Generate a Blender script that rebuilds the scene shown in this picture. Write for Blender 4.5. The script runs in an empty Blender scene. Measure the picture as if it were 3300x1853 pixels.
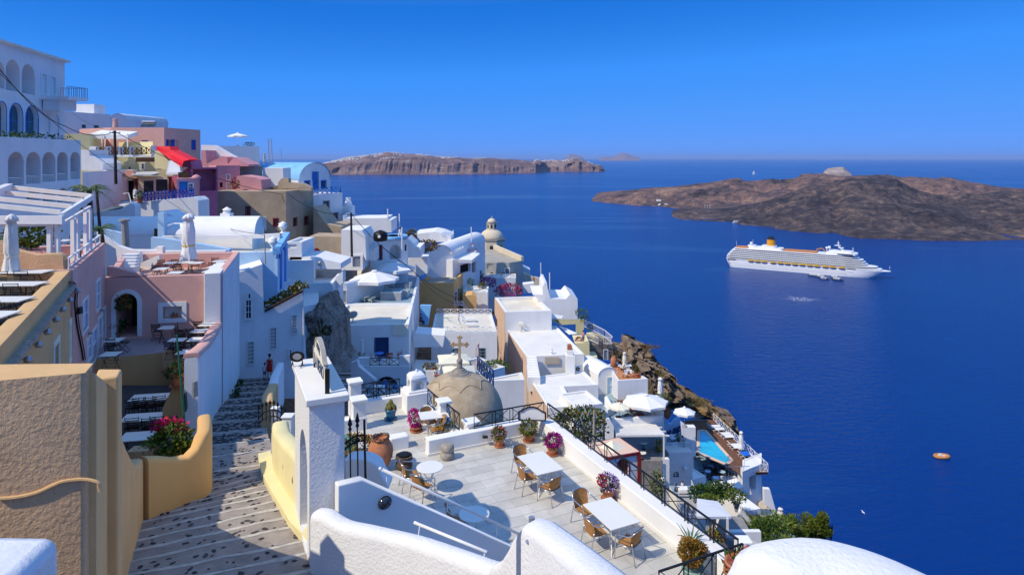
import bpy,bmesh,math,random
from mathutils import Vector,Matrix,noise
random.seed(7)
R=math.radians
def V3(x,y,z): return Vector((x,y,z))
SC=bpy.context.scene
COL=SC.collection
# ---------------------------------------------------------------- camera, sky, sun
HAZE=1.5e-5
CAMZ=190.0                      # the viewpoint stands 190 m above the caldera
F,CU,CV=2112.0,1650.0,510.0  # focal length and horizon of the photograph (source pixels)
cd=bpy.data.cameras.new('camera');cam=bpy.data.objects.new('camera',cd);COL.objects.link(cam)
cam.location=(0,0,CAMZ);cam.rotation_euler=(R(90),0,0)
cd.sensor_width=36;cd.lens=F/3300*36
cd.shift_y=-(1853/2-CV)/3300
cd.clip_start=0.5;cd.clip_end=400000
SC.camera=cam
SUN_DIR=V3(0.57,0.36,-0.74).normalized()
EL=math.asin(-SUN_DIR.z);ROT=math.atan2(-SUN_DIR.x,-SUN_DIR.y)
w=bpy.data.worlds.new('World');SC.world=w;w.use_nodes= True
nt=w.node_tree;bg=nt.nodes['Background']
sky=nt.nodes.new('ShaderNodeTexSky');sky.sky_type='NISHITA';sky.sun_disc= False
sky.sun_elevation=EL;sky.sun_rotation=ROT
sky.altitude=200;sky.air_density=0.5;sky.dust_density=0.0;sky.ozone_density=6.0
# the photograph is graded to a saturated blue: the Nishita brightness runs through that grade, the same all round the sky
SKYS=0.125
sep=nt.nodes.new('ShaderNodeSeparateColor');mr=nt.nodes.new('ShaderNodeMath');mr.operation='MULTIPLY';mr.inputs[1].default_value=SKYS
cr=nt.nodes.new('ShaderNodeValToRGB');el_=cr.color_ramp.elements
for i,(p,c) in enumerate([(.036,(.10,.205,.45)),(.055,(.07,.18,.47)),(.105,(.0050,.090,.375)),(.178,(.022,.152,.50)),(.33,(.041,.170,.51)),(.56,(.056,.178,.52))]):
    e_=el_[i] if i<2 else el_.new(p);e_.position=p;e_.color=(*c,1)
vm=nt.nodes.new('ShaderNodeVectorMath');vm.operation='SCALE';vm.inputs['Scale'].default_value=1/SKYS
nt.links.new(sky.outputs[0],sep.inputs[0]);nt.links.new(sep.outputs[0],mr.inputs[0]);nt.links.new(mr.outputs[0],cr.inputs[0])
nt.links.new(cr.outputs[0],vm.inputs[0]);nt.links.new(vm.outputs[0],bg.inputs[0]);bg.inputs[1].default_value=SKYS
sl=bpy.data.lights.new('sun','SUN');sl.energy=2.15;sl.angle=R(0.5);sl.color=(1.0,0.90,0.72)
so=bpy.data.objects.new('sun',sl);COL.objects.link(so)
so.rotation_euler=SUN_DIR.to_track_quat('-Z','Y').to_euler();so.location=(-30,-20,260)
SC.view_settings.view_transform='Standard';SC.view_settings.look='None'
SC.view_settings.exposure=0.98;SC.view_settings.gamma=1
SC.render.film_transparent= False
SC.cycles.max_bounces=6;SC.cycles.diffuse_bounces=4;SC.cycles.glossy_bounces=3
SC.cycles.transmission_bounces=4;SC.cycles.transparent_max_bounces=6
SC.cycles.use_denoising= True

# ---------------------------------------------------------------- measuring: photo point + distance -> place
REG=dict(A=(0,100,.41494),B=(500,400,.34585),C=(0,550,.44958),D=(500,700,.44958),E=(0,1150,.48611),
  F=(500,1200,.45161),G=(1000,650,.27655),H=(1400,650,.27655),I=(1000,950,.34582),J=(1500,900,.38047),
  K=(1000,1300,.38251),L=(1600,1300,.38251),M=(1900,1050,.55517),N=(1000,450,.42702),O=(1900,500,.54348),
  Q=(2300,740,.23292),S1=(930,1050,.17286),S2=(2200,1330,.17291),S3=(2200,1540,.21645),S4=(1950,1200,.17292),
  V=(2040,1400,.29331),S5=(1850,1000,.19361),S6=(200,400,.20747),T1=(0,580,.20747),T2=(0,850,.24205),T3=(300,950,.20751),
  T4=(380,1150,.24206),T5=(1650,950,.20747),T6=(1250,1100,.20747),U=(0,0,1.28155))
def g(k,x,y):
    x0,y0,s=REG[k]; return (x0+x*s,y0+y*s)
def gs(k,*a):
    return [g(k,a[i],a[i+1]) for i in range(0,len(a),2)]
def at(p,Y): return Vector(((p[0]-CU)/F*Y,Y,CAMZ-(p[1]-CV)/F*Y))
def on(p,z):
    Y=(CAMZ-z)*F/(p[1]-CV); return Vector(((p[0]-CU)/F*Y,Y,z))
def zat(v,Y): return CAMZ-(v-CV)/F*Y
def onplane(p,A,B):
    """photo point on the vertical plane through A and B -> (s in metres from A, z, point)"""
    dx=(p[0]-CU)/F;ex,ey=B[0]-A[0],B[1]-A[1];L=math.hypot(ex,ey);ex/=L;ey/=L
    # A + s e = Y*(dx,1)
    s=(dx*A[1]-A[0])/(ex-dx*ey);Y=A[1]+s*ey
    z=zat(p[1],Y); return s,z,Vector((A[0]+s*ex,Y,z))

# ---------------------------------------------------------------- materials
MATS={}
def mat(name,col,rough=0.85,metal=0.0,var=0.08,scale=1.2,bump=0.0,bscale=14.0,stain=0.0,stain_col=(0.35,0.32,0.3),
        streak=False,coords='world',spec=0.3,objvar=0.0,trans=0.0,alpha=1.0,sheen=0.0,bdist=0.02):
    if name in MATS: return MATS[name]
    m=bpy.data.materials.new(name);m.use_nodes= True;MATS[name]=m
    t=m.node_tree;N=t.nodes;L=t.links;b=N['Principled BSDF']
    b.inputs['Roughness'].default_value=rough;b.inputs['Metallic'].default_value=metal
    b.inputs['Specular IOR Level'].default_value=spec
    if trans:b.inputs['Transmission Weight'].default_value=trans
    c4=(*col,1);m.diffuse_color=c4
    if coords=='world':
        co=N.new('ShaderNodeNewGeometry').outputs['Position']
    else:
        co=N.new('ShaderNodeTexCoord').outputs['Object']
    out= None
    def nz(sc,detail=4,vec=None):
        n=N.new('ShaderNodeTexNoise');n.inputs['Scale'].default_value=sc;n.inputs['Detail'].default_value=detail
        n.inputs['Roughness'].default_value=0.62;L.new(vec or co,n.inputs['Vector']); return n
    rgb=N.new('ShaderNodeRGB');rgb.outputs[0].default_value=c4;out=rgb.outputs[0]
    def mixc(fac,a,bcol,mode='MIX'):
        x=N.new('ShaderNodeMix');x.data_type='RGBA';x.blend_type=mode
        if isinstance(fac,float):x.inputs[0].default_value=fac
        else:L.new(fac,x.inputs[0])
        L.new(a,x.inputs[6])
        if isinstance(bcol,tuple):x.inputs[7].default_value=(*bcol[:3],1)
        else:L.new(bcol,x.inputs[7])
        return x.outputs[2]
    def rng(v,a0,a1,b0,b1):
        r=N.new('ShaderNodeMapRange');L.new(v,r.inputs[0])
        for i,q in enumerate((a0,a1,b0,b1)):r.inputs[1+i].default_value=q
        return r.outputs[0]
    if var:
        out=mixc(rng(nz(scale,6).outputs['Fac'],0.3,0.7,0,1),out,tuple(max(0,c*(1-2*var)) for c in col))
    if stain:
        vec=co
        if streak:
            mp=N.new('ShaderNodeMapping');mp.inputs['Scale'].default_value=(1,1,0.16);L.new(co,mp.inputs[0]);vec=mp.outputs[0]
        f=rng(nz(scale*1.7,7,vec).outputs['Fac'],0.5,0.78,0,stain)
        out=mixc(f,out,stain_col)
    if objvar:
        oi=N.new('ShaderNodeObjectInfo')
        out=mixc(rng(oi.outputs['Random'],0,1,0,1),out,mixc(1.0,out,tuple([1-objvar]*3),'MULTIPLY'))
    L.new(out,b.inputs['Base Color'])
    if bump:
        bp=N.new('ShaderNodeBump');bp.inputs['Strength'].default_value=bump;bp.inputs['Distance'].default_value=bdist
        L.new(nz(bscale,5).outputs['Fac'],bp.inputs['Height']);L.new(bp.outputs[0],b.inputs['Normal'])
    return m
def leafmat(name,col):
    m=mat(name,col,0.6,var=0.3,scale=3.0,spec=0.2); return m
WHITE=mat('white_plaster',(0.83,0.815,0.785),0.9,var=0.045,scale=0.5,bump=0.35,bscale=5,stain=0.22,stain_col=(0.52,0.49,0.45),streak=True)
WHITE2=mat('cool_white_plaster',(0.80,0.795,0.785),0.9,var=0.05,scale=0.6,bump=0.4,bscale=6,stain=0.28,stain_col=(0.46,0.43,0.40),streak=True)
ROUGHW=mat('rough_white_plaster',(0.80,0.79,0.77),0.92,var=0.04,scale=1.0,bump=0.8,bscale=16,bdist=0.03)
CREAMROOF=mat('cream_roof_screed',(0.76,0.70,0.58),0.9,var=0.10,scale=0.45,bump=0.2,bscale=3,stain=0.35,stain_col=(0.56,0.48,0.37))
WROOF=mat('white_roof_screed',(0.79,0.765,0.70),0.9,var=0.07,scale=0.4,bump=0.2,bscale=3,stain=0.3,stain_col=(0.58,0.53,0.45))
GROOF=mat('grey_roof_screed',(0.42,0.39,0.34),0.9,var=0.2,scale=0.6,bump=0.3,stain=0.4,stain_col=(0.24,0.22,0.2))
PINK=mat('pink_plaster',(0.72,0.40,0.335),0.9,var=0.07,scale=0.8,bump=0.35,bscale=6,stain=0.18,stain_col=(0.55,0.34,0.3),streak=True)
MAGENTA=mat('magenta_plaster',(0.58,0.17,0.27),0.9,var=0.1,scale=0.6,bump=0.3,stain=0.2,stain_col=(0.4,0.14,0.2))
ROSE=mat('rose_plaster',(0.70,0.33,0.34),0.9,var=0.1,scale=0.6,bump=0.3,stain=0.2,stain_col=(0.5,0.3,0.3))
OCHRE=mat('ochre_plaster',(0.70,0.44,0.20),0.92,var=0.07,scale=1.0,bump=0.5,bscale=9,stain=0.22,stain_col=(0.48,0.28,0.10),streak=True)
OCHRER=mat('rough_ochre_stucco',(0.66,0.43,0.24),0.92,var=0.12,scale=1.2,bump=0.75,bscale=16,bdist=0.05)
APRI=mat('apricot_plaster',(0.72,0.42,0.16),0.92,var=0.06,scale=0.7,bump=0.3,bscale=6,stain=0.15,stain_col=(0.5,0.34,0.2))
PEACH=mat('peach_plaster',(0.74,0.52,0.38),0.92,var=0.06,scale=0.7,bump=0.3,stain=0.2,stain_col=(0.5,0.38,0.3),streak=True)
YELL=mat('pale_yellow_plaster',(0.78,0.68,0.36),0.92,var=0.06,scale=0.7,bump=0.3,bscale=8,stain=0.2,stain_col=(0.6,0.5,0.3),streak=True)
BEIGE=mat('weathered_beige_plaster',(0.52,0.40,0.27),0.95,var=0.16,scale=0.5,bump=0.5,bscale=4,stain=0.55,stain_col=(0.33,0.28,0.23))
GREYP=mat('grey_cement_plaster',(0.40,0.37,0.34),0.95,var=0.18,scale=0.6,bump=0.5,stain=0.4,stain_col=(0.26,0.23,0.2))
SKYB=mat('sky_blue_paint',(0.22,0.50,0.78),0.7,var=0.06,scale=0.7,bump=0.15)
PALEB=mat('pale_blue_plaster',(0.42,0.62,0.82),0.85,var=0.06,scale=0.7,bump=0.2)
DKBLUE=mat('dark_blue_paint',(0.02,0.055,0.17),0.5,var=0.1,scale=4)
BLUE=mat('cobalt_blue_paint',(0.012,0.06,0.42),0.5,var=0.1,scale=4)
MIDB=mat('caldera_blue_paint',(0.02,0.17,0.55),0.5,var=0.1,scale=4)
TEALF=mat('blue_grey_terrace_paint',(0.27,0.37,0.43),0.75,var=0.12,scale=0.7,bump=0.15)
GLASS=mat('window_glass',(0.035,0.05,0.07),0.08,var=0.3,scale=1.5,spec=0.6)
GLASSB=mat('blue_window_glass',(0.05,0.16,0.24),0.1,var=0.3,scale=1.0,spec=0.6)
DARK=mat('dark_interior',(0.02,0.015,0.013),0.9,var=0.3)
REDW=mat('oxblood_paint',(0.22,0.018,0.02),0.55,var=0.15,scale=5)
RED=mat('bright_red_paint',(0.72,0.012,0.02),0.6,var=0.05)
IRON=mat('black_wrought_iron',(0.016,0.014,0.014),0.45,metal=0.2,var=0.3,scale=20,bump=0.2,bscale=60)
STEEL=mat('brushed_aluminium',(0.62,0.63,0.65),0.28,metal=0.95,var=0.1,scale=9)
GALV=mat('galvanised_pipe',(0.45,0.47,0.5),0.4,metal=0.6,var=0.15,scale=9)
WPAINT=mat('white_gloss_paint',(0.80,0.79,0.76),0.4,var=0.04,scale=3)
IVORY=mat('ivory_table_top',(0.78,0.76,0.68),0.35,var=0.03,scale=2,spec=0.5)
RATTAN=mat('honey_rattan',(0.50,0.24,0.075),0.6,var=0.22,scale=14,bump=0.5,bscale=70,coords='obj')
TERRA=mat('terracotta',(0.52,0.19,0.085),0.8,var=0.18,scale=6,bump=0.3,bscale=30,stain=0.4,stain_col=(0.55,0.38,0.28))
TERRAF=mat('terracotta_floor',(0.58,0.24,0.10),0.85,var=0.14,scale=2)
CANVAS=mat('cream_canvas',(0.76,0.73,0.66),0.95,var=0.06,scale=2,bump=0.25,bscale=7)
CANVASW=mat('white_canvas',(0.80,0.79,0.78),0.95,var=0.05,scale=2,bump=0.25,bscale=7)
CANVASY=mat('ivory_canvas',(0.80,0.75,0.58),0.95,var=0.05,scale=2,bump=0.2,bscale=7)
WOODD=mat('dark_brown_timber',(0.075,0.03,0.018),0.6,var=0.2,scale=9)
WOOD=mat('weathered_timber_deck',(0.23,0.105,0.055),0.75,var=0.25,scale=6,objvar=0.25)
WOODR=mat('red_teak',(0.28,0.07,0.03),0.6,var=0.2,scale=8)
POLEW=mat('tarred_pole_timber',(0.06,0.045,0.04),0.9,var=0.3,scale=6,bump=0.5)
BLACKP=mat('black_chair_paint',(0.018,0.014,0.014),0.4,var=0.2,scale=10,coords='obj')
STONE=mat('pale_weathered_stone',(0.44,0.39,0.33),0.95,var=0.25,scale=5,bump=0.8,bscale=30,stain=0.5,stain_col=(0.22,0.2,0.18))
DOMEM=mat('sandy_dome_render',(0.47,0.37,0.245),0.95,var=0.16,scale=1.6,bump=0.7,bscale=14,stain=0.55,stain_col=(0.66,0.56,0.42))
CHURCH=mat('cream_church_plaster',(0.72,0.62,0.45),0.92,var=0.1,scale=0.5,bump=0.3,stain=0.3,stain_col=(0.5,0.42,0.32))
MARBLE=mat('grey_marble_slab',(0.66,0.63,0.56),0.5,var=0.14,scale=1.5,objvar=0.16,stain=0.35,stain_col=(0.46,0.45,0.43),spec=0.4,bump=0.12,bscale=9)
GROUT=mat('pale_grout',(0.50,0.46,0.39),0.95,var=0.1)
STEPM=mat('grey_step_cement',(0.36,0.31,0.27),0.9,var=0.2,scale=2.2,bump=0.6,bscale=10,stain=0.4,stain_col=(0.18,0.16,0.15))
COBM=mat('dark_cobble_stone',(0.10,0.09,0.09),0.8,var=0.3,scale=4,objvar=0.5,bump=0.4)
COBL=mat('cobble_mortar',(0.40,0.345,0.31),0.95,var=0.25,scale=4,bump=0.8,bscale=14)
LIME=mat('whitewashed_edge',(0.58,0.54,0.47),0.9,var=0.2,scale=5,bump=0.5,bscale=20,stain=0.35,stain_col=(0.33,0.3,0.27))
GREENP=mat('green_painted_pole',(0.02,0.16,0.10),0.5,var=0.15,scale=6)
GREENB=mat('dark_green_board',(0.015,0.06,0.05),0.6,var=0.2)
SKIN=mat('skin',(0.46,0.25,0.17),0.6,var=0.06,scale=8)
HAIR=mat('dark_hair',(0.025,0.014,0.01),0.55,var=0.3,scale=20)
LEAF=leafmat('green_leaf',(0.075,0.155,0.022));LEAFD=leafmat('dark_green_leaf',(0.03,0.075,0.016))
LEAFY=leafmat('yellow_green_leaf',(0.20,0.24,0.03));LEAFO=leafmat('orange_succulent_leaf',(0.36,0.16,0.025))
LEAFB=leafmat('dry_scrub_leaf',(0.22,0.14,0.045));PALM=leafmat('palm_frond',(0.10,0.17,0.03))
FPINK=mat('magenta_petal',(0.66,0.012,0.26),0.7,var=0.25,scale=6);FRED=mat('red_petal',(0.66,0.02,0.03),0.7,var=0.25,scale=6)
FVIO=mat('violet_petal',(0.36,0.15,0.58),0.7,var=0.3,scale=8);FPUR=mat('purple_petal',(0.42,0.012,0.30),0.7,var=0.25,scale=6)
FYEL=mat('yellow_petal',(0.75,0.45,0.05),0.7,var=0.25,scale=6);FROSE=mat('rose_petal',(0.70,0.16,0.16),0.7,var=0.3,scale=8)
GLAZE=mat('teal_glazed_pot',(0.02,0.14,0.25),0.25,var=0.15,scale=6,spec=0.5)

# ---------------------------------------------------------------- mesh building
class MB:
    def __init__(s):s.v=[];s.f=[];s.mi=[];s.m=0
    def add(s,pts,faces):
        b=len(s.v);s.v+=[tuple(p) for p in pts]
        for q in faces:s.f.append(tuple(b+i for i in q));s.mi.append(s.m)
    def poly(s,pts):s.add(pts,[tuple(range(len(pts)))])
    def box(s,c,sz,rz=0.0,M=None):
        x,y,z=sz[0]/2,sz[1]/2,sz[2]/2
        P=[Vector((i*x,j*y,k*z)) for k in (-1,1) for j in (-1,1) for i in (-1,1)]
        if M is None:M=Matrix.Translation(c)@Matrix.Rotation(rz,4,'Z')
        s.add([M@p for p in P],[(0,2,3,1),(4,5,7,6),(0,1,5,4),(1,3,7,5),(3,2,6,7),(2,0,4,6)]); return s
    def beam(s,a,b,wd,ht,up=(0,0,1)):
        a=Vector(a);b=Vector(b);d=(b-a);L=d.length
        if L<1e-6: return s
        x=d/L;u=Vector(up)
        if abs(x.dot(u))>.98:u=V3(0,1,0)
        y=u.cross(x).normalized();z=x.cross(y)
        M=Matrix((x,y,z)).transposed().to_4x4();M.translation=(a+b)/2
        return s.box(None,(L,wd,ht),M=M)
    def prism(s,poly,z0,z1,cap=True):
        n=len(poly);ar=sum(poly[i][0]*poly[(i+1)%n][1]-poly[(i+1)%n][0]*poly[i][1] for i in range(n))
        if ar<0:poly=poly[::-1]
        b=[(p[0],p[1],z0) for p in poly];t=[(p[0],p[1],z1) for p in poly]
        fs=[(i,(i+1)%n,n+(i+1)%n,n+i) for i in range(n)]
        if cap:fs+=[tuple(range(n,2*n)),tuple(range(n-1,-1,-1))]
        s.add(b+t,fs); return s
    def solid(s,poly,off):
        """planar polygon swept by a vector"""
        n=len(poly);off=Vector(off);a=[Vector(p) for p in poly];b=[p+off for p in a]
        nn=sum((a[i].cross(a[(i+1)%n]) for i in range(n)),Vector())
        fs=[(i,n+i,n+(i+1)%n,(i+1)%n) for i in range(n)]+[tuple(range(n)),tuple(range(2*n-1,n-1,-1))]
        if nn.dot(off)>0:fs=[q[::-1] for q in fs]
        s.add(a+b,fs); return s
    def tube(s,path,r,n=6,cap=True):
        path=[Vector(p) for p in path];rs=r if isinstance(r,(list,tuple)) else [r]*len(path);pts=[]
        ref= None
        for i,p in enumerate(path):
            d=(path[min(i+1,len(path)-1)]-path[max(i-1,0)]).normalized()
            if ref is None:ref=V3(0,0,1) if abs(d.z)<.9 else V3(1,0,0)
            x=ref-d*ref.dot(d)
            x=x.normalized() if x.length>1e-5 else d.orthogonal().normalized()
            ref=x;y=d.cross(x)
            pts+=[p+(x*math.cos(2*math.pi*k/n)+y*math.sin(2*math.pi*k/n))*rs[i] for k in range(n)]
        fs=[(i*n+k,i*n+(k+1)%n,(i+1)*n+(k+1)%n,(i+1)*n+k) for i in range(len(path)-1) for k in range(n)]
        if cap:fs+=[tuple(range(n-1,-1,-1)),tuple(range((len(path)-1)*n,len(path)*n))]
        s.add(pts,fs); return s
    def lathe(s,prof,n=16,c=(0,0,0),wob=None,sx=1,sy=1):
        pts=[];c=Vector(c)
        for j,(r,z) in enumerate(prof):
            for k in range(n):
                a=2*math.pi*k/n;rr=r*(wob(a,z) if wob else 1)
                pts.append(c+Vector((rr*math.cos(a)*sx,rr*math.sin(a)*sy,z)))
        fs=[(j*n+k,j*n+(k+1)%n,(j+1)*n+(k+1)%n,(j+1)*n+k) for j in range(len(prof)-1) for k in range(n)]
        if prof[0][0]>1e-4:fs.append(tuple(range(n-1,-1,-1)))
        if prof[-1][0]>1e-4:fs.append(tuple(range((len(prof)-1)*n,len(prof)*n)))
        s.add(pts,fs); return s
    def ball(s,c,r,n=10,m=6,sx=1,sy=1,sz=1):
        return s.lathe([(max(1e-5,r*math.sin(math.pi*j/m)),-r*math.cos(math.pi*j/m)*sz) for j in range(m+1)],n,c, None,sx,sy)
    def sheet(s,rows):
        n=len(rows[0]);s.add([p for r in rows for p in r],
            [(i*n+j,i*n+j+1,(i+1)*n+j+1,(i+1)*n+j) for i in range(len(rows)-1) for j in range(n-1)]); return s
WL={}
def wl(o): return WL.get(o.name,V3(0,0,0)) if o else V3(0,0,0)
def props(o,label=None,cat=None,group=None,kind=None):
    if label:o['label']=label
    if cat:o['category']=cat
    if group:o['group']=group
    if kind:o['kind']=kind
    return o
def mesh(name,mb,mats,off=V3(0,0,0),smooth=False):
    me=bpy.data.meshes.new(name)
    me.from_pydata([(p[0]-off[0],p[1]-off[1],p[2]-off[2]) for p in mb.v],[],mb.f)
    if not isinstance(mats,(list,tuple)):mats=[mats]
    for m in mats:me.materials.append(m)
    if len(mats)>1:me.polygons.foreach_set('material_index',[min(i,len(mats)-1) for i in mb.mi])
    if smooth:me.polygons.foreach_set('use_smooth',[True]*len(me.polygons))
    me.update(); return me
def obj(name,mb,mats,parent=None,label=None,cat=None,group=None,kind=None,smooth=False,bevel=0,weld=False,base=None):
    if parent:off=wl(parent)
    else:
        if base is not None:off=Vector(base)
        else:
            xs=[p[0] for p in mb.v];ys=[p[1] for p in mb.v];zs=[p[2] for p in mb.v]
            off=Vector(((min(xs)+max(xs))/2,(min(ys)+max(ys))/2,min(zs)))
    me=mesh(name,mb,mats,off,smooth)
    if weld:
        bm=bmesh.new();bm.from_mesh(me);bmesh.ops.remove_doubles(bm,verts=bm.verts,dist=1e-4);bmesh.ops.recalc_face_normals(bm,faces=bm.faces);bm.to_mesh(me);bm.free()
    o=bpy.data.objects.new(name,me);COL.objects.link(o)
    if parent:o.parent=parent
    else:o.location=off
    WL[o.name]=off
    if bevel:
        b=o.modifiers.new('round','BEVEL');b.width=bevel;b.segments=3;b.limit_method='ANGLE';b.angle_limit=R(35);b.harden_normals= False
        for p in me.polygons:p.use_smooth= True
        try:me.set_sharp_from_angle(angle=R(35))
        except Exception: pass
    return props(o,label,cat,group,kind)
def thing(name,label,cat,loc=(0,0,0),group=None,rz=0.0):
    o=bpy.data.objects.new(name, None);COL.objects.link(o);o.location=loc;o.rotation_euler=(0,0,rz)
    o.empty_display_size=0.2;WL[o.name]=Vector(loc)
    return props(o,label,cat,group)
def inst(name,me,parent,M=None,kind=None):
    """one more piece that shares mesh data; M is in world space"""
    o=bpy.data.objects.new(name,me);COL.objects.link(o);o.parent=parent
    if M is not None:o.matrix_local=Matrix.Translation(-wl(parent))@M
    if kind:o['kind']=kind
    return o
KIDS={}
def copy(root,loc,rz=0.0,label=None,group=None,sc=1.0):
    """copy of a thing with copies of its parts and sub-parts"""
    r=root.copy();COL.objects.link(r);r.location=loc;r.rotation_euler=(0,0,rz)
    r.scale=(sc,sc,sc) if not isinstance(sc,tuple) else sc
    if label:r['label']=label
    if group:r['group']=group
    if root.name not in KIDS:
        KIDS[root.name]=[(c,list(c.children)) for c in root.children]
    for ch,sub in KIDS[root.name]:
        c=ch.copy();COL.objects.link(c);c.parent=r
        for q in sub:
            d=q.copy();COL.objects.link(d);d.parent=c
    return r
USED=set()
def place(root,loc,rz=0.0,label=None,group=None,sc=1.0):
    """the first use moves the prototype itself, later uses copy it"""
    if root.name not in USED:
        USED.add(root.name);KIDS[root.name]=[(c,list(c.children)) for c in root.children]
        root.location=loc;root.rotation_euler=(0,0,rz);root.scale=(sc,sc,sc) if not isinstance(sc,tuple) else sc
        if label:root['label']=label
        if group:root['group']=group
        return root
    return copy(root,loc,rz,label,group,sc)

# ---------------------------------------------------------------- buildings
STY=dict(  # surround, pane, mullions (nx, ny), frame width, depth
  plain=(None,GLASS,0,0,.06,.14),hole=(None, None,0,0,0,1.6),niche=(None, None,0,0,0,.12),
  dark=(None,DARK,0,0,.06,.5),blue=(BLUE,BLUE,0,0,.05,.04),white=(WPAINT,GLASS,1,2,.12,.12),
  whitedoor=(WPAINT,WPAINT,0,0,.12,.08),bluedoor=(DKBLUE,DKBLUE,0,3,.08,.12),brightdoor=(MIDB,MIDB,0,0,.06,.1),red=(REDW,GLASS,1,2,.13,.1),
  reddoor=(REDW,REDW,0,0,.1,.1),grid=(WPAINT,GLASS,3,5,.05,.08),greydoor=(WPAINT,GALV,0,0,.08,.1),
  mid=(MIDB,GLASS,1,2,.16,.1),teal=(WPAINT,GLASSB,1,2,.1,.3),french=(TEALF,GLASS,1,4,.1,.1),
  greyw=(GREYP,GLASS,1,2,.14,.1),cream=(CANVASY,TEALF,0,0,.2,.05),openwin=(WPAINT,CANVAS,1,0,.22,.3),
  paleframe=(WPAINT,PALEB,0,1,.1,.06),woodw=(WPAINT,DARK,1,2,.18,.1),opal=(WPAINT,GLASS,0,0,.1,.2))
def arcpts(s0,s1,zs,zt,n=10):
    c=(s0+s1)/2;r=(s1-s0)/2
    return [(c-r*math.cos(math.pi*i/n),zs+(zt-zs)*math.sin(math.pi*i/n)) for i in range(n+1)]
def wall_face(mb,A,B,z0,z1,ops,nrm,thru=False):
    """outer wall face from A to B with openings (s0, s1, za, zb, depth, arch) and their reveals; nrm points outwards"""
    ex,ey=B[0]-A[0],B[1]-A[1];L=math.hypot(ex,ey);ex/=L;ey/=L
    def p(s,z,d=0.0): return (A[0]+s*ex-nrm[0]*d,A[1]+s*ey-nrm[1]*d,z)
    flip=(ex*0+(ey*nrm[0]-ex*nrm[1]))<0
    def q(pts):
        mb.poly(pts[::-1] if flip else pts)
    ops=[(max(.02,o[0]),min(L-.02,o[1]),max(z0+.01,o[2]),min(z1-.03,o[3]),o[4],o[5]) for o in ops]
    ops=[o for o in ops if o[1]-o[0]>.05 and o[3]-o[2]>.05]
    S=sorted(set([0,L]+[o[0] for o in ops]+[o[1] for o in ops]));Zs=sorted(set([z0,z1]+[o[2] for o in ops]+[o[3] for o in ops]))
    for i in range(len(S)-1):
        for j in range(len(Zs)-1):
            sm,zm=(S[i]+S[i+1])/2,(Zs[j]+Zs[j+1])/2
            if any(o[0]<sm<o[1] and o[2]<zm<o[3] for o in ops): continue
            q([p(S[i],Zs[j]),p(S[i+1],Zs[j]),p(S[i+1],Zs[j+1]),p(S[i],Zs[j+1])])
    for s0,s1,za,zb,dp,arch in ops:
        if arch:
            zs=max(za+.02,zb-(s1-s0)/2*arch);pts=arcpts(s0,s1,zs,zb)
            for a,b in zip(pts[:-1],pts[1:]):q([p(a[0],a[1]),p(b[0],b[1]),p(b[0],zb),p(a[0],zb)])
            ring=[(s0,za)]+pts+[(s1,za)]
        else:ring=[(s0,za),(s0,zb),(s1,zb),(s1,za)]
        n=len(ring)
        for a,b in zip(ring,ring[1:]+ring[:1]):q([p(a[0],a[1],0),p(a[0],a[1],dp),p(b[0],b[1],dp),p(b[0],b[1],0)])
        if not thru:q([p(s,z,dp) for s,z in ring[::-1]])
def offset_poly(poly,d):
    """inset a counter-clockwise polygon"""
    n=len(poly);out=[]
    for i in range(n):
        p0,p1,p2=Vector(poly[i-1][:2]),Vector(poly[i][:2]),Vector(poly[(i+1)%n][:2])
        a=(p1-p0).normalized();b=(p2-p1).normalized();na=Vector((-a.y,a.x));nb=Vector((-b.y,b.x))
        k=max(.3,1+na.dot(nb));out.append(p1+(na+nb)*(d/k))
    return out
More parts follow.
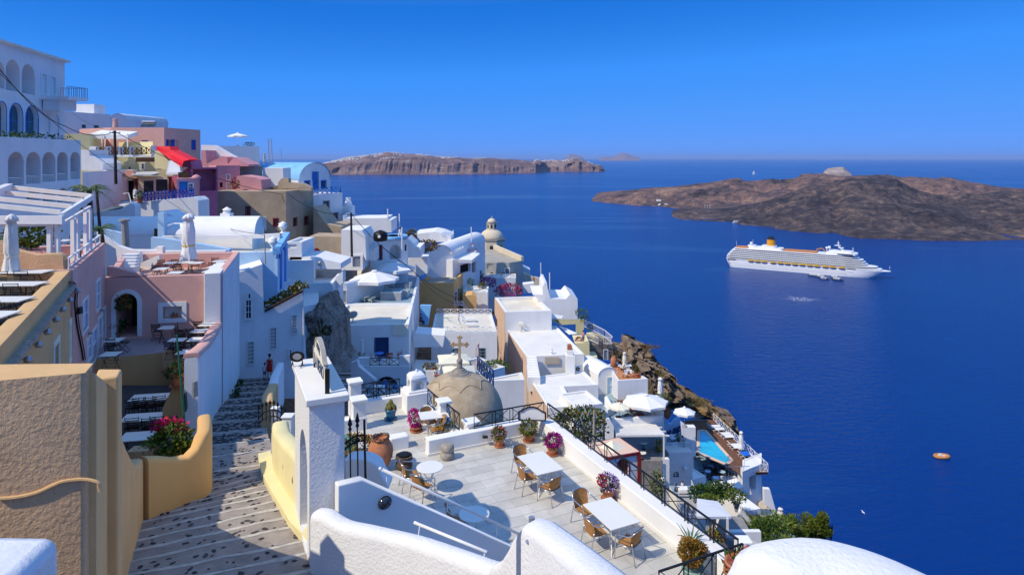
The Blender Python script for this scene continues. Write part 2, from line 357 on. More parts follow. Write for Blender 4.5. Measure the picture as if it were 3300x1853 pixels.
def build_opening(parent,A,B,nrm,s0,s1,z0,z1,sty,arch):
    fr,pane,nx,ny,fw,dp=STY[sty]
    ex,ey=B[0]-A[0],B[1]-A[1];L=math.hypot(ex,ey);ex/=L;ey/=L
    def p(s,z,d=0.0): return Vector((A[0]+s*ex+nrm[0]*d,A[1]+s*ey+nrm[1]*d,z))
    isdoor='door' in sty;nm='door' if isdoor else 'window'
    w_= None
    if fr:
        m=MB()
        if arch:
            zs=z1-(s1-s0)/2*arch;o_=arcpts(s0-fw,s1+fw,zs,z1+fw,12);i_=arcpts(s0,s1,zs,z1,12)
            o_=[(s0-fw,z0)]+o_+[(s1+fw,z0)];i_=[(s0,z0)]+i_+[(s1,z0)]
            for k in range(len(o_)-1):
                m.solid([p(*i_[k],.03),p(*i_[k+1],.03),p(*o_[k+1],.03),p(*o_[k],.03)],V3(nrm[0],nrm[1],0)*-.06)
        else:
            zc=(z0+z1)/2
            for a,b in (((s0-fw/2,z0),(s0-fw/2,z1)),((s1+fw/2,z0),(s1+fw/2,z1)),((s0-fw,z1+fw/2),(s1+fw,z1+fw/2)),((s0-fw,z0-fw/2),(s1+fw,z0-fw/2))):
                m.beam(p(*a,.012),p(*b,.012),*((fw,.07) if abs(a[0]-b[0])<1e-6 else (.074,fw)),up=(nrm[0],nrm[1],0) if abs(a[0]-b[0])<1e-6 else (0,0,1))
        mw=min(.05,(s1-s0)*.12)
        for k in range(1,nx+1):
            s=s0+(s1-s0)*k/(nx+1);m.beam(p(s,z0,-dp+.03),p(s,z1,-dp+.03),mw,.05,up=(nrm[0],nrm[1],0))
        for k in range(1,ny+1):
            z=z0+(z1-z0)*k/(ny+1);m.beam(p(s0,z,-dp+.027),p(s1,z,-dp+.027),.05,mw)
        w_=obj(nm,m,fr,parent)
    if pane:
        m=MB()
        if arch:
            zs=z1-(s1-s0)/2*arch;m.poly([p(s,z,-dp+.004) for s,z in [(s0,z0)]+arcpts(s0,s1,zs,z1)+[(s1,z0)]])
        else:m.poly([p(s0,z0,-dp+.004),p(s1,z0,-dp+.004),p(s1,z1,-dp+.004),p(s0,z1,-dp+.004)])
        obj('panel' if isdoor else 'pane',m,pane,w_ or parent)
    return w_
def opening_metric(A,B,rect):
    (u0,v0),(u1,v1)=rect
    s0,za,_=onplane((u0,v0),A,B);s1,zb,_=onplane((u1,v1),A,B);_,zt_,_=onplane(((u0+u1)/2,v0),A,B);_,zb_,_=onplane(((u0+u1)/2,v1),A,B)
    return min(s0,s1),max(s0,s1),zb_,zt_
class House:
    def __init__(s,name,label,cat,poly,z1,h,wall,roof=None,parapet=(.35,.28),ops=(),group=None,bevel=0,closed_top=True,roofz=None):
        """poly: outline (x, y) in the order given by the caller; edge i runs from corner i to i+1"""
        P=[Vector((p[0],p[1])) for p in poly];n=len(P)
        ar=sum(P[i].x*P[(i+1)%n].y-P[(i+1)%n].x*P[i].y for i in range(n));s.sg=1 if ar>0 else -1
        cx=sum(p.x for p in P)/n;cy=sum(p.y for p in P)/n
        z0=z1-h;s.P=P;s.z1=z1;s.z0=z0;s.wallmat=wall
        s.t=thing(name,label,cat,(cx,cy,z0),group)
        mb=MB();s.nrm=[];per={}
        for i in range(n):
            e=(P[(i+1)%n]-P[i]).normalized();s.nrm.append(Vector((e.y,-e.x))*s.sg)
        todo=[]
        for o in ops:
            e,sty,rect=o[0],o[1],o[2];arch=o[3] if len(o)>3 else 0
            A,B=P[e],P[(e+1)%n];s0,s1,za,zb=opening_metric(A,B,rect)
            za=max(za,z0+.02);zb=min(zb,z1-.06);L=(B-A).length;s0=max(.08,s0);s1=min(L-.08,s1)
            if s1-s0<.1 or zb-za<.1: continue
            dp=STY[sty][5]
            if len(o)>4:dp=o[4]
            per.setdefault(e,[]).append((s0,s1,za,zb,dp,arch));todo.append((e,s0,s1,za,zb,sty,arch))
        for i in range(n):
            wall_face(mb,P[i],P[(i+1)%n],z0,z1,per.get(i,[]),s.nrm[i])
        ccw=P if s.sg>0 else P[::-1]
        if parapet:
            ph,pw=parapet;inn=offset_poly(ccw,pw);zr=z1-ph
            for i in range(n):
                j=(i+1)%n
                mb.poly([(*ccw[i],z1),(*ccw[j],z1),(*inn[j],z1),(*inn[i],z1)])
                mb.poly([(*inn[i],z1),(*inn[j],z1),(*inn[j],zr),(*inn[i],zr)])
            s.inner=inn;s.zr=zr
            m2=MB();m2.poly([(*p,zr+.003) for p in inn])
        else:
            s.inner=ccw;s.zr=z1;m2=MB();m2.poly([(*p,z1) for p in ccw])
        s.wall=obj('wall',mb,wall,s.t,bevel=bevel,weld=bool(bevel))
        if closed_top:s.roof=obj('roof',m2,roof or wall,s.t)
        for e,s0,s1,za,zb,sty,arch in todo:
            if STY[sty][0] or STY[sty][1]:build_opening(s.t,P[e],P[(e+1)%n],s.nrm[e],s0,s1,za,zb,sty,arch)
    def face(s,e,p):
        """photo point on wall e -> place"""
        return onplane(p,s.P[e],s.P[(e+1)%len(s.P)])[2]
def house4(name,label,pts,Y,h,wall,roof=None,parapet=(.35,.28),ops=(),cat='house',**k):
    """roof outline traced at its own level; first corner stands Y metres off"""
    z=at(pts[0],Y).z;poly=[on(p,z) for p in pts]
    return House(name,label,cat,poly,z,h,wall,roof,parapet,ops,**k)
def houseb(name,label,fl,Y0,fr,Y1,depth,h,wall,roof=None,parapet=(.35,.28),ops=(),cat='house',skew=0.0,**k):
    """front wall from fl (Y0 off) to fr (Y1 off), going back `depth` metres"""
    A=at(fl,Y0);B=at(fr,Y1);e=(B-A).to_2d().normalized();nb=Vector((-e.y,e.x))+e*skew
    A2,B2=A.to_2d(),B.to_2d(); return House(name,label,cat,[A2,B2,B2+nb*depth,A2+nb*depth],A.z,h,wall,roof,parapet,ops,**k)
def slab(name,pts,A,B,t,mats,parent=None,label=None,cat=None,bevel=0,group=None,kind=None,back=True):
    """wall whose outline is traced on the vertical plane through A and B and thickened by t (away from the camera)"""
    e=(Vector(B)-Vector(A)).to_2d().normalized();nb=V3(-e.y,e.x,0)
    if nb.y<0 or (abs(nb.y)<.25 and nb.x>0):nb=-nb
    W=[onplane(p,A,B)[2] for p in pts];m=MB();m.solid(W,nb*t)
    return obj(name,m,mats,parent,label,cat,group,kind,bevel=bevel)
def run_wall(name,stations,t,mats,parent=None,label=None,cat=None,bevel=.0,kind=None,nrow=5,group=None,smooth=True):
    """wall that follows stations (x, y, z_bottom, z_top): rounded top, thickness t"""
    m=MB();rows=[];n=len(stations)
    P=[Vector(s[:2]) for s in stations]
    for i,(x,y,zb,zt_) in enumerate(stations):
        d=(P[min(i+1,n-1)]-P[max(i-1,0)]).normalized();nn=Vector((-d.y,d.x))*(t/2);c=P[i];r=min(.5*t,.16)
        sec=[(-1,zb),(-1,zt_-r),(-.9,zt_-.35*r),(-.55,zt_-.05*r),(0,zt_),(.55,zt_-.05*r),(.9,zt_-.35*r),(1,zt_-r),(1,zb)]
        rows.append([(c.x+nn.x*k,c.y+nn.y*k,z) for k,z in sec])
    m.sheet(rows);m.poly(rows[0][::-1]);m.poly(rows[-1])
    o=obj(name,m,mats,parent,label,cat,group,kind,smooth=True)
    try:o.data.set_sharp_from_angle(angle=R(50))
    except Exception: pass
    return o
def smooth_path(pts,n=6):
    pts=[Vector(p) for p in pts];out=[]
    for i in range(len(pts)-1):
        p0,p1,p2,p3=pts[max(i-1,0)],pts[i],pts[i+1],pts[min(i+2,len(pts)-1)]
        for k in range(n):
            t=k/n;out.append(.5*((2*p1)+(p2-p0)*t+(2*p0-5*p1+4*p2-p3)*t*t+(3*p1-p0-3*p2+p3)*t**3))
    out.append(pts[-1]); return out
def xrail(label,pts,h,nb,mats,name='railing',parts=True,r=.018,flat=.05,group=None,posts=True,double=False):
    """railing of crossed bars between posts along pts (world points at the rail's foot); nb bays per run"""
    t=thing(name,label,'railing',pts[0],group);one=MB()
    def emit(nm,a,b,wd,ht):
        m=MB() if parts else one;m.beam(a,b,wd,ht)
        if parts:obj(nm,m,mats,t)
    up=V3(0,0,h);lo=V3(0,0,.09)
    for i in range(len(pts)-1):
        a,b=Vector(pts[i]),Vector(pts[i+1]);n_=nb[i] if isinstance(nb,(list,tuple)) else nb
        emit('top_rail',a+up,b+up,flat,flat*.6);emit('bottom_rail',a+lo,b+lo,r*1.5,r*1.5)
        e=(b-a)/n_;el=e.length
        for k in range(n_):
            p,q=a+e*k,a+e*(k+1);ed=e.normalized();gap=ed*(.05 if double else 0)
            if posts:emit('post',p,p+up,r*1.4,r*1.4)
            if double and k:emit('post',p+gap*2.4,p+gap*2.4+up,r*1.4,r*1.4)
            emit('cross_bar',p+gap+lo,q-gap+up*.97,r,r);emit('cross_bar',p+gap+up*.97,q-gap+lo,r*.98,r)
        if posts:emit('post',b,b+up,r*1.4,r*1.4)
    if not parts:obj('bar',one,mats,t)
    return t
def picket(label,pts,h,gap,mats,r=.012,name='railing',group=None):
    t=thing(name,label,'railing',pts[0],group);m=MB();up=V3(0,0,h)
    for a,b in zip(pts[:-1],pts[1:]):
        a,b=Vector(a),Vector(b);n_=max(1,int((b-a).length/gap));m.beam(a+up,b+up,r*3,r*2);m.beam(a+up*.1,b+up*.1,r*2,r*2)
        for k in range(n_+1):p=a.lerp(b,k/n_);m.beam(p,p+up,r,r)
    obj('bar',m,mats,t); return t
def vault(name,label,fl,Y0,fr,Y1,rise,back,h,wall,roof=None,ops=(),cat='house',seg=14,group=None):
    """barrel-vaulted house: gable end from fl to fr at its springing, running back by the vector `back`"""
    A=at(fl,Y0);B=at(fr,Y1);B.z=A.z;t=thing(name,label,cat,(*((A+B)/2).to_2d(),A.z-h),group)
    bk=V3(back[0],back[1],0);L=(B-A).to_2d().length;e=(B-A).normalized()
    n2=Vector((e.y,-e.x));n2=n2 if n2.dot(bk.to_2d())<0 else -n2
    arc=[(s,A.z+zz) for s,zz in arcpts(0,L,0,rise,seg)]
    def p(s,z,k=0.0):q=A+e*s+bk*k; return V3(q.x,q.y,z)
    m=MB();oo=[];todo=[]
    for o in ops:
        s0,s1,za,zb=opening_metric(A,B,o[2]);ar=o[3] if len(o)>3 else 0
        (oo if zb<A.z-.05 else []).append((s0,s1,za,zb,STY[o[1]][5],ar));todo.append((s0,s1,za,zb,o[1],ar,zb<A.z-.05))
    wall_face(m,A,B,A.z-h,A.z,oo,n2)
    g0=[p(s,z) for s,z in arc];g1=[p(s,z,1) for s,z in arc];m.poly(g0);m.poly(g1[::-1])
    z0=A.z-h
    m.poly([p(0,z0,1),p(0,A.z,1),p(L,A.z,1),p(L,z0,1)][::-1]);m.poly([p(0,z0),p(0,z0,1),p(0,A.z,1),p(0,A.z)]);m.poly([p(L,z0),p(L,A.z),p(L,A.z,1),p(L,z0,1)])
    obj('wall',m,wall,t);r=MB();rows=[]
    for k in (-.012,1.01):
        rows.append([p(L/2+(s-L/2)*1.012,A.z+(z-A.z)*1.012+.01,k) for s,z in arc])
    r.sheet(rows);obj('roof',r,roof or wall,t,smooth=True)
    for s0,s1,za,zb,sty,ar,flush in todo:
        f=STY[sty]
        if f[0] or f[1]:
            if not flush:
                nn=n2*1.0;A2=A.to_2d()+nn*(f[5]+.01);B2=B.to_2d()+nn*(f[5]+.01);build_opening(t,A2,B2,n2,s0,s1,za,zb,sty,ar)
            else:build_opening(t,A.to_2d(),B.to_2d(),n2,s0,s1,za,zb,sty,ar)
    return t,A,B
def dome(parent,c,r,rz_,mats,name='dome',n=28,m=10,lip=0.0):
    mb=MB();prof=[(r*math.cos(math.pi/2*j/m),rz_*math.sin(math.pi/2*j/m)) for j in range(m+1)]
    prof[-1]=(1e-4,rz_)
    mb.lathe(prof,n,c); return obj(name,mb,mats,parent,smooth=True)
def steps(name,label,a0,a1,b0,b1,n,base,mats,parent=None,cat='stairs',group=None):
    """flight from the edge a0-a1 (bottom) to b0-b1 (top); each step is a part"""
    t=parent or thing(name,label,cat,(Vector(a0)+Vector(a1))/2-V3(0,0,.05),group);a0,a1,b0,b1=map(Vector,(a0,a1,b0,b1))
    for k in range(n):
        z=a0.z+(b0.z-a0.z)*(k+1)/n
        q=[a0.lerp(b0,k/n),a1.lerp(b1,k/n),a1.lerp(b1,(k+1)/n),a0.lerp(b0,(k+1)/n)]
        m=MB();m.prism([(p.x,p.y) for p in q],z-base,z);obj('step',m,mats,t)
    return t

# ---------------------------------------------------------------- furniture
def umbrella_open(label,r,h,canopy,n=8,drop=.32,group=None,square=False,pole=WPAINT,flat=.22,frill=False):
    t=thing('parasol',label,'parasol',(0,0,0),group);off=math.pi/4 if square else 0;nn=4 if square else n
    m=MB();top=V3(0,0,h);k=r*(1.2 if square else 1);ring=[Vector((k*math.cos(off+2*math.pi*i/nn),k*math.sin(off+2*math.pi*i/nn),h-r*flat)) for i in range(nn)]
    fine=[]
    for i in range(nn):
        a,b=ring[i],ring[(i+1)%nn]
        for q in range(4):
            p=a.lerp(b,q/4);s=1-.045*math.sin(math.pi*q/4);fine.append(Vector((p.x*s,p.y*s,p.z+.0)))
    N=len(fine);mid=[Vector((p.x*.55,p.y*.55,h-(h-p.z)*.5)) for p in fine];inn=[Vector((p.x*.07,p.y*.07,h-.02)) for p in fine]
    low=[Vector((p.x,p.y,p.z-drop*(.75+.25*(abs(math.sin(i*math.pi/2*(2 if frill else 1))) if frill else 1)))) for i,p in enumerate(fine)]
    m.add(inn+mid+fine+low,[(j*N+i,j*N+(i+1)%N,(j+1)*N+(i+1)%N,(j+1)*N+i) for j in range(3) for i in range(N)]+[tuple(range(N))])
    obj('canopy',m,canopy,t)
    v=MB();v.lathe([(r*.13,h-.01),(r*.10,h+.09),(.03,h+.13)],12);obj('vent_cap',v,canopy,t)
    p=MB();p.tube([(0,0,0),(0,0,h+.1)],.03,8);obj('pole',p,pole,t)
    b=MB()
    for q in ring:b.tube([(0,0,h-.06),q-V3(0,0,.03)],.012,5)
    obj('ribs',b,pole,t,kind='stuff')
    f=MB();f.lathe([(.3,0),(.3,.06),(.06,.1),(.04,.25)],14);obj('base',f,GREYP,t); return t
def umbrella_closed(label,h,r,canopy,group=None,tie=CANVASY):
    t=thing('closed_parasol',label,'parasol',(0,0,0),group)
    m=MB();wob= lambda a,z:1+.16*math.sin(a*8+z*3.0)+.07*math.sin(a*3-z*5)
    m.lathe([(r*1.25,h*.16),(r*1.35,h*.22),(r*1.15,h*.3),(r*.95,h*.42),(r*.86,h*.45),(r*1.05,h*.5),(r*1.0,h*.68),(r*.82,h*.82),(r*.62,h*.9),(r*.95,h*.905),(r*.8,h*.95),(r*.45,h*.985),(.02,h)],32,wob=wob)
    obj('canopy',m,canopy,t,smooth=True)
    q=MB();q.lathe([(r*1.02,h*.435),(r*1.02,h*.46)],24);obj('strap',q,tie,t)
    p=MB();p.tube([(0,0,0),(0,0,h*.3)],.03,8);obj('pole',p,WPAINT,t)
    f=MB();f.lathe([(.28,0),(.28,.06),(.06,.1),(.04,.25)],14);obj('base',f,GREYP,t); return t
def rattan_chair():
    t=thing('rattan_chair','','chair')
    m=MB();rows=[]
    for j in range(5):
        y=-.22+.44*j/4;hw=.225-.02*abs(j-2)/2;rows.append([(hw*(i-3)/3,y,.44-.018*math.cos((i-3)/3*1.4)-(.02 if j==4 else 0)) for i in range(7)])
    m.sheet(rows);m.sheet([[(p[0],p[1],p[2]-.025) for p in r][::-1] for r in rows]);obj('seat',m,RATTAN,t,smooth=True)
    b=MB();rr=[]
    for j in range(6):
        z=.43+.37*j/5;yb=-.22-.09*j/5;hw=.225+.02*math.sin(j/5*2)-(.03 if j==5 else 0)
        rr.append([(hw*math.sin((i-4)/4*1.25)/math.sin(1.25),yb+.10*(1-math.cos((i-4)/4*1.25)),z+(.03*math.cos((i-4)/4*1.5) if j==5 else 0)) for i in range(9)])
    b.sheet(rr);b.sheet([[(p[0]*.97,p[1]+.016,p[2]) for p in r][::-1] for r in rr]);obj('backrest',b,RATTAN,t,smooth=True)
    a=MB();path=[(-.27,.20,.63),(-.285,.0,.66),(-.275,-.18,.70),(-.2,-.285,.80),(0,-.335,.835),(.2,-.285,.80),(.275,-.18,.70),(.285,0,.66),(.27,.20,.63)]
    a.tube(smooth_path(path,4),.014,7);obj('arm_frame',a,STEEL,t,smooth=True)
    for s in (-1,1):
        l=MB();l.tube(smooth_path([(s*.27,.20,.63),(s*.262,.24,.56),(s*.245,.25,.3),(s*.25,.27,0)],3),.0135,7);obj('leg',l,STEEL,t,smooth=True)
        l=MB();l.tube([(s*.235,-.2,.52),(s*.235,-.22,.42),(s*.25,-.31,0)],.0135,7);obj('leg',l,STEEL,t,smooth=True)
        l=MB();l.tube([(s*.245,.25,.40),(s*.235,-.215,.40)],.012,6);obj('side_rail',l,STEEL,t,smooth=True)
    return t
def bistro_chair(nslat=3):
    t=thing('folding_chair','','chair');sl_=MB();sl_.box((0,0,0),(.42,.018,.055));sme=mesh('slat',sl_,BLACKP)
    for k in range(nslat):inst('slat',sme,t,Matrix.Translation((0,-.235-.012*k,.62+.095*k)))
    st=MB();st.box((0,0,0),(.41,.05,.016));stm=mesh('seat_slat',st,BLACKP)
    for k in range(5):inst('seat_slat',stm,t,Matrix.Translation((0,-.17+.085*k,.455)))
    f=MB()
    for s in (-.21,.21):
        f.tube([(s,.22,0),(s,-.20,.46),(s,-.27,.9)],.011,5);f.tube([(s*.92,-.26,0),(s*.92,.2,.45)],.011,5)
    for y,z in ((.22,.02),(-.26,.02),(-.05,.24)):f.tube([(-.21,y,z),(.21,y,z)],.008,5)
    obj('frame',f,BLACKP,t); return t
def curvy_chair():
    """black metal armchair with bowed horizontal slats"""
    t=thing('slatted_armchair','','chair')
    for k in range(5):
        m=MB();z=.5+.085*k;m.tube(smooth_path([(-.24,-.12,z),(-.17,-.22,z+.01),(0,-.25,z+.02),(.17,-.22,z+.01),(.24,-.12,z)],3),.014,5);obj('slat',m,BLACKP,t)
    m=MB();m.box((0,.02,.44),(.46,.44,.03));obj('seat',m,BLACKP,t)
    f=MB()
    for s in (-.24,.24):
        f.tube([(s,.23,0),(s,.23,.64),(s,-.1,.68),(s,-.13,.86)],.014,5);f.tube([(s,-.2,0),(s,-.13,.5)],.014,5)
    obj('frame',f,BLACKP,t); return t
def table(label,lx,ly,h,top,leg,roundt=False,name='table',style='iron',group=None,th=.03):
    t=thing(name,label,'table',(0,0,0),group);m=MB()
    if roundt:m.lathe([(lx/2-.012,h-th),(lx/2,h-th+.008),(lx/2,h-.006),(lx/2-.008,h),(.001,h)],40)
    else:m.box((0,0,h-th/2),(lx,ly,th))
    obj('tabletop',m,top,t,bevel=0 if roundt else .004)
    if style=='iron':
        n=4 if not roundt else 3
        for k in range(n):
            a=(2*math.pi*k/n)+(.6 if roundt else math.atan2(ly,lx)*(1 if k%2==0 else -1)-(math.pi*(k//2))+(0 if True else 0))
            if not roundt:sx,sy=((1,1),(1,-1),(-1,1),(-1,-1))[k];ca,sa=sx*lx*.42,sy*ly*.40
            else:ca,sa=math.cos(a)*lx*.46,math.sin(a)*lx*.46
            l=MB();q=.32 if not roundt else .14
            l.tube(smooth_path([(ca*.78,sa*.78,h-th),(ca*(.5),sa*.5,h*.7),(ca*q,sa*q,h*.44),(ca*.5,sa*.5,h*.2),(ca,sa,0)],4),.0135,6);obj('leg',l,leg,t,smooth=True)
        b=MB();zz=h*.44
        if roundt:b.lathe([(lx*.065,zz-.01),(lx*.065,zz+.01)],14)
        else:
            b.tube([(-lx*.42*.32,-ly*.4*.32,zz),(lx*.42*.32,ly*.4*.32,zz)],.011,5);b.tube([(-lx*.42*.32,ly*.4*.32,zz),(lx*.42*.32,-ly*.4*.32,zz)],.011,5)
        obj('stretcher',b,leg,t)
    else:
        l=MB()
        if style=='fold':
            for s in (-1,1):
                l.tube([(s*lx*.38,-ly*.4,0),(s*lx*.38,ly*.35,h-th)],.012,5);l.tube([(s*lx*.36,ly*.4,0),(s*lx*.36,-ly*.35,h-th)],.012,5)
        else:
            l.tube([(0,0,0),(0,0,h-th)],.03,8);l.lathe([(.22,0),(.2,.03),(.03,.05)],12)
        obj('leg',l,leg,t)
    return t
def lounger(frame,cushion,label=''):
    t=thing('sun_lounger',label,'sun lounger');m=MB()
    m.box((0,.35,.33),(.66,1.3,.05));obj('seat',m,cushion,t)
    b=MB();b.beam((0,-.3,.34),(0,-.78,.78),.64,.05);obj('backrest',b,cushion,t)
    f=MB()
    for s in (-.34,.34):f.beam((s,-.75,.29),(s,1.0,.29),.05,.06)
    obj('frame',f,frame,t)
    for s in (-.32,.32):
        for y in (-.6,.85):
            l=MB();l.box((s,y,.13),(.05,.05,.26));obj('leg',l,frame,t)
    return t
def pot(label,r,h,mats=TERRA,c=(0,0,0),name='flower_pot',saucer=True,parent=None,rim=1.12,cat='flower pot',group=None):
    t=parent or thing(name,label,cat,c,group);c=Vector(c);m=MB()
    m.lathe([(r*.66,.03),(r*.72,.06),(r*.98,h*.8),(r*.98,h*.84),(r*rim,h*.85),(r*rim,h),(r*.95,h),(r*.92,h*.9),(.01,h*.88)],24,c);obj('pot',m,mats,t,smooth=False)
    for p in t.children[-1].data.polygons:p.use_smooth=len(p.vertices)==4
    if saucer:s=MB();s.lathe([(r*.9,0),(r*1.15,.02),(r*1.2,.06),(r*1.1,.06),(r*.8,.03),(.01,.03)],24,c);obj('saucer',s,mats,t)
    return t
def amphora(label,r,h,c,name='clay_jar',mats=TERRA,k=.5,cat='jar',bevel=0):
    t=thing(name,label,cat,c);m=MB();c=Vector(c)
    m.lathe([(r*.42,0),(r*.66,h*.15),(r*.93,h*.38),(r,h*.55),(r*.94,h*.72),(r*.72,h*.88),(r*k,h*.95),(r*(k+.1),h),(r*(k-.05),h),(r*(k-.08),h*.93),(.01,h*.6)],28,c);obj('body',m,mats,t,smooth=True); return t
def foliage(nm,c,rad,n,size,mats,parent=None,shape=None,seed=1,up=.25,hollow=.35,**k):
    """many small leaf blades through an uneven crown; mats: one or several leaf materials"""
    rn=random.Random(seed);m=MB();c=Vector(c);mats=mats if isinstance(mats,(list,tuple)) else [mats]
    lob=[(Vector((rn.uniform(-1,1),rn.uniform(-1,1),rn.uniform(-.6,1))).normalized(),rn.uniform(.75,1.2)) for _ in range(9)]
    for i in range(n):
        d=Vector((rn.gauss(0,1),rn.gauss(0,1),rn.gauss(0,1))).normalized()
        f=max(lb*max(0,d.dot(lv))**2 for lv,lb in lob)*.45+.62
        rr=(hollow+(1-hollow)*rn.random()**.5)*f;p=c+Vector((d.x*rad[0]*rr,d.y*rad[1]*rr,d.z*rad[2]*rr))
        if shape and not shape(p): continue
        ax=(d+Vector((rn.uniform(-1,1),rn.uniform(-1,1),rn.uniform(-1,1)+up))*.8).normalized();sd=ax.orthogonal().normalized();sd.rotate(Matrix.Rotation(rn.uniform(0,6.28),3,ax));s=size*rn.uniform(.6,1.35)
        m.m=min(len(mats)-1,int(rn.random()**1.3*len(mats)))
        m.add([p-sd*s*.1,p+ax*s*.5+sd*s*.34,p+ax*s,p+ax*s*.5-sd*s*.34],[(0,1,2,3)])
    return obj(nm,m,mats,parent,**k)
def stemmy(parent,c,tops,r,mats,nm='stem'):
    m=MB()
    for q in tops:m.tube([c,Vector(c).lerp(Vector(q),.5)+V3(.02,.01,.03),q],[r,r*.8,r*.4],5)
    obj(nm,m,mats,parent)
def pot_plant(label,c,r,h,leaf,flower,pr,seed,nleaf=320,nf=220,fs=.05,ls=.07,potm=TERRA,bushh=.9,fcen=0):
    t=pot(label,r,h,potm,c,name='potted_plant',cat='potted plant');b=Vector(c)+Vector((0,0,h+pr*bushh*.55))
    foliage('foliage',b,(pr,pr,pr*bushh),nleaf,ls,leaf,t,seed=seed)
    if flower:
        foliage('blossom',b+Vector((0,0,pr*.1+fcen)),(pr*1.08,pr*1.08,pr*bushh*1.02),nf,fs,flower,t,seed=seed+50,hollow=.55)
    return t
def cable(label,pts,sag,r=.02,mats=IRON,group='overhead wires across the village'):
    m=MB();path=[]
    for a,b in zip(pts[:-1],pts[1:]):
        a,b=Vector(a),Vector(b)
        for k in range(14):q=k/14;p=a.lerp(b,q);p.z-=sag*4*q*(1-q);path.append(p)
    path.append(Vector(pts[-1]));m.tube(path,r,5); return obj('overhead_wire',m,mats, None,label,'wire',group)
def dish(label,c,r,az,tilt=.5,mats=GALV):
    t=thing('satellite_dish',label,'satellite dish',c);m=MB();pr=[(.001,0)]+[(r*k/6,.28*r*(k/6)**2) for k in range(1,7)]
    M=Matrix.Translation(Vector(c)+Vector((0,0,r*1.5)))@Matrix.Rotation(az,4,'Z')@Matrix.Rotation(-(math.pi/2-tilt),4,'X')
    q=MB();q.lathe(pr,24);q.lathe([(a,b-.02) for a,b in pr[::-1]],24);m.add([M@Vector(v) for v in q.v],q.f);obj('reflector',m,mats,t,smooth=True)
    a=MB();a.tube([M@Vector((0,-r*.9,.22*r)),M@Vector((0,0,r*.9))],.015,5);a.box(M@Vector((0,0,r*.9)),(.1,.1,.1));obj('feed_arm',a,GREYP,t)
    p=MB();top=Vector(c)+Vector((0,0,r*1.4));p.tube([c,top],.035,6)
    for k in range(3):p.tube([Vector(c)+Vector((math.cos(k*2.1)*r*.6,math.sin(k*2.1)*r*.6,0)),top-Vector((0,0,r*.3))],.015,5)
    obj('stand',p,GALV,t); return t
def aerial(label,c,h,mats=GALV,rows=5,az=.4,group=None):
    t=thing('aerial',label,'aerial',c,group);p=MB();c=Vector(c);p.tube([c,c+V3(0,0,h)],.03,6);obj('mast',p,mats,t)
    if rows:
        b=MB();d=Vector((math.cos(az),math.sin(az),0));s=V3(-d.y,d.x,0);top=c+Vector((0,0,h*.95));b.tube([top-d*.5,top+d*.5],.015,5)
        for k in range(rows):q=top-d*.5+d*(k/max(1,rows-1));b.tube([q-s*(.35-.03*k),q+s*(.35-.03*k)],.01,4)
        obj('element',b,mats,t)
    return t
def post_pole(label,c,top,r=.11,mats=POLEW,name='utility_pole',arms=0):
    t=thing(name,label,'pole',c);m=MB();m.tube([c,Vector(c).lerp(Vector(top),.5),top],[r,r*.9,r*.75],10);obj('shaft',m,mats,t)
    if arms:
        a=MB();q=Vector(top)-V3(0,0,.25);a.beam(q-V3(.55,0,0),q+V3(.55,.1,0),.08,.08);obj('cross_arm',a,mats,t)
        b=MB()
        for s in (-.5,-.2,.2,.5):b.lathe([(.04,0),(.05,.05),(.03,.12)],8,q+V3(s,0,.04))
        obj('insulators',b,WPAINT,t)
    return t
def ac_unit(label,c,rz=0.0,sc=1.0):
    t=thing('air_conditioner',label,'air conditioner',c,rz=0);m=MB();M=Matrix.Translation(c)@Matrix.Rotation(rz,4,'Z')@Matrix.Scale(sc,4)
    m.box(None,(.85,.32,.62),M=M@Matrix.Translation((0,0,.36)));obj('casing',m,WPAINT,t)
    f=MB();q=MB();q.lathe([(.001,0),(.23,0),(.25,.02)],20);K=M@Matrix.Translation((-.1,-.165,.36))@Matrix.Rotation(math.pi/2,4,'X');f.add([K@Vector(v) for v in q.v],q.f);obj('fan_grille',f,IRON,t)
    h=MB();q=MB();q.lathe([(.001,.03),(.06,.025),(.07,0)],12);h.add([K@Vector(v) for v in q.v],q.f);obj('fan_hub',h,WPAINT,t);b=MB()
    for s in (-.35,.35):b.box(None,(.05,.36,.05),M=M@Matrix.Translation((s,0,.025)))
    obj('feet',b,GALV,t); return t

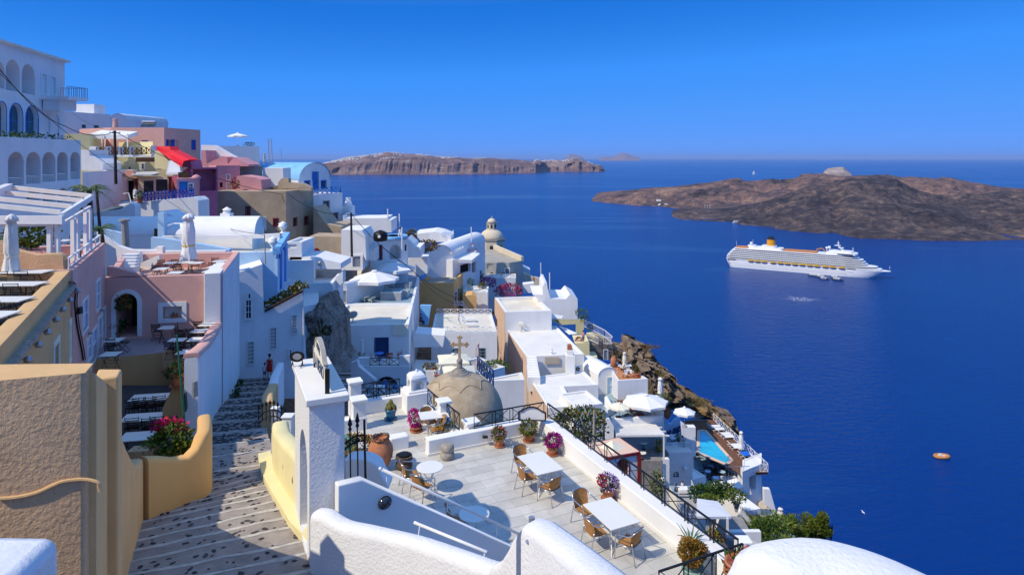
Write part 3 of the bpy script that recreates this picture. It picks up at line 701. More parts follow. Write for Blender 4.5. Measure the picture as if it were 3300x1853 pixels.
# ---------------------------------------------------------------- people
def person(label,loc,rz,joints,clothes,hairm=HAIR,sc=1.0,hair_long=False,group=None):
    """one continuous skinned body; joints: dict of bone points (metres, facing -y), clothes: list of (name, material, ring profile)"""
    J=dict(pelvis=(0,0,.95),waist=(0,0,1.1),chest=(0,-.01,1.32),neck=(0,0,1.48),head0=(0,-.01,1.57),head=(0,-.02,1.68),
        shl=(-.17,0,1.41),ell=(-.22,.02,1.13),hal=(-.23,-.05,.90),fil=(-.23,-.08,.80),shr=(.17,0,1.41),elr=(.22,.02,1.13),har=(.23,-.05,.90),fir=(.23,-.08,.80),
        hil=(-.09,0,.90),knl=(-.10,-.02,.50),anl=(-.10,.02,.09),tol=(-.10,-.13,.03),hir=(.09,0,.90),knr=(.10,-.02,.50),anr=(.10,.02,.09),tor=(.10,-.13,.03));J.update(joints)
    RAD=dict(pelvis=.125,waist=.11,chest=.125,neck=.05,head0=.07,head=.095,shl=.055,shr=.055,ell=.037,elr=.037,hal=.026,har=.026,fil=.02,fir=.02,hil=.085,hir=.085,knl=.055,knr=.055,anl=.036,anr=.036,tol=.03,tor=.03)
    E=[('pelvis','waist'),('waist','chest'),('chest','neck'),('neck','head0'),('head0','head'),('chest','shl'),('shl','ell'),('ell','hal'),('hal','fil'),('chest','shr'),('shr','elr'),('elr','har'),('har','fir'),
         ('pelvis','hil'),('hil','knl'),('knl','anl'),('anl','tol'),('pelvis','hir'),('hir','knr'),('knr','anr'),('anr','tor')]
    names=list(RAD);t=thing('person',label,'person',(0,0,0),group)
    me=bpy.data.meshes.new('body');me.from_pydata([J[n] for n in names],[(names.index(a),names.index(b)) for a,b in E],[]);me.materials.append(SKIN)
    o=bpy.data.objects.new('body',me);COL.objects.link(o);o.parent=t
    sk=o.modifiers.new('skin','SKIN');sk.use_smooth_shade= True
    for i,n in enumerate(names):me.skin_vertices[0].data[i].radius=(RAD[n],RAD[n]*(.75 if n in ('chest','waist','pelvis') else 1));me.skin_vertices[0].data[i].use_root=n=='pelvis'
    sb=o.modifiers.new('sub','SUBSURF');sb.levels=2;sb.render_levels=2
    hd=Vector(J['head']);hm=MB();hm.ball(hd+V3(0,.02,.035),.112,14,8,sz=1.0);hm.ball(hd+V3(0,.085,.02 if not hair_long else -.02),.07,10,6,sz=1.0 if not hair_long else 1.7);obj('hair',hm,hairm,t,smooth=True)
    fm=MB();fm.ball(hd+V3(0,-.098,-.02),.016,8,5);
    for s in (-.1,.1):fm.ball(hd+V3(s,0,-.01),.022,8,5,sx=.5)
    obj('nose_and_ears',fm,SKIN,t,smooth=True)
    em=MB()
    for s in (-.035,.035):em.ball(hd+V3(s,-.088,.012),.011,8,5)
    obj('eyes',em,HAIR,t)
    for nm,mt,paths in clothes:
        c=MB()
        for path,rad,sy in paths:
            q=MB();pts=[Vector(J[p]) if isinstance(p,str) else Vector(p) for p in path];q.tube(smooth_path(pts,3), None or [a for a in lerp_list(rad,3)],12)
            if sy!=1:
                c0=pts[0];q.v=[(v[0],c0.y+(v[1]-c0.y)*sy,v[2]) for v in q.v]
            c.add(q.v,q.f)
        obj(nm,c,mt,t,smooth=True)
    t.location=loc;t.rotation_euler=(0,0,rz);t.scale=(sc,sc,sc); return t
def lerp_list(r,n):
    out=[]
    for a,b in zip(r[:-1],r[1:]):out+=[a+(b-a)*k/n for k in range(n)]
    return out+[r[-1]]

# ================================================================ SEA AND ISLANDS
def sea_material():
    m=bpy.data.materials.new('deep_blue_sea');m.use_nodes= True;t=m.node_tree;N=t.nodes;L=t.links;b=N['Principled BSDF']
    co=N.new('ShaderNodeNewGeometry').outputs['Position']
    b.inputs['IOR'].default_value=1.33;b.inputs['Specular IOR Level'].default_value=0.13
    def noise(sc,det,mapping=None,rot=0.0,dist=0.0):
        mp=N.new('ShaderNodeMapping');L.new(co,mp.inputs[0]);mp.inputs['Scale'].default_value=mapping or (1,1,1);mp.inputs['Rotation'].default_value=(0,0,rot)
        n=N.new('ShaderNodeTexNoise');n.inputs['Scale'].default_value=sc;n.inputs['Detail'].default_value=det;n.inputs['Distortion'].default_value=dist;L.new(mp.outputs[0],n.inputs['Vector']); return n.outputs['Fac']
    def rng(v,*a):
        r=N.new('ShaderNodeMapRange');L.new(v,r.inputs[0])
        for i,q in enumerate(a):r.inputs[1+i].default_value=q
        return r.outputs[0]
    slick=rng(noise(0.0016,7,(0.35,1.9,1),0.12,1.2),0.56,0.70,0,1)       # calmer slicks that the wind leaves
    x=N.new('ShaderNodeMix');x.data_type='RGBA';L.new(rng(noise(0.0011,4,(1,1,1)),.35,.65,0,1),x.inputs[0])
    x.inputs[6].default_value=(0.0002,0.026,0.165,1);x.inputs[7].default_value=(0.0003,0.040,0.19,1)
    y=N.new('ShaderNodeMix');y.data_type='RGBA';L.new(slick,y.inputs[0]);L.new(x.outputs[2],y.inputs[6]);y.inputs[7].default_value=(0.008,0.075,0.22,1)
    L.new(y.outputs[2],b.inputs['Base Color'])
    L.new(rng(slick,0,1,0.22,0.12),b.inputs['Roughness'])
    bp=N.new('ShaderNodeBump');bp.inputs['Strength'].default_value=0.75;bp.inputs['Distance'].default_value=1.0
    ad=N.new('ShaderNodeMath');ad.operation='MULTIPLY_ADD';L.new(noise(0.085,5,(1.0,2.3,1),0.35),ad.inputs[0]);ad.inputs[1].default_value=2.3;L.new(noise(0.35,3,(1,1.7,1),0.2),ad.inputs[2])
    L.new(ad.outputs[0],bp.inputs['Height']);L.new(bp.outputs[0],b.inputs['Normal']); return m
SEAM=sea_material()
rings=[0,60,300,1000,3000,10000,30000,90000,240000];mb=MB()
rows=[[(max(r,.01)*math.cos(2*math.pi*k/96),max(r,.01)*math.sin(2*math.pi*k/96),0) for k in range(97)] for r in rings]
mb.sheet(rows);sea=obj('sea',mb,SEAM, None,'deep blue rippled sea of the caldera reaching the horizon', None, None,'structure',base=(0,0,0))

def lerp_curve(pts,x):
    if x<=pts[0][0]: return pts[0][1]
    for (a,b),(c,d) in zip(pts[:-1],pts[1:]):
        if x<=c:t=(x-a)/max(1e-6,c-a); return b+(d-b)*t
    return pts[-1][1]
def fbm(x,y,z=0.0,o=6): return noise.fractal(V3(x,y,z),0.9,2.1,o)
def island(name,label,k,front,ridge,ridge_back,profile,back,mats,nu=260,nr=34,rough=(12,.01),yfix=None,gully=0.0,kind='structure'):
    """terrain standing on the sea: shoreline and crest traced, profile = (share of the way to the crest, share of the height)"""
    x0,x1=front[0][0],front[-1][0];rows=[];hf={}
    for i in range(nu+1):
        x=x0+(x1-x0)*i/nu;u,vf=g(k,x,lerp_curve(front,x));Yf=yfix or (CAMZ*F/(vf-CV));_,vr=g(k,x,lerp_curve(ridge,x))
        d=lerp_curve(ridge_back,x);Yr=Yf+d;zr=max(1.0,zat(vr,Yr));row=[]
        for j in range(nr+1):
            t=j/nr;tt=t/.72
            if tt<=1:Y=Yf+d*lerp_curve(profile[0],tt);z=zr*lerp_curve(profile[1],tt)
            else:q=(tt-1)/(1/.72-1);Y=Yr+back*q;z=zr*(1-q**1.6)-4*q
            X=(u-CU)/F*Y
            env=min(1,tt*5)*min(1,max(0,(1.15-tt)*6)) if name!='x' else 1
            n=fbm(X*rough[1],Y*rough[1],3.0)
            z+=env*rough[0]*(n*.8)*(.4 if .9<tt<1.1 else 1)*min(1,zr/30)
            if gully and 0<tt<.6:Y+=gully*(abs(fbm(X*rough[1]*1.6,7.0,1.0,5)))*math.sin(math.pi*min(1,tt/.6));X=(u-CU)/F*Y if False else X
            if j==0:z=-3
            row.append((X,Y,z))
        rows.append(row)
    m=MB();m.sheet(rows);o=obj(name,m,mats, None,label, None, None,kind,smooth=True); return rows
def rock_mat(name,cols,sc,lay=None,bump=1.0,bs=1.0,bdist=3.0):
    m=bpy.data.materials.new(name);m.use_nodes= True;t=m.node_tree;N=t.nodes;L=t.links;b=N['Principled BSDF'];b.inputs['Roughness'].default_value=.95;b.inputs['Specular IOR Level'].default_value=.15
    co=N.new('ShaderNodeNewGeometry');pos=co.outputs['Position']
    def noise_(s,det=6,scl=(1,1,1),dist=0.0):
        mp=N.new('ShaderNodeMapping');L.new(pos,mp.inputs[0]);mp.inputs['Scale'].default_value=scl
        n=N.new('ShaderNodeTexNoise');n.inputs['Scale'].default_value=s;n.inputs['Detail'].default_value=det;n.inputs['Roughness'].default_value=.65;n.inputs['Distortion'].default_value=dist;L.new(mp.outputs[0],n.inputs['Vector']); return n.outputs['Fac']
    cr=N.new('ShaderNodeValToRGB');e=cr.color_ramp;ma=N.new('ShaderNodeMath');ma.operation='MULTIPLY_ADD';L.new(noise_(sc*7,8,lay or (1,1,1),.4),ma.inputs[0]);ma.inputs[1].default_value=.55;mb2=N.new('ShaderNodeMath');mb2.operation='MULTIPLY';mb2.inputs[1].default_value=.5;L.new(noise_(sc,5,lay or (1,1,1),.6),mb2.inputs[0]);L.new(mb2.outputs[0],ma.inputs[2]);L.new(ma.outputs[0],cr.inputs[0])
    for i,(p,c) in enumerate(cols):
        el=e.elements[i] if i<2 else e.elements.new(p);el.position=p;el.color=(*c,1)
    L.new(cr.outputs[0],b.inputs['Base Color'])
    bp=N.new('ShaderNodeBump');bp.inputs['Strength'].default_value=bump;bp.inputs['Distance'].default_value=bdist;L.new(noise_(bs,8),bp.inputs['Height']);L.new(bp.outputs[0],b.inputs['Normal']); return m
LAVA=rock_mat('black_and_brown_lava',[(.38,(.040,.034,.037)),(.48,(.105,.08,.08)),(.53,(.19,.12,.105)),(.59,(.28,.17,.13)),(.68,(.42,.29,.2))],.0042, None,1.0,.03,34.0)
LAVAD=rock_mat('dark_lava_flow',[(.38,(.026,.023,.027)),(.51,(.08,.066,.072)),(.58,(.16,.115,.10)),(.67,(.32,.23,.17))],.006, None,1.0,.035,34.0)
CLIFF=rock_mat('layered_caldera_cliff',[(.36,(.085,.065,.07)),(.47,(.15,.10,.095)),(.55,(.215,.14,.125)),(.62,(.31,.22,.19)),(.70,(.5,.41,.32))],.0035,(.5,.5,3.0),1.0,.02,30.0)
PALECLIFF=rock_mat('pale_pumice_cliff',[(.3,(.16,.115,.10)),(.5,(.32,.25,.21)),(.7,(.55,.45,.36))],.006,(.4,.4,3),1.0,.02,20.0)
FARB=rock_mat('far_island_rock',[(.3,(.17,.12,.12)),(.6,(.24,.17,.16)),(.75,(.3,.22,.2))],.0006, None,.5,.002,100)
PROFC=([(0,0),(.28,.10),(.5,.22),(1,1)],[(0,0),(.12,.18),(.3,.5),(.42,.60),(.55,.66),(1,1)])
th_rows=island('far_cliff_island','long cliff island with white villages along its crest','N',
    [(-60,268),(150,268),(1000,264),(1500,258),(1700,256),(1790,244),(2000,243),(2225,243)],
    [(-60,205),(75,190),(150,165),(300,138),(480,118),(580,100),(700,101),(900,119),(1000,130),(1180,138),(1400,146),(1500,151),(1600,163),(1680,168),(1730,158),(1800,162),(1900,160),(1990,148),(2050,156),(2120,180),(2190,206),(2225,240)],
    [(-60,900),(1700,900),(1800,700),(2225,250)],PROFC,2500,CLIFF,520,40,(70,.0026),gully=300)
PROFS=([(0,0),(1,1)],[(0,0),(.03,.06),(.35,.40),(.7,.75),(1,1)])
island('volcano_island','brown volcanic island behind the black lava flow','O',
    [(15,279),(150,290),(300,301),(420,306),(500,316),(620,322),(900,330),(1500,332),(2900,338)],
    [(15,276),(60,258),(120,246),(250,220),(370,200),(500,190),(640,178),(820,155),(950,150),(1100,148),(1230,138),(1260,112),(1400,114),(1500,122),(1600,124),(1700,121),(1780,117),(1830,127),(1900,125),(2000,139),(2050,145),(2150,137),(2250,160),(2400,190),(2576,210),(2900,240)],
    [(15,60),(300,500),(1000,1000),(2900,900)],PROFS,900,LAVA,420,44,(46,.0042))
island('lava_flow_island','near lobe of black lava along the volcano shore','O',
    [(488,362),(510,375),(560,385),(700,394),(860,399),(900,416),(1090,430),(1100,440),(1200,454),(1350,465),(1470,465),(1500,480),(1600,497),(1850,503),(2000,513),(2300,513),(2576,508),(2900,508)],
    [(488,357),(600,338),(800,322),(1000,288),(1150,250),(1300,185),(1420,160),(1540,140),(1700,142),(1820,150),(1950,210),(2100,245),(2300,235),(2450,215),(2576,222),(2900,240)],
    [(488,20),(700,300),(1500,800),(2900,800)],PROFS,420,LAVAD,420,44,(34,.007))
island('pale_islet','small pale cliff islet beyond the volcano','O',[(1380,116),(1555,116)],[(1380,114),(1395,92),(1412,80),(1470,71),(1505,70),(1530,90),(1548,106),(1555,115)],[(1380,300),(1555,300)],PROFC,500,PALECLIFF,80,24,(14,.006),yfix=7000)
island('distant_island','bluish island far off on the horizon','N',[(2178,146),(2490,146)],[(2178,143),(2200,133),(2270,132),(2310,118),(2350,97),(2380,98),(2420,118),(2470,132),(2490,145)],[(2178,2500),(2490,2500)],PROFS,4000,FARB,90,20,(60,.0005),yfix=46000)
island('distant_island','lower bluish island left of the far one on the horizon','N',[(1920,146),(2065,146)],[(1920,143),(1935,122),(1960,108),(2000,112),(2040,124),(2065,145)],[(1920,2000),(2065,2000)],PROFS,3000,FARB,60,20,(50,.0005),yfix=42000)
# white villages along the far crest (a mass of specks)
mb=MB();rn=random.Random(3);nu=len(th_rows)-1
for a,b,n,lo,hi in ((75,500,300,24,29),(480,700,70,24,29),(800,900,26,26,29),(940,1110,40,25,29),(1210,1330,12,28,29),(1680,1990,80,24,29),(2080,2130,6,28,29),(540,640,20,19,21)):
    for _ in range(n):
        x=rn.uniform(a,b);i=int((x+60)/2285*nu);j=rn.randint(lo,hi) if rn.random()<.6 else hi;p=th_rows[max(0,min(nu,i))][j];s=rn.uniform(9,22)
        mb.box((p[0]+rn.uniform(-9,9),p[1],p[2]+3),(s,s,rn.uniform(6,13)),rn.uniform(-.3,.3))
obj('far_village',mb,WHITE, None,'white villages scattered along the far island crest', None, None,'stuff')

# ================================================================ CRUISE SHIP
SW=on(g('Q',222,516),0);BW=on(g('Q',2228,686),0);LW=(BW-SW).length;ex=(BW-SW).normalized();ey=V3(-ex.y,ex.x,0);
MS=Matrix(((ex.x,ey.x,0,SW.x),(ex.y,ey.y,0,SW.y),(0,0,1,0),(0,0,0,1)))
def shx(x): return (x-222)/(2228-222)*LW
ship=thing('cruise_ship','large white cruise ship with yellow funnel anchored in the blue bay','cruise ship',SW+ex*LW/2)
SHW=mat('ship_white_paint',(0.82,0.83,0.83),0.45,var=0.03,scale=.05);SHG=mat('ship_balcony_glass',(0.05,0.105,0.115),0.2,var=.5,scale=.5)
SHY=mat('funnel_yellow',(0.80,0.36,0.01),0.5,var=.04,scale=.1);SHO=mat('deck_orange',(0.62,0.26,0.08),0.8,var=.2,scale=.3);SHK=mat('ship_dark',(0.03,0.035,0.05),0.5)
def sob(nm,m,mt,parent=ship,**k):
    m.v=[tuple(MS@Vector(v)) for v in m.v]; return obj(nm,m,mt,parent,**k)
BEAM=30.0
def outline(xa,xb,hw,bowl,sternl=5.0,n=8):
    pts=[]
    for k in range(n+1):t=k/n;pts.append((xb-bowl+bowl*math.sin(t*math.pi/2),hw*math.cos(t*math.pi/2)**.8 if t<1 else 0))
    right=pts;left=[(x,-y) for x,y in pts[::-1][1:]]
    return [(x,y+BEAM/2) for x,y in ([(xa,-hw*.8),(xa,hw*.8),(xa+sternl,hw)]+right+left+[(xa+sternl,-hw)])]
m=MB();rows=[]
for z,xa,xb,bl in ((-3,2,LW-6,60),(0,0,LW,58),(4,-1.5,LW+6,58),(8,-4,LW+13,60),(12,-6,LW+22,62)):
    o_=outline(xa,xb,BEAM/2*(.97 if z<1 else 1),bl);rows.append([(x,y,z) for x,y in o_]+[(*o_[0],z)])
m.sheet(rows);m.poly([tuple(p) for p in rows[-1][:-1]]);sob('hull',m,SHW)
for z,xa,xb, in ((12,-6.5,232),(15.3,-6,226),(18.5,-5,212),(21.6,-2.5,209),(24.7,0,206),(27.8,3,200),(30.9,7,193)):
    hw=BEAM/2*(1.0 if z>13 else .98)
    a=MB();a.prism(outline(xa,xb,hw,30 if z>16 else 44),z+1.55,z+3.0);sob('deck',a,SHW)
    b=MB();b.prism(outline(xa+1,xb-1.5,hw-1.3,30 if z>16 else 44),z-.2,z+1.7);sob('window_band',b,SHG if z>13 else SHW)
    if z>16:
        c=MB();n=int((xb-xa-40)/3.4)
        for q in range(n):c.box((xa+12+q*3.4,.25,z+.8),(.28,1.3,1.7))
        sob('balcony_divider',c,SHW,kind='stuff')
for xa,xb,z,h,hw,mt in ((shx(500),shx(1000),33.9,3.2,11,SHW),(shx(1600),shx(2010),33.9,3.0,13,SHW),(shx(690),shx(900),37,3.4,9,SHW),(shx(1000),shx(1480),33.9,1.0,13.5,SHO),(shx(1640),shx(1950),36.9,2.6,10,SHW),(shx(300),shx(480),33.9,1.2,12,SHO),(shx(480),shx(600),37,2.2,8,SHW)):
    a=MB();a.prism(outline(xa,xb,hw,6),z,z+h);sob('deckhouse',a,mt)
a=MB();a.box((shx(1180),.9,29.5),(24,1.6,4.4));sob('atrium_window',a,SHK)
a=MB();a.box((shx(800),.4,32),(shx(1000)-shx(520),1.0,1.3));a.box((shx(1850),.9,35.2),(22,1.2,1.4));sob('window_band',a,SHK)
a=MB();cx=shx(815);a.lathe([(6.9,40),(6.7,50.5)],20,(cx,BEAM/2,0));fu=sob('funnel',a,SHY)
a=MB();a.lathe([(6.75,50.5),(6.6,53.5),(5,53.6),(.1,53.6)],20,(cx,BEAM/2,0))
for q in range(6):a.lathe([(1.0,53),(1.0,56)],8,(cx+3.5*math.cos(q*1.05),BEAM/2+3.5*math.sin(q*1.05),0))
sob('funnel_top',a,SHK)
for x,r,z in ((1600,2.0,43),(1636,2.4,44),(528,2.4,42.5)):
    a=MB();a.ball((shx(x),BEAM/2-4,z),r,14,8);a.tube([(shx(x),BEAM/2-4,z-5),(shx(x),BEAM/2-4,z-1)],.6,6);sob('radome',a,SHW)
a=MB();q=shx(1770);a.tube([(q+6,15,38),(q-2,15,47),(q-2,15,55)],[1.3,1.1,.4],8);a.box((q-3,15,47.5),(9,5,.8));a.box((q+2,15,44),(8,6,.7));a.box((q-2,15,51),(4,3,.5));a.tube([(q+9,15,38),(q+3,15,45)],.5,6);sob('radar_mast',a,SHW)
a=MB();q=shx(1470);a.tube([(q,8,35),(q,8,40),(q+8,8,42),(q+12,8,38)],1.0,6);sob('water_slide',a,SHO)
a=MB()
for x,z0_,z1_ in ((305,34,45),(555,39,49),(1945,37,46),(1958,37,46)):a.tube([(shx(x),12,z0_),(shx(x)-.8,12,z1_)],.22,5)
a.tube([(LW+20,15,15),(LW+20,15,20)],.3,5);sob('antenna',a,SHW)
a=MB()
for zr,x0_,x1_ in ((4.6,290,1900),(7.6,210,1990)):
    n=int((shx(x1_)-shx(x0_))/2.6)
    for q in range(n):a.box((shx(x0_)+q*2.6,.0,zr),(.8,.3,.8))
sob('portholes',a,SHK,kind='stuff')
a=MB();a.box((shx(250),-.02+.4,13.5),(14,2.4,1.2));a.box((shx(1930),.5,13),(12,1.2,1.6));sob('window_band',a,SHK)
# lifeboats hang from the ship, tenders lie beside it
def boat(label,name,L,wd,h,cab,mt,mt2,cat,group=None):
    t=thing(name,label,cat,(0,0,0),group);m=MB();rows=[]
    for k in range(9):
        s=k/8;x=-L/2+L*s;f=(1-abs(2*s-1)**2.6);rows.append([(x,-wd/2*max(.05,f),h),(x,-wd/2*.7*max(.03,f),h*.3),(x,0,h*(.0+.35*(abs(2*s-1)**2))),(x,wd/2*.7*max(.03,f),h*.3),(x,wd/2*max(.05,f),h)])
    m.sheet(rows);m.sheet([[r[0],r[4]] for r in rows][::-1]);obj('hull',m,mt,t,smooth=False)
    c=MB()
    if cab=='round':c.add([Vector(v) for v in []],[]);c.lathe([(1,0),(.95,.5),(.7,.85),(.001,1.0)],14);c.v=[(v[0]*L*.44,v[1]*wd*.45,h+v[2]*h*.7) for v in c.v]
    else:c.box((-L*.08,0,h*1.5),(L*.5,wd*.7,h));c.box((-L*.05,0,h*2.08),(L*.56,wd*.8,h*.12))
    obj('canopy' if cab=='round' else 'cabin',c,mt2,t)
    if cab!='round':d=MB();d.box((-L*.08,0,h*1.6),(L*.44,wd*.72,h*.4));obj('window',d,GLASS,t)
    return t
LBY=mat('lifeboat_yellow',(0.78,0.50,0.03),0.5,var=.05);LBW=mat('lifeboat_hull_white',(.78,.76,.72),.5)
lbx=[542,640,738,868,975,1072,1175,1278,1382,1480,1592,1690,1810];ordn=['first','second','third','fourth','fifth','sixth','seventh','eighth','ninth','tenth','eleventh','twelfth','thirteenth']
lb=boat('','lifeboat',10.5,3.4,1.9,'round',SHO,LBY,'lifeboat');rzs=math.atan2(ex.y,ex.x)
for k,x in enumerate(lbx):
    place(lb,MS@Vector((shx(x),-1.4,12.2)),rzs,'yellow lifeboat, %s from the stern of the white cruise ship'%ordn[k],'lifeboats along the cruise ship')
tb=boat('','tender_boat',17,4.6,1.8,'box',SHK,SHW,'boat')
for k,(x,y,s,lab) in enumerate(((1372,632,.9,'leftmost dark tender boat beside the cruise ship'),(1430,640,1.0,'tender boat moored against the ship behind the lone white one'),(1495,655,1.0,'dark tender boat touching the ship, right of the leftmost ones'),(1530,680,.9,'small white boat drifting in front of the left tenders'),(1680,662,.9,'tender boat at the ship behind the right pair'),(1715,692,1.1,'rightmost white boat in front of the ship near its bow'))):
    p=on(g('Q',x,y+8),0);place(tb,(p.x,p.y,-.4),rzs-.15*(k%3),lab,'boats beside the cruise ship',s)
p=on(g('O',865,400),0);fb=boat('white ferry lying off the black lava shore','ferry',26,7,3.2,'box',SHW,SHW,'ferry');fb.location=(p.x,p.y-12,-.5)
p=on(g('U',2368,1150),0);t=thing('rescue_boat','orange round boat alone on open water at right','boat',p);m=MB()
ring=[(p.x+4.2*math.cos(a),p.y+2.2*math.sin(a),.9) for a in [2*math.pi*k/24 for k in range(25)]];m.tube(ring,1.0,8,cap=False);obj('tube',m,SHO,t,smooth=True);m=MB();m.box((p.x,p.y,.7),(5.4,2.6,.8));obj('floor',m,LBW,t);m=MB();m.box((p.x-1,p.y,1.6),(1.6,1.2,1.4));obj('console',m,LBW,t)
p=on(g('O',973,113),0);t=thing('sailboat','tiny white sailing boat far out near the horizon','sailing boat',p);m=MB();m.lathe([(1,0),(.9,6),(.1,6)],8,p, None,16,5);obj('hull',m,SHW,t);m=MB();m.solid([p+V3(-14,0,8),p+V3(14,0,8),p+V3(2,0,46)],(0,.6,0));obj('sail',m,CANVASW,t)
for k,(x,lab) in enumerate(((684,'leftmost mast yacht in the lava cove'),(698,'middle yacht moored in the lava cove'),(713,'rightmost yacht moored in the lava cove'))):
    p=on(g('O',x,326),0);t=thing('yacht','white '+lab,'yacht',p,'yachts in the lava cove');m=MB();m.lathe([(1,0),(1.2,2),(.1,2)],8,p, None,7,2.4);obj('hull',m,SHW,t);m=MB();m.tube([p,p+V3(0,0,20)],.5,5);obj('mast',m,SHW,t)
m=MB();q=[on(g('O',x,y),0) for x,y in ((405,300),(418,300),(425,292),(500,305),(516,293),(512,290),(498,300),(430,288),(420,278),(408,278))];m.prism([(p.x,p.y) for p in q],-1,4);m.box(on(g('O',413,288),0)+V3(0,10,8),(16,14,16));obj('landing_pier',m,WHITE, None,'white landing pier at the brown volcano shore','pier')
m=MB();rn=random.Random(5);c=on(g('U',2012,753),0)
for _ in range(170):
    a=rn.gauss(0,10);b=rn.gauss(0,5);q=c+Vector((a,b*1.6,.12));s=rn.uniform(.25,.7);m.add([q+V3(-s,0,0),q+Vector((0,-s*.6,0)),q+V3(s,0,.1),q+Vector((0,s*.6,.15))],[(0,1,2,3)])
obj('glint_flakes',m,CANVASW, None,'patch of white flakes imitating a glint on the sea before the ship', None, None,'stuff')  # glint of light on the water, built as small white flakes
p=at(g('U',2171,1288),150);t=thing('seagull','white seagull gliding over the sea right of the town','bird',p);m=MB();m.lathe([(.01,-.3),(.09,-.1),(.1,.05),(.01,.32)],8);m.v=[(p.x+v[2],p.y+v[0],p.z+v[1]) for v in m.v];obj('body',m,SHW,t,smooth=True)
for s in (-1,1):m=MB();m.solid([p+Vector((.1,s*.05,.02)),p+Vector((.0,s*.45,.22)),p+Vector((-.1,s*.85,.1)),p+Vector((-.15,s*.42,.17)),p+Vector((-.12,s*.05,.02))],(0,0,.02));obj('wing',m,SHW,t)

# ================================================================ STAIRWAY
ST=Vector((-.4,.917))
def st_d(x,y):
    s=x*ST.x+y*ST.y; return 6.408+.1536*s if s<25.99 else 4.656+.221*s
def st_z(x,y): return CAMZ-st_d(x,y)
def st_on(p):
    c=.917-.4*(p[0]-CU)/F;r=(p[1]-CV)/F
    Y=6.408/(r-.1536*c)
    if Y<0 or Y*c>25.99:Y=4.656/(r-.221*c)
    return Vector(((p[0]-CU)/F*Y,Y,CAMZ-r*Y))
NOS=[(0,1720,1290,1500),(0,1602,1200,1380),(0,1500,1130,1275),(0,1405,1075,1190),(0,1305,955,1098),(0,1230,930,1025),(0,1165,880,960),(0,1100,860,910),(0,1040,835,862),
  (120,985,815,830),(310,905,795,800),(335,872,780,765),(340,838,775,728),(320,775,765,690),(325,715,765,650),(315,605,735,560),(300,525,712,485),(320,440,705,405),(345,355,705,330),
  (385,290,735,265),(430,240,765,215),(470,195,775,170),(505,150,790,130),(545,108,815,92),(585,75,830,60),(600,45,850,33)]
NL=[]
for lx,ly,rx,ry in NOS:
    Rr=st_on(g('F',rx,ry));L=on(g('F',lx,ly),Rr.z);dv=Rr-L;NL.append((L-dv*.30,Rr+dv.normalized()*.5))
stair=thing('stairway','long stepped stone lane with whitewashed edges going down between the walls', None,(NL[8][0]+NL[8][1])/2);del_=stair;stair['kind']='structure'
rn=random.Random(11);pebs=[]
def peb_mesh(seed):
    r2=random.Random(seed);m=MB();n=8;ring=[(math.cos(2*math.pi*k/n)*r2.uniform(.7,1.15),math.sin(2*math.pi*k/n)*r2.uniform(.7,1.15)) for k in range(n)]
    m.add([(x,y,-.15) for x,y in ring]+[(x*.8,y*.8,.1) for x,y in ring]+[(0,0,.15)],[(i,(i+1)%n,n+(i+1)%n,n+i) for i in range(n)]+[(n+i,n+(i+1)%n,2*n) for i in range(n)]); return mesh('stone',m,COBM,smooth=True)
PEB=[peb_mesh(i) for i in range(6)]
far_stones=MB()
for i in range(len(NL)-1):
    (l0,r0),(l1,r1)=NL[i],NL[i+1];rise=min(.17,.62*(l0.z-l1.z));zn=l0.z-rise
    wob=[rn.uniform(-.035,.035) for _ in range(9)]
    def P_(s,t,dz=0.0):
        a=l0.lerp(r0,s);b=l1.lerp(r1,s);z=zn+(l1.z-zn)*t;k=s*8;j=min(7,int(k));wv=wob[j]+(wob[j+1]-wob[j])*(k-j)
        q=a.lerp(b,t); return Vector((q.x,q.y+wv*t,z+dz))
    m=MB();m.sheet([[P_(s/8,t/3) for s in range(9)] for t in range(4)][::-1]);m.sheet([[Vector((*(l0.lerp(r0,s/8)).to_2d(),l0.z)) for s in range(9)],[P_(s/8,0) for s in range(9)]])
    cob=i>=16
    stp=obj('step',m,COBL if cob else STEPM,stair)
    ln=(P_(.5,1)-P_(.5,0)).length;f=min(.3,(.115 if not cob else .10)/max(.2,ln));e=MB()
    e.sheet([[P_(s/8,1-f*(1+.35*math.sin(s*2.3+i)),.006) for s in range(9)],[P_(s/8,1.0,.006) for s in range(9)]][::-1]);e.sheet([[P_(s/8,1.0,.006) for s in range(9)],[P_(s/8,1.0,-.12) for s in range(9)]][::-1]);obj('painted_edge',e,LIME,stp)
    n=int((90 if cob else 26)*max(.5,ln))
    for _ in range(n):
        s,t=rn.uniform(.12,.92),rn.uniform(.08,.8);q=P_(s,t,.004);sz=rn.uniform(.03,.075)*(1.0 if not cob else 1.35)
        M=Matrix.Translation(q)@Matrix.Rotation(rn.uniform(0,3.14),4,'Z')@Matrix.Diagonal((sz*rn.uniform(1,1.8),sz,sz*.5,1))
        if not cob and len(pebs)<290 and i<14 and rn.random()<.8:pebs.append((q.y,M,stp))
        else:
            me=PEB[rn.randint(0,5)];far_stones.add([M@v.co for v in me.vertices],[tuple(p.vertices) for p in me.polygons])
for k,(_,M,stp) in enumerate(pebs):inst('stone',PEB[k%6],stair,M)
obj('cobbles',far_stones,COBM,stair,kind='stuff')
def Rk(y):   # right edge of the lane at a given distance
    for (l0,r0),(l1,r1) in zip(NL[:-1],NL[1:]):
        if r0.y<=y<=r1.y:t=(y-r0.y)/(r1.y-r0.y); return r0.lerp(r1,t)
    return NL[-1][1] if y>NL[-1][1].y else NL[0][1]

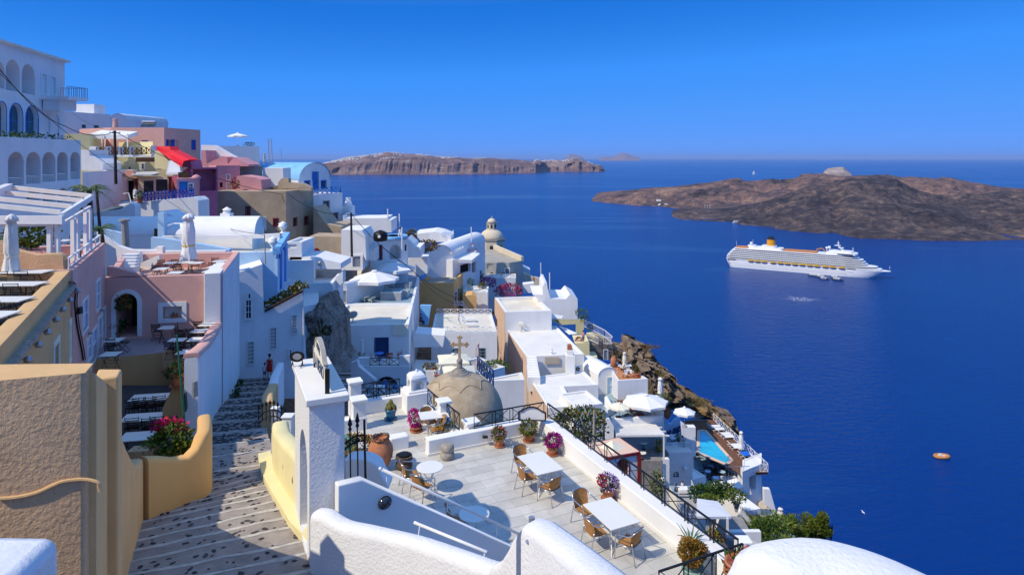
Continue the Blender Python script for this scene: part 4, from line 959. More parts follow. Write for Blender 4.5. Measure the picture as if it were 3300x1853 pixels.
# yellow parapet beside the lane
sts=[]
for y,dx,h in ((16.3,.0,1.42),(17,.0,1.42),(18,.0,1.40),(19,0,1.36),(20,0,1.33),(20.8,.02,1.32),(21.5,.05,1.30)):
    p=Rk(y);sts.append((p.x+.02+dx,y,p.z-.6,p.z+h))
run_wall('yellow_wall',sts,.52,YELL, None,'thick pale yellow parapet with rounded top beside the lane','wall',group=None)
kb=MB();rows=[]
for y in (14.9,16,17,18,19,20,21,22):p=Rk(y);rows.append([(p.x-.62,y,p.z-.1),(p.x-.62,y,p.z+.10),(p.x-.2,y,p.z+.2)])
kb.sheet(rows);obj('kerb',kb,YELL,stair)
m=MB();p=Rk(18.2);m.lathe([(.001,0),(.06,0),(.05,.02)],10);
for yy in (17.2,18.4):
    p=Rk(yy);q=MB();q.ball((p.x-.245,yy,p.z+.75),.09,10,6,sx=.25,sz=1.3);obj('wall_lamp',q,GREYP, None,'small round wall lamp let into the yellow parapet, '+('nearer' if yy<18 else 'farther')+' one','lamp')
m=MB();p=Rk(16.6);m.box((p.x-.27,16.75,p.z+.85),(.03,.3,.5));obj('wall_plaque',m,GREYP, None,'grey plaque on the yellow parapet next to the gate tower','plaque')
# low walls farther down on the right
sts=[]
for y,h in ((27.5,.95),(30,1.0),(34,1.0),(38,1.05),(42,1.1),(45,1.2)):p=Rk(y);sts.append((p.x+.05,y,p.z-1.5,p.z+h))
run_wall('lane_wall',sts[:3],.5,OCHRE, None,'short ochre wall on the right of the lane below the iron gate','wall')
run_wall('lane_wall',sts[2:],.5,WHITE, None,'white wall on the right of the lane beside the woman in red','wall')
for (y,dx,w_,h,lab) in ((23.2,.1,.22,1.35,'slim white gate post at the lane, left of the iron gate'),(22.2,.42,.32,1.30,'white gate post behind the end of the yellow parapet')):
    p=Rk(y);m=MB();m.box((p.x+dx,y,p.z+h/2-.3),(w_,w_,h+.6));m.box((p.x+dx,y,p.z+h+.02),(w_+.06,w_+.06,.06));obj('gate_post',m,WHITE2, None,lab,'post',bevel=.015)
# arched iron gate beyond the parapet
t=thing('iron_gate','black arched iron gate with spear tips behind the yellow parapet','gate',at(g('F',850,560),22.9))
Yg=22.9
def fg(x,y,k='F',Y=None): return at(g(k,x,y),Y or Yg)
for x,yt,yb in ((738,265,340),(765,250,345),(792,240,350),(820,232,355),(847,230,360),(875,245,420),(900,265,480),(925,290,520),(950,318,545),(975,345,560)):
    b=MB();b.tube([fg(x,yb),fg(x,yt)],.017,5);b.lathe([(.018,0),(.05,.06),(.001,.2)],4,fg(x,yt));obj('bar',b,IRON,t)
a=MB();pts=[fg(x,y) for x,y in ((735,330),(765,295),(800,275),(840,265),(880,275),(920,305),(955,345),(978,385))];a.tube(smooth_path(pts,3),.025,5);a.tube(smooth_path([p-V3(0,0,.22) for p in pts],3),.02,5);obj('arch_rail',a,IRON,t)
a=MB();a.tube([fg(880,510),fg(978,520)],.02,5);a.tube([fg(885,545),fg(978,555)],.02,5);obj('bottom_rail',a,IRON,t)
# gate tower: white wall with an arched passage and a sign on top
GA=Vector((-4.33,14.0));GD=Vector((-.41,.912));GN=Vector((.912,.41));GL,GT=2.85,.74;gz1=CAMZ-5.28;gz0=CAMZ-9.4
gate=thing('gate_tower','white plastered gate wall with an arched passage at the head of the terrace steps','gate tower',(*(GA+GD*1.4+GN*.36),gz0))
c=[GA,GA+GD*GL,GA+GD*GL+GN*GT,GA+GN*GT]
m=MB();op=[(.34,1.75,CAMZ-8.72,CAMZ-6.22,GT,1.0)];wall_face(m,c[0],c[1],gz0,gz1,op,-GN,thru=True)
wall_face(m,c[3],c[2],gz0,gz1,[(o[0],o[1],o[2],o[3],.002,o[5]) for o in op],GN,thru=True);wall_face(m,c[0],c[3],gz0,gz1,[],-GD);wall_face(m,c[1],c[2],gz0,gz1,[],GD);m.poly([(*q,gz1) for q in c])
obj('wall',m,ROUGHW,gate,bevel=.03,weld=True)
c2=[GA-GD*.10-GN*.08,GA+GD*(GL+.06)-GN*.08,GA+GD*(GL+.06)+GN*(GT+.09),GA-GD*.10+GN*(GT+.09)]
m=MB();m.prism([tuple(q) for q in c2],gz1+.003,gz1+.15);obj('coping',m,WROOF,gate,bevel=.02);zt_=gz1+.15
s0=on(g('S1',690,1250),zt_);s1=on(g('S1',470,770),zt_);sd=(s1-s0).normalized()
sign=thing('hotel_sign','cream sign board with a rounded top standing on the white gate tower','sign',(s0+s1)/2)
pl=[(680,1100),(672,760),(650,690),(640,610),(620,480),(600,390),(570,290),(540,235),(515,240),(500,290),(488,385),(472,392),(474,690)]
nb_=V3(sd.y,-sd.x,0);W=[onplane(g('S1',*q),s0,s1)[2] for q in pl];m=MB();m.solid(W,nb_*.05);obj('board',m,CANVASY,sign)
m=MB();
for a_,b_ in zip(W[1:-1],W[2:]):m.beam(a_+nb_*.03+V3(0,0,.02),b_+nb_*.03+V3(0,0,.02),.10,.03)
m.beam(W[0]+nb_*.03,W[1]+nb_*.03,.04,.10);obj('frame',m,GREYP,sign)
for _i in (0,1):
  m=MB()
  if _i:m.beam(V3(s1.x,s1.y,zt_)+nb_*.03,V3(s1.x,s1.y,W[-2].z)+nb_*.03,.06,.05)
  else:m.beam(V3(s0.x,s0.y,zt_)+nb_*.03-sd*.05,V3(s0.x,s0.y,W[1].z)+nb_*.03-sd*.05,.09,.05)
  obj('post',m,IRON,sign)
def lettering(txt,c_,xdir,size,mats,parent,up=V3(0,0,1),nm='lettering',sx=1.0):
    cu=bpy.data.curves.new(nm,'FONT');cu.body=txt;cu.size=size;cu.align_x='CENTER';cu.align_y='CENTER';cu.extrude=.004;cu.materials.append(mats)
    tmp=bpy.data.objects.new(nm,cu);COL.objects.link(tmp);dg=bpy.context.evaluated_depsgraph_get();me=bpy.data.meshes.new_from_object(tmp.evaluated_get(dg));bpy.data.objects.remove(tmp)
    o=bpy.data.objects.new(nm,me);COL.objects.link(o);xd=Vector(xdir).normalized();z=xd.cross(up).normalized();u2=z.cross(xd)
    M=Matrix((xd,u2,z)).transposed().to_4x4();M.translation=Vector(c_)-wl(parent);o.parent=parent;o.matrix_local=M@Matrix.Diagonal((sx,1,1,1)); return o
def onsign(x,y): return onplane(g('S1',x,y),s0,s1)[2]-nb_*.008
lettering('LA RENO',onsign(568,750),onsign(640,880)-onsign(495,620),.40,DKBLUE,sign,sx=.95)
lettering('HOTEL',onsign(558,420),onsign(585,490)-onsign(535,360),.22,DKBLUE,sign,sx=.9)
# floodlight on the gate
fp=on(g('S1',165,760),zt_);t=thing('floodlight','black oval floodlight standing on the far corner of the gate tower','floodlight',fp)
K_=Matrix.Translation(fp+V3(0,0,.25))@Matrix.Rotation(math.radians(80),4,'X');m=MB();q=MB();q.lathe([(.001,-.08),(.10,-.07),(.155,0),(.16,.03),(.14,.03)],20,sx=1.15,sy=.8);m.add([K_@Vector(v) for v in q.v],q.f);obj('housing',m,IRON,t)
m=MB();q=MB();q.lathe([(.141,.028),(.001,.034)],20,sx=1.15,sy=.8);m.add([K_@Vector(v) for v in q.v],q.f);obj('lens',m,GALV,t)
for s in (-.12,.12):m=MB();m.tube([fp+V3(s,.05,0),fp+V3(s,-.02,.2)],.012,5);m.tube([fp+V3(s,-.12,.0),fp+V3(s,-.02,.1)],.012,5);obj('bracket',m,IRON,t)

# ================================================================ TERRACE
ZT=CAMZ-9.8;TO=Vector((.923,23.28));E1=Vector((.905,.425));E2=Vector((.425,-.905))
def T(a,b,h=0.0):q=TO+E1*a+E2*b; return V3(q.x,q.y,ZT+h)
def face_dir(d): return math.atan2(-d[0],d[1])
terr=thing('terrace_floor','terrace floor paved with grey marble slabs', None,T(-3,4,-.1));terr['kind']='structure'
m=MB();m.prism([T(.3,-.3).to_2d(),T(.3,11.5).to_2d(),Vector((2.2,13)),Vector((.2,16.5)),Vector((-3.3,14.45)),Vector((-3.6,15.2)),T(-6.4,-.3).to_2d()],ZT-.5,ZT-.012);m.prism([T(*q).to_2d() for q in ((-2.7,-.3),(-2.7,-4.6),(-6.4,-4.6),(-6.4,-.302))],ZT-.5,ZT-.0125);obj('bedding',m,GROUT,terr)
TW,TH=.70,.45;tb_=MB();tb_.box((0,0,-.012),(TW-.012,TH-.012,.024));tme=mesh('tile',tb_,MARBLE)
tiles=[];rz_t=math.atan2(E1.y,E1.x)
for j in range(-10,26):
    for i in range(-15,1):
        a=(i+.5)*TW-(.35 if j%2 else 0);b=(j+.5)*TH
        if a>.2 or a<-6.2 or (b<0 and (a>-3.0 or b<-4.5)) or b>10.6: continue
        if b>5.5 and a<-3.6-(b-5.5)*.0 and b>7: continue
        q=T(a,b,rn.uniform(-.0015,.0015))
        if q.x<.45 and q.y<14.55+(q.x+3.3)*.64+.3: continue
        tiles.append((q.y,Matrix.Translation(q)@Matrix.Rotation(rz_t,4,'Z')))
tiles.sort(key=lambda q:q[0]);rest=MB()
for k,(_,M) in enumerate(tiles):
    if k<298:inst('tile',tme,terr,M)
    else:rest.add([M@v.co for v in tme.vertices],[tuple(p.vertices) for p in tme.polygons])
if rest.v:obj('far_tiles',rest,MARBLE,terr,kind='stuff')
# parapets: right, partition, near return
def tprism(name,pts,h0,h1,mats,parent=None,label=None,cat=None,bevel=.025):
    m=MB();m.prism([T(a,b).to_2d() for a,b in pts],ZT+h0,ZT+h1); return obj(name,m,mats,parent,label,cat,bevel=bevel)
par=thing('terrace_parapet','white parapet along the sea side of the terrace, below the black railing','wall',T(.2,4,-.3))
tprism('wall',((0,-.02),(.42,.32),(.42,9.5),(0,9.5)),-.5,.58,WHITE,par);tprism('skirting',((-.03,0),(-.001,0),(-.001,9.4),(-.03,9.4)),-.1,.09,WROOF,par,bevel=.005)
par2=thing('partition_wall','low white wall crossing the terrace below the church dome','wall',T(-2,-.2,-.3))
tprism('wall',((-4.05,0),(.0,0),(.05,-.36),(-4.05,-.36)),-.5,.52,WHITE,par2);tprism('skirting',((-4.08,.03),(0,.03),(0,.001),(-4.08,.001)),-.1,.08,WROOF,par2,bevel=.005)
tprism('terrace_kerb',((.42,9.25),(-2.2,9.25),(-2.2,9.9),(.5,9.9)),-.5,.30,WHITE, None,'low white kerb under the railing at the near end of the terrace','wall',bevel=.06)
xrail('black crossed-bar railing on the long sea-side parapet',[T(.33,.1,.58),T(.33,9.3,.58)],.50,10,IRON,double=True,group='black railings round the terrace')
xrail('black crossed-bar railing in front of the church dome',[T(-2.35,-.22,.52),T(.3,-.12,.55)],.50,4,IRON,double=True,group='black railings round the terrace')
xrail('short black railing across the near end of the terrace, by the orange bush',[T(.36,9.42,.32),T(-2.0,9.42,.32)],.72,3,IRON,double=True,group='black railings round the terrace')
tprism('low_wall',((-2.62,-.36),(-3.05,-.36),(-3.2,-3.3),(-2.8,-3.3)),-.5,.42,WHITE, None,'low white wall between terrace and church dome','wall')
xrail('black railing beside the dome, upper half next to the white oven box',[T(-3.05,-3.2,.42),T(-2.98,-2.0,.42)],.62,2,IRON,double=True,group='black railings beside the dome')
xrail('black railing beside the dome, lower half next to the small square table',[T(-2.9,-1.45,.42),T(-2.82,-.4,.42)],.62,2,IRON,double=True,group='black railings beside the dome')
def pillar(label,c,w_,h,cap=.1,rz=rz_t):
    t=thing('pillar',label,'pillar',c);m=MB();m.box(Vector(c)+V3(0,0,h/2),(w_,w_,h),rz);obj('shaft',m,WHITE,t,bevel=.015)
    m=MB();m.box(Vector(c)+V3(0,0,h+cap/2),(w_+.12,w_+.12,cap),rz);obj('cap',m,WHITE,t,bevel=.02); return t
pillar('white pillar with flat cap between the two dome railings',T(-2.93,-1.72),.38,1.02);pillar('low white pillar where the dome railing meets the partition wall',T(-2.35,-.5),.42,.62)
# corner sign on the railing
cs=thing('corner_sign','blank white sign with a rounded top and black frame on the terrace corner','sign',T(0,.1,.5))
pl=[at(g('J',x,y),22.75) for x,y in ((452,1188),(452,1118),(480,1112),(500,1095),(535,1082),(575,1080),(610,1090),(640,1112),(678,1128),(678,1195))]
m=MB();m.solid(pl,(0,.05,0));obj('board',m,WPAINT,cs);m=MB()
for a_,b_ in zip(pl,pl[1:]+pl[:1]):m.beam(a_+V3(0,-.01,0),b_+V3(0,-.01,0),.05,.035)
obj('frame',m,IRON,cs)
# back of the terrace: low wall, pillars, oven-like chimney box
tprism('back_wall',((-5.2,-4.4),(-3.7,-4.4),(-3.7,-4.8),(-5.2,-4.8)),-.5,.48,WHITE, None,'low white wall behind the cactus at the back of the terrace','wall')
xrail('black railing above the low wall behind the cactus',[T(-5.3,-4.62,.48),T(-3.75,-4.62,.48)],.62,3,IRON,double=True)
pillar('white pillar with flat cap nearest the gate at the back of the terrace',on(g('I',448,1240),ZT),.46,1.0);pillar('white capped pillar behind the other one, left of the cactus',on(g('I',385,1210),ZT)+V3(-.1,.9,0),.42,1.25)
tprism('low_wall',((-6.9,-3.0),(-5.4,-3.0),(-5.4,-3.3),(-6.9,-3.3)),-.5,.45,WHITE, None,'short white wall running from the gate to the first capped pillar','wall')
ob=thing('chimney_box','white domed chimney box with arched openings on a white block','chimney',T(-3.2,-3.9))
tprism('base',((-3.72,-3.72),(-2.72,-3.72),(-2.72,-4.75),(-3.72,-4.75)),-.5,.72,WHITE,ob);tprism('plinth',((-3.62,-3.8),(-2.78,-3.8),(-2.78,-4.6),(-3.62,-4.6)),.721,.80,WHITE,ob)
m=MB();cb=[T(*q).to_2d() for q in ((-3.5,-3.86),(-2.88,-3.86),(-2.88,-4.5),(-3.5,-4.5))];z0_,z1_=ZT+.80,ZT+1.22
for i in range(4):
    n_=[E2,E1,-E2,-E1][i];L_=(cb[(i+1)%4]-cb[i]).length;wall_face(m,cb[i],cb[(i+1)%4],z0_,z1_,[(.10,L_-.10,z0_+.01,z0_+.36,.22,1.0)],n_)
obj('chamber',m,WHITE,ob);m=MB();cc=sum(cb,Vector((0,0)))/4
for k in range(5):
    s_=[1.04,1.0,.82,.5,.0001][k];zz=z1_+[0,.05,.14,.2,.22][k];
    if k<4:s2=[1.04,1.0,.82,.5,.0001][k+1];z2=z1_+[0,.05,.14,.2,.22][k+1];m.sheet([[(*(cc+(q-cc)*s_),zz) for q in cb+cb[:1]],[(*(cc+(q-cc)*s2),z2) for q in cb+cb[:1]]])
m.lathe([(.05,0),(.06,.06),(.001,.13)],10,(*cc,z1_+.2));obj('domed_top',m,WHITE,ob,smooth=True)

# steps from the gate down to the terrace, their walls and handrails
b0=at(g('K',440,640),14.3);b1=at(g('K',1720,1210),16.42)
bw=thing('stair_side_wall','white wall between the terrace steps and the terrace, carrying a handrail','wall',(b0+b1)/2-V3(0,0,1.5))
e_=(b1-b0).to_2d().normalized();nb2=V3(-e_.y,e_.x,0)*.22
m=MB();ext=[b0-V3(e_.x,e_.y,0)*.55+V3(0,0,.02),b0,b1,b1+V3(e_.x,e_.y,-.03)*.6]
m.solid([V3(q.x,q.y,ZT-2.6) for q in (ext[0],ext[-1])]+ext[::-1],nb2);obj('wall',m,WHITE,bw,bevel=.03)
stt=thing('terrace_steps','short flight of marble steps from the iron gate down to the terrace','steps',b0-V3(0,.5,2))
for k in range(11):
    q=b0.to_2d()+e_*(.10+.34*k);n_=Vector((e_.y,-e_.x));zt2=CAMZ-8.72-.19*(k+1);m=MB()
    m.prism([q,q+e_*.37,q+e_*.37+n_*1.15,q+n_*1.15],zt2-.5,zt2);obj('step',m,MARBLE,stt,bevel=.008)
m=MB();q=b0.to_2d()-e_*1.2;n_=Vector((e_.y,-e_.x));m.prism([q,b0.to_2d()+e_*.1,b0.to_2d()+e_*.1+n_*1.15,q+n_*1.15],CAMZ-9.6,CAMZ-8.72);obj('landing',m,STEPM,stt)
def handrail(label,pts,posts,r=.032):
    t=thing('handrail',label,'handrail',pts[0],'pipe handrails beside the terrace steps');m=MB();m.tube(pts,r,10);m.ball(pts[0],r*1.25,10,6);obj('rail',m,GALV if False else WPAINT,t,smooth=True)
    for a_,b_ in posts:m=MB();m.tube([a_,b_],.014,6);obj('post',m,WPAINT,t)
h0,h1=at(g('K',590,548),14.45),at(g('K',1785,1110),16.45)
handrail('upper pipe handrail along the wall beside the terrace',[h0,h1],[(h0.lerp(h1,k),Vector((*h0.lerp(h1,k).to_2d(),b0.lerp(b1,k).z-.05))) for k in (.04,.44,.8)])
h0,h1=at(g('K',885,1005),13.5),at(g('K',1490,1252),12.5)
handrail('lower pipe handrail close to the curved foreground wall',[h0,h1],[(h0.lerp(h1,k),h0.lerp(h1,k)+V3(-.07,-.15,-.55)) for k in (.07,.97)])
bl=on(g('K',625,830),0);bp_=onplane(g('K',625,830),b0,b1)[2];t=thing('bulkhead_lamp','round caged bulkhead lamp on the shaded stair wall','lamp',bp_);Mx_=Matrix.Translation(bp_)@Matrix.Rotation(math.atan2(e_.y,e_.x),4,'Z')@Matrix.Rotation(math.pi/2,4,'X')
q=MB();q.lathe([(.13,0),(.13,.05),(.10,.09),(.001,.12)],18,sx=1.15);q.v=[tuple(Mx_@Vector(v)) for v in q.v];obj('glass',q,GLASS,t,smooth=True);q=MB()
for k in (-.07,0,.07):q.tube([Mx_@V3(k,-.13,.02),Mx_@V3(k,0,.135),Mx_@V3(k,.13,.02)],.01,5)
q.tube([Mx_@Vector((.135*math.cos(a)*1.1,.135*math.sin(a),.03)) for a in [k*.524 for k in range(13)]],.016,6);obj('cage',q,IRON,t)
# iron leaf of the near gate
t=thing('iron_gate','tall open black iron gate leaf with spear finials beside the white gate tower','gate',at(g('K',400,980),14.75));kg= lambda x,y:at(g('K',x,y),14.75)
for x,yt,yb,r_ in ((338,235,975,.017),(400,205,980,.017)):
    b=MB();b.tube([kg(x+6,yb),kg(x-4,yt)],r_,6);b.lathe([(.02,0),(.045,.05),(.022,.10),(.055,.16),(.001,.36)],6,kg(x-4,yt));obj('bar',b,IRON,t)
b=MB();b.beam(kg(473,988),kg(455,135),.045,.045);obj('stile',b,IRON,t);b=MB();b.beam(kg(296,970),kg(280,390),.04,.04);obj('stile',b,IRON,t)
for off in (0,48):
    b=MB();b.tube(smooth_path([kg(278,350+off),kg(330,305+off),kg(385,275+off),kg(458,262+off)],4),.02,6);obj('arch_rail',b,IRON,t)
b=MB()
for k in range(7):
    c_=kg(295+k*26,352-k*11);b.tube([c_+Vector((.045*math.cos(a),0,.05*math.sin(a))) for a in [j*.7 for j in range(10)]],.009,5)
obj('scrollwork',b,IRON,t)
for y in (862,928):b=MB();b.beam(kg(292,y),kg(472,y+3),.04,.035);obj('cross_rail',b,IRON,t)
b=MB()
for k in range(3):
    x0_=292+k*60;b.tube([kg(x0_,866),kg(x0_+60,925)],.011,5);b.tube([kg(x0_,925),kg(x0_+60,866)],.011,5);c_=kg(x0_+30,895);b.tube([c_+Vector((.06*math.cos(a),0,.05*math.sin(a))) for a in [j*.63 for j in range(11)]],.01,5)
obj('panel_tracery',b,IRON,t);b=MB();b.box(kg(447,752),(.17,.06,.20));obj('lock_box',b,IRON,t);b=MB();b.tube([kg(420,728)+V3(0,-.05,0),kg(368,730)+V3(0,-.07,0)],.014,6);b.tube([kg(440,758)+V3(0,-.05,0),kg(365,768)+V3(0,-.07,0)],.014,6);obj('handle',b,GALV,t)
slab('curved_wall',gs('K',270,760,275,490,330,472,430,468,510,490,570,530,600,600,660,700,640,760),(-5,16.3,0),(0,16.1,0),.5,WHITE, None,'white wall with a curved top behind the iron gate leaf','wall',bevel=.04)

# curved foreground wall and the blocky stair parapet
sp=[]
for (x,y),Y in (((60,893),13.75),((150,905),13.6),((230,960),13.45),((330,1005),13.3),((480,1035),13.1),((660,1075),12.9),((850,1118),12.6),((1000,1160),12.35),((1300,1262),11.8),((1540,1345),11.35),((1600,1345),11.2)):
    p=at(g('K',x,y),Y);sp.append((p.x,p.y,CAMZ-11.5,p.z))
sp2=[at(g('L',*q),Y) for q,Y in (((60,1320),11.05),((120,1270),10.9),((170,1200),10.75),((215,1110),10.62),((255,1050),10.5))]
pp=smooth_path([V3(x,y,z) for x,y,_,z in sp]+sp2,3)
run_wall('foreground_wall',[(p.x,p.y,CAMZ-11.5,p.z) for p in pp],.40,ROUGHW, None,'white curving wall sweeping down across the bottom of the view','wall')
pts=[at(g('L',*q),Y) for q,Y in (((310,985),10.45),((380,1000),10.3),((520,1100),9.75),((700,1232),9.05),((1000,1470),7.95),((1300,1720),7.0))]
run_wall('stair_parapet',[(p.x,p.y,CAMZ-11.5,p.z) for p in pts],.52,ROUGHW, None,'thick white stair parapet with flat top in front of the terrace tables','wall')
m=MB();m.tube([at(g('L',258,1158),10.28),at(g('L',262,1160),10.12)],.03,10);obj('pipe_end',m,GALV, None,'small metal pipe stub on the white stair parapet','pipe')
m=MB();q=at(g('L',297,975),10.6);m.tube([q-V3(0,0,.15),q+V3(0,0,.04)],.05,10);obj('vent_pipe',m,GALV, None,'short grey pipe standing at the top end of the white stair parapet','pipe')
hp=[at(g('U',*q),Y) for q,Y in (((1880,1500),6.6),((1915,1440),6.7),((1945,1402),6.8),((2050,1384),6.9),((2140,1400),6.8),((2250,1440),6.6),((2420,1520),6.3))]
run_wall('white_wall_end',[(p.x,p.y,CAMZ-8,p.z) for p in smooth_path(hp,3)],.75,ROUGHW, None,'rounded hump of a white wall at the bottom right of the view','wall')
# ---- furniture on the terrace
CH=rattan_chair();tt_=table('',1.32,.87,.74,IVORY,WPAINT);GRP_C='rattan chairs on the terrace'
rzt=math.atan2(E2.y,E2.x)
place(tt_,T(-1.665,3.35),rzt,'rectangular ivory table with three rattan chairs, farther of the two by the parapet','ivory tables on the terrace');place(tt_,T(-1.31,6.58),rzt,'rectangular ivory table with three rattan chairs, nearest the viewer','ivory tables on the terrace')
t3=table('small rectangular ivory table beside the dome railing',1.0,.7,.74,IVORY,WPAINT,group='ivory tables on the terrace');p=on(g('T6',712,1132),ZT+.74);t3.location=(p.x,p.y,ZT);t3.rotation_euler.z=rz_t-.15
rt=table('',.79,.79,.73,IVORY,WPAINT, True,name='round_table')
for px_,lab in (((1008,531),'round ivory table near the clay jar'),((1380,925),'round ivory table behind the pipe handrail, nearer the viewer')):p=on(g('K',*px_),ZT+.73);place(rt,(p.x,p.y,ZT),.3,lab,'round ivory tables')
def chair_at(k,x,y,d,lab):p=on(g(k,x,y),ZT+.44);place(CH,(p.x,p.y,ZT),face_dir(d),lab,GRP_C)
dE1,dE2=E1,E2
chair_at('L',228,480,E2+E1*.15,'rattan chair at the far end of the farther rectangular table');chair_at('L',262,608,E1,'rattan chair on the left side of the farther rectangular table');chair_at('L',452,690,-E2-E1*.35,'rattan chair at the near end of the farther table, its back to us')
chair_at('L',748,880,E2+E1*.15,'rattan chair at the far end of the nearest table, by the violet flowers');chair_at('L',838,1065,E1,'rattan chair on the left side of the nearest rectangular table');chair_at('L',1120,1150,-E2-E1*.45,'rattan chair closest to the orange bush, at the near table')
chair_at('K',845,585,E1+E2*.1,'rattan chair next to the dark stone mortar, left of the round table');chair_at('K',945,682,E1*.8-E2*.5,'rattan chair with its back to the handrail, at the round table near the jar');chair_at('K',1232,968,E1*.9+E2*.1,'rattan chair at the round table nearer the viewer, half hidden by the handrail')
chair_at('T6',640,1225,E2*.9+E1*.3,'rattan chair beside the magenta bougainvillea');chair_at('T6',765,1345,-E1*.9-E2*.1,'rattan chair at the small table, beside the partition wall shrub')
q=on(g('K',1595,362),ZT);pot_plant('terracotta pot with red geraniums against the partition wall',q,.16,.30,[LEAF,LEAFD],[FRED,FROSE],.26,1,300,200,.05,.08)
q=on(g('L',272,318),ZT);pot_plant('terracotta bowl of leafy plants with a few red blooms in the terrace corner',q,.18,.26,[LEAF,LEAFY,LEAFD],[FRED],.36,2,420,90,.05,.09)
q=on(g('L',470,432),ZT);pot_plant('terracotta pot of deep purple petunias beside the farther table',q,.17,.30,[LEAFD],[FPUR,FPUR,FPINK],.28,3,300,900,.055,.07,fcen=.02)
q=on(g('L',940,808),ZT);t=pot_plant('terracotta pot of violet and red petunias beside the nearest table',q,.18,.32,[LEAFD,LEAF],[FVIO,FVIO,WPAINT],.28,4,300,700,.05,.07,fcen=.02)
foliage('red_blossom',q+V3(-.17,-.02,.55),(.14,.16,.17),260,.05,FRED,t,seed=77,hollow=.7)
q=T(-.48,8.72);t=pot('terracotta-coloured bush in a pale green pot at the near end of the terrace',.24,.34,mat('pale_green_glaze',(.25,.42,.38),.4),q,name='potted_plant',saucer=False,cat='potted plant');foliage('foliage',q+V3(0,0,.68),(.31,.31,.33),3200,.055,[LEAFO,LEAFO,LEAFY,LEAFB],t,seed=8,hollow=.35);t['label']='clipped round bush with orange and rusty leaves at the near end of the terrace'
q=T(-.1,8.2,.0);t=thing('agave','small spiky green agave behind the orange bush','plant',q);m=MB()
for k in range(12):a=k*.53;m.solid([q+Vector((math.cos(a)*.02,math.sin(a)*.02,.5)),q+Vector((math.cos(a+.12)*.16,math.sin(a+.12)*.16,.68)),q+Vector((math.cos(a)*.34,math.sin(a)*.34,.72+.1*(k%3))),q+Vector((math.cos(a-.12)*.16,math.sin(a-.12)*.16,.68))],(0,0,.012))
m.tube([q,q+V3(0,0,.52)],.04,6);obj('leaves',m,LEAF,t)
q=on(g('I',750,1160),ZT);t=pot('clustered cactus in a teal glazed pot with saucer',.205,.40,GLAZE,q,name='potted_cactus',cat='potted plant');CACT=mat('cactus_skin',(.20,.19,.05),.8,var=.25,scale=20)
for dx,dy,h_,r_ in ((0,0,.42,.08),(-.10,.02,.28,.085),(.10,-.02,.26,.08),(-.04,-.10,.22,.08),(.05,.1,.24,.07),(.14,.06,.17,.06),(-.14,-.06,.16,.07)):
    m=MB();m.lathe([(r_*.7,.33),(r_,.36+h_*.4),(r_*.85,.36+h_*.8),(.001,.36+h_)],14,q+V3(dx,dy,0),wob=lambda a,z:1+.12*math.cos(7*a));obj('stem',m,CACT,t)
m=MB()
for k in range(7):m.ball(q+Vector((.12*math.cos(k)+.02,-.08+.06*math.sin(k*2),.38)),.035,8,5)
obj('stones',m,TERRA,t)
q=at(g('T6',440,1165),23.55);q.z=ZT;t=pot('bushy magenta bougainvillea in a terracotta bowl by the white chimney block',.2,.18,TERRA,q,name='potted_plant',cat='potted plant');foliage('blossom',q+V3(-.05,0,.46),(.27,.25,.36),900,.06,[FPINK,FPINK,FPUR],t,seed=21,hollow=.55);foliage('foliage',q+V3(.05,0,.45),(.2,.2,.3),90,.07,LEAFD,t,seed=22)
q=on(g('K',1155,462),ZT);t=thing('millstone','two stacked old millstones standing on the terrace','stone',q)
for z_,r_ in ((0,.235),(.235,.215)):m=MB();m.lathe([(r_*.86,z_+.01),(r_,z_+.05),(r_*1.0,z_+.17),(r_*.84,z_+.225),(.001,z_+.225)],22,q,wob=lambda a,z:1+.03*math.sin(3*a+z*30));obj('stone',m,STONE,t,smooth=True)
m=MB();m.lathe([(.19,.2),(.2,.24),(.19,.26)],18,q);obj('mortar_joint',m,GREYP,t)
q=on(g('K',592,545),ZT);jar=amphora('big old terracotta storage jar with a wreath of twigs on its rim',.40,.98,q,'storage_jar',TERRA,.62,'jar');m=MB();rn2=random.Random(4)
for k in range(46):a=k*.41;r_=.25+rn2.uniform(-.03,.05);m.tube([q+Vector((r_*math.cos(a+j*.28),r_*math.sin(a+j*.28),.95+rn2.uniform(-.03,.07))) for j in range(4)],.012,4)
obj('twig_wreath',m,mat('dry_twigs',(.12,.085,.06),.95,var=.3,scale=12),jar)
tprism('low_wall',((-5.1,-.9),(-4.45,-.9),(-4.45,-1.3),(-5.1,-1.3)),-.3,.42,WHITE, None,'white wall stub right behind the storage jar','wall',bevel=.05)
q=on(g('K',790,548),ZT);t=thing('stone_mortar','dark stone mortar with a black bowl on top, between jar and round table','stone',q);m=MB();m.lathe([(.2,0),(.25,.06),(.26,.16),(.2,.24),(.22,.3),(.27,.33),(.27,.42),(.001,.42)],18,q,wob=lambda a,z:1+.05*math.sin(4*a+z*9));obj('block',m,mat('brown_lava_stone',(.13,.09,.065),.95,var=.3,scale=9,bump=.8,bscale=30),t);m=MB();m.lathe([(.19,.42),(.2,.47),(.12,.5),(.001,.51)],16,q);obj('bowl',m,IRON,t)
p=on(g('K',400,440),ZT+.1);t=thing('succulent_bush','orange succulent bush in a bed behind the iron gate leaf','shrub',(p.x,p.y,ZT));foliage('foliage',(p.x,p.y,ZT+.42),(.68,.5,.46),900,.09,[LEAFO,LEAFY,LEAFO],t,seed=31);stemmy(t,(p.x,p.y,ZT),[(p.x+.2,p.y,ZT+.4),(p.x-.2,p.y,ZT+.4)],.03,WOODD)
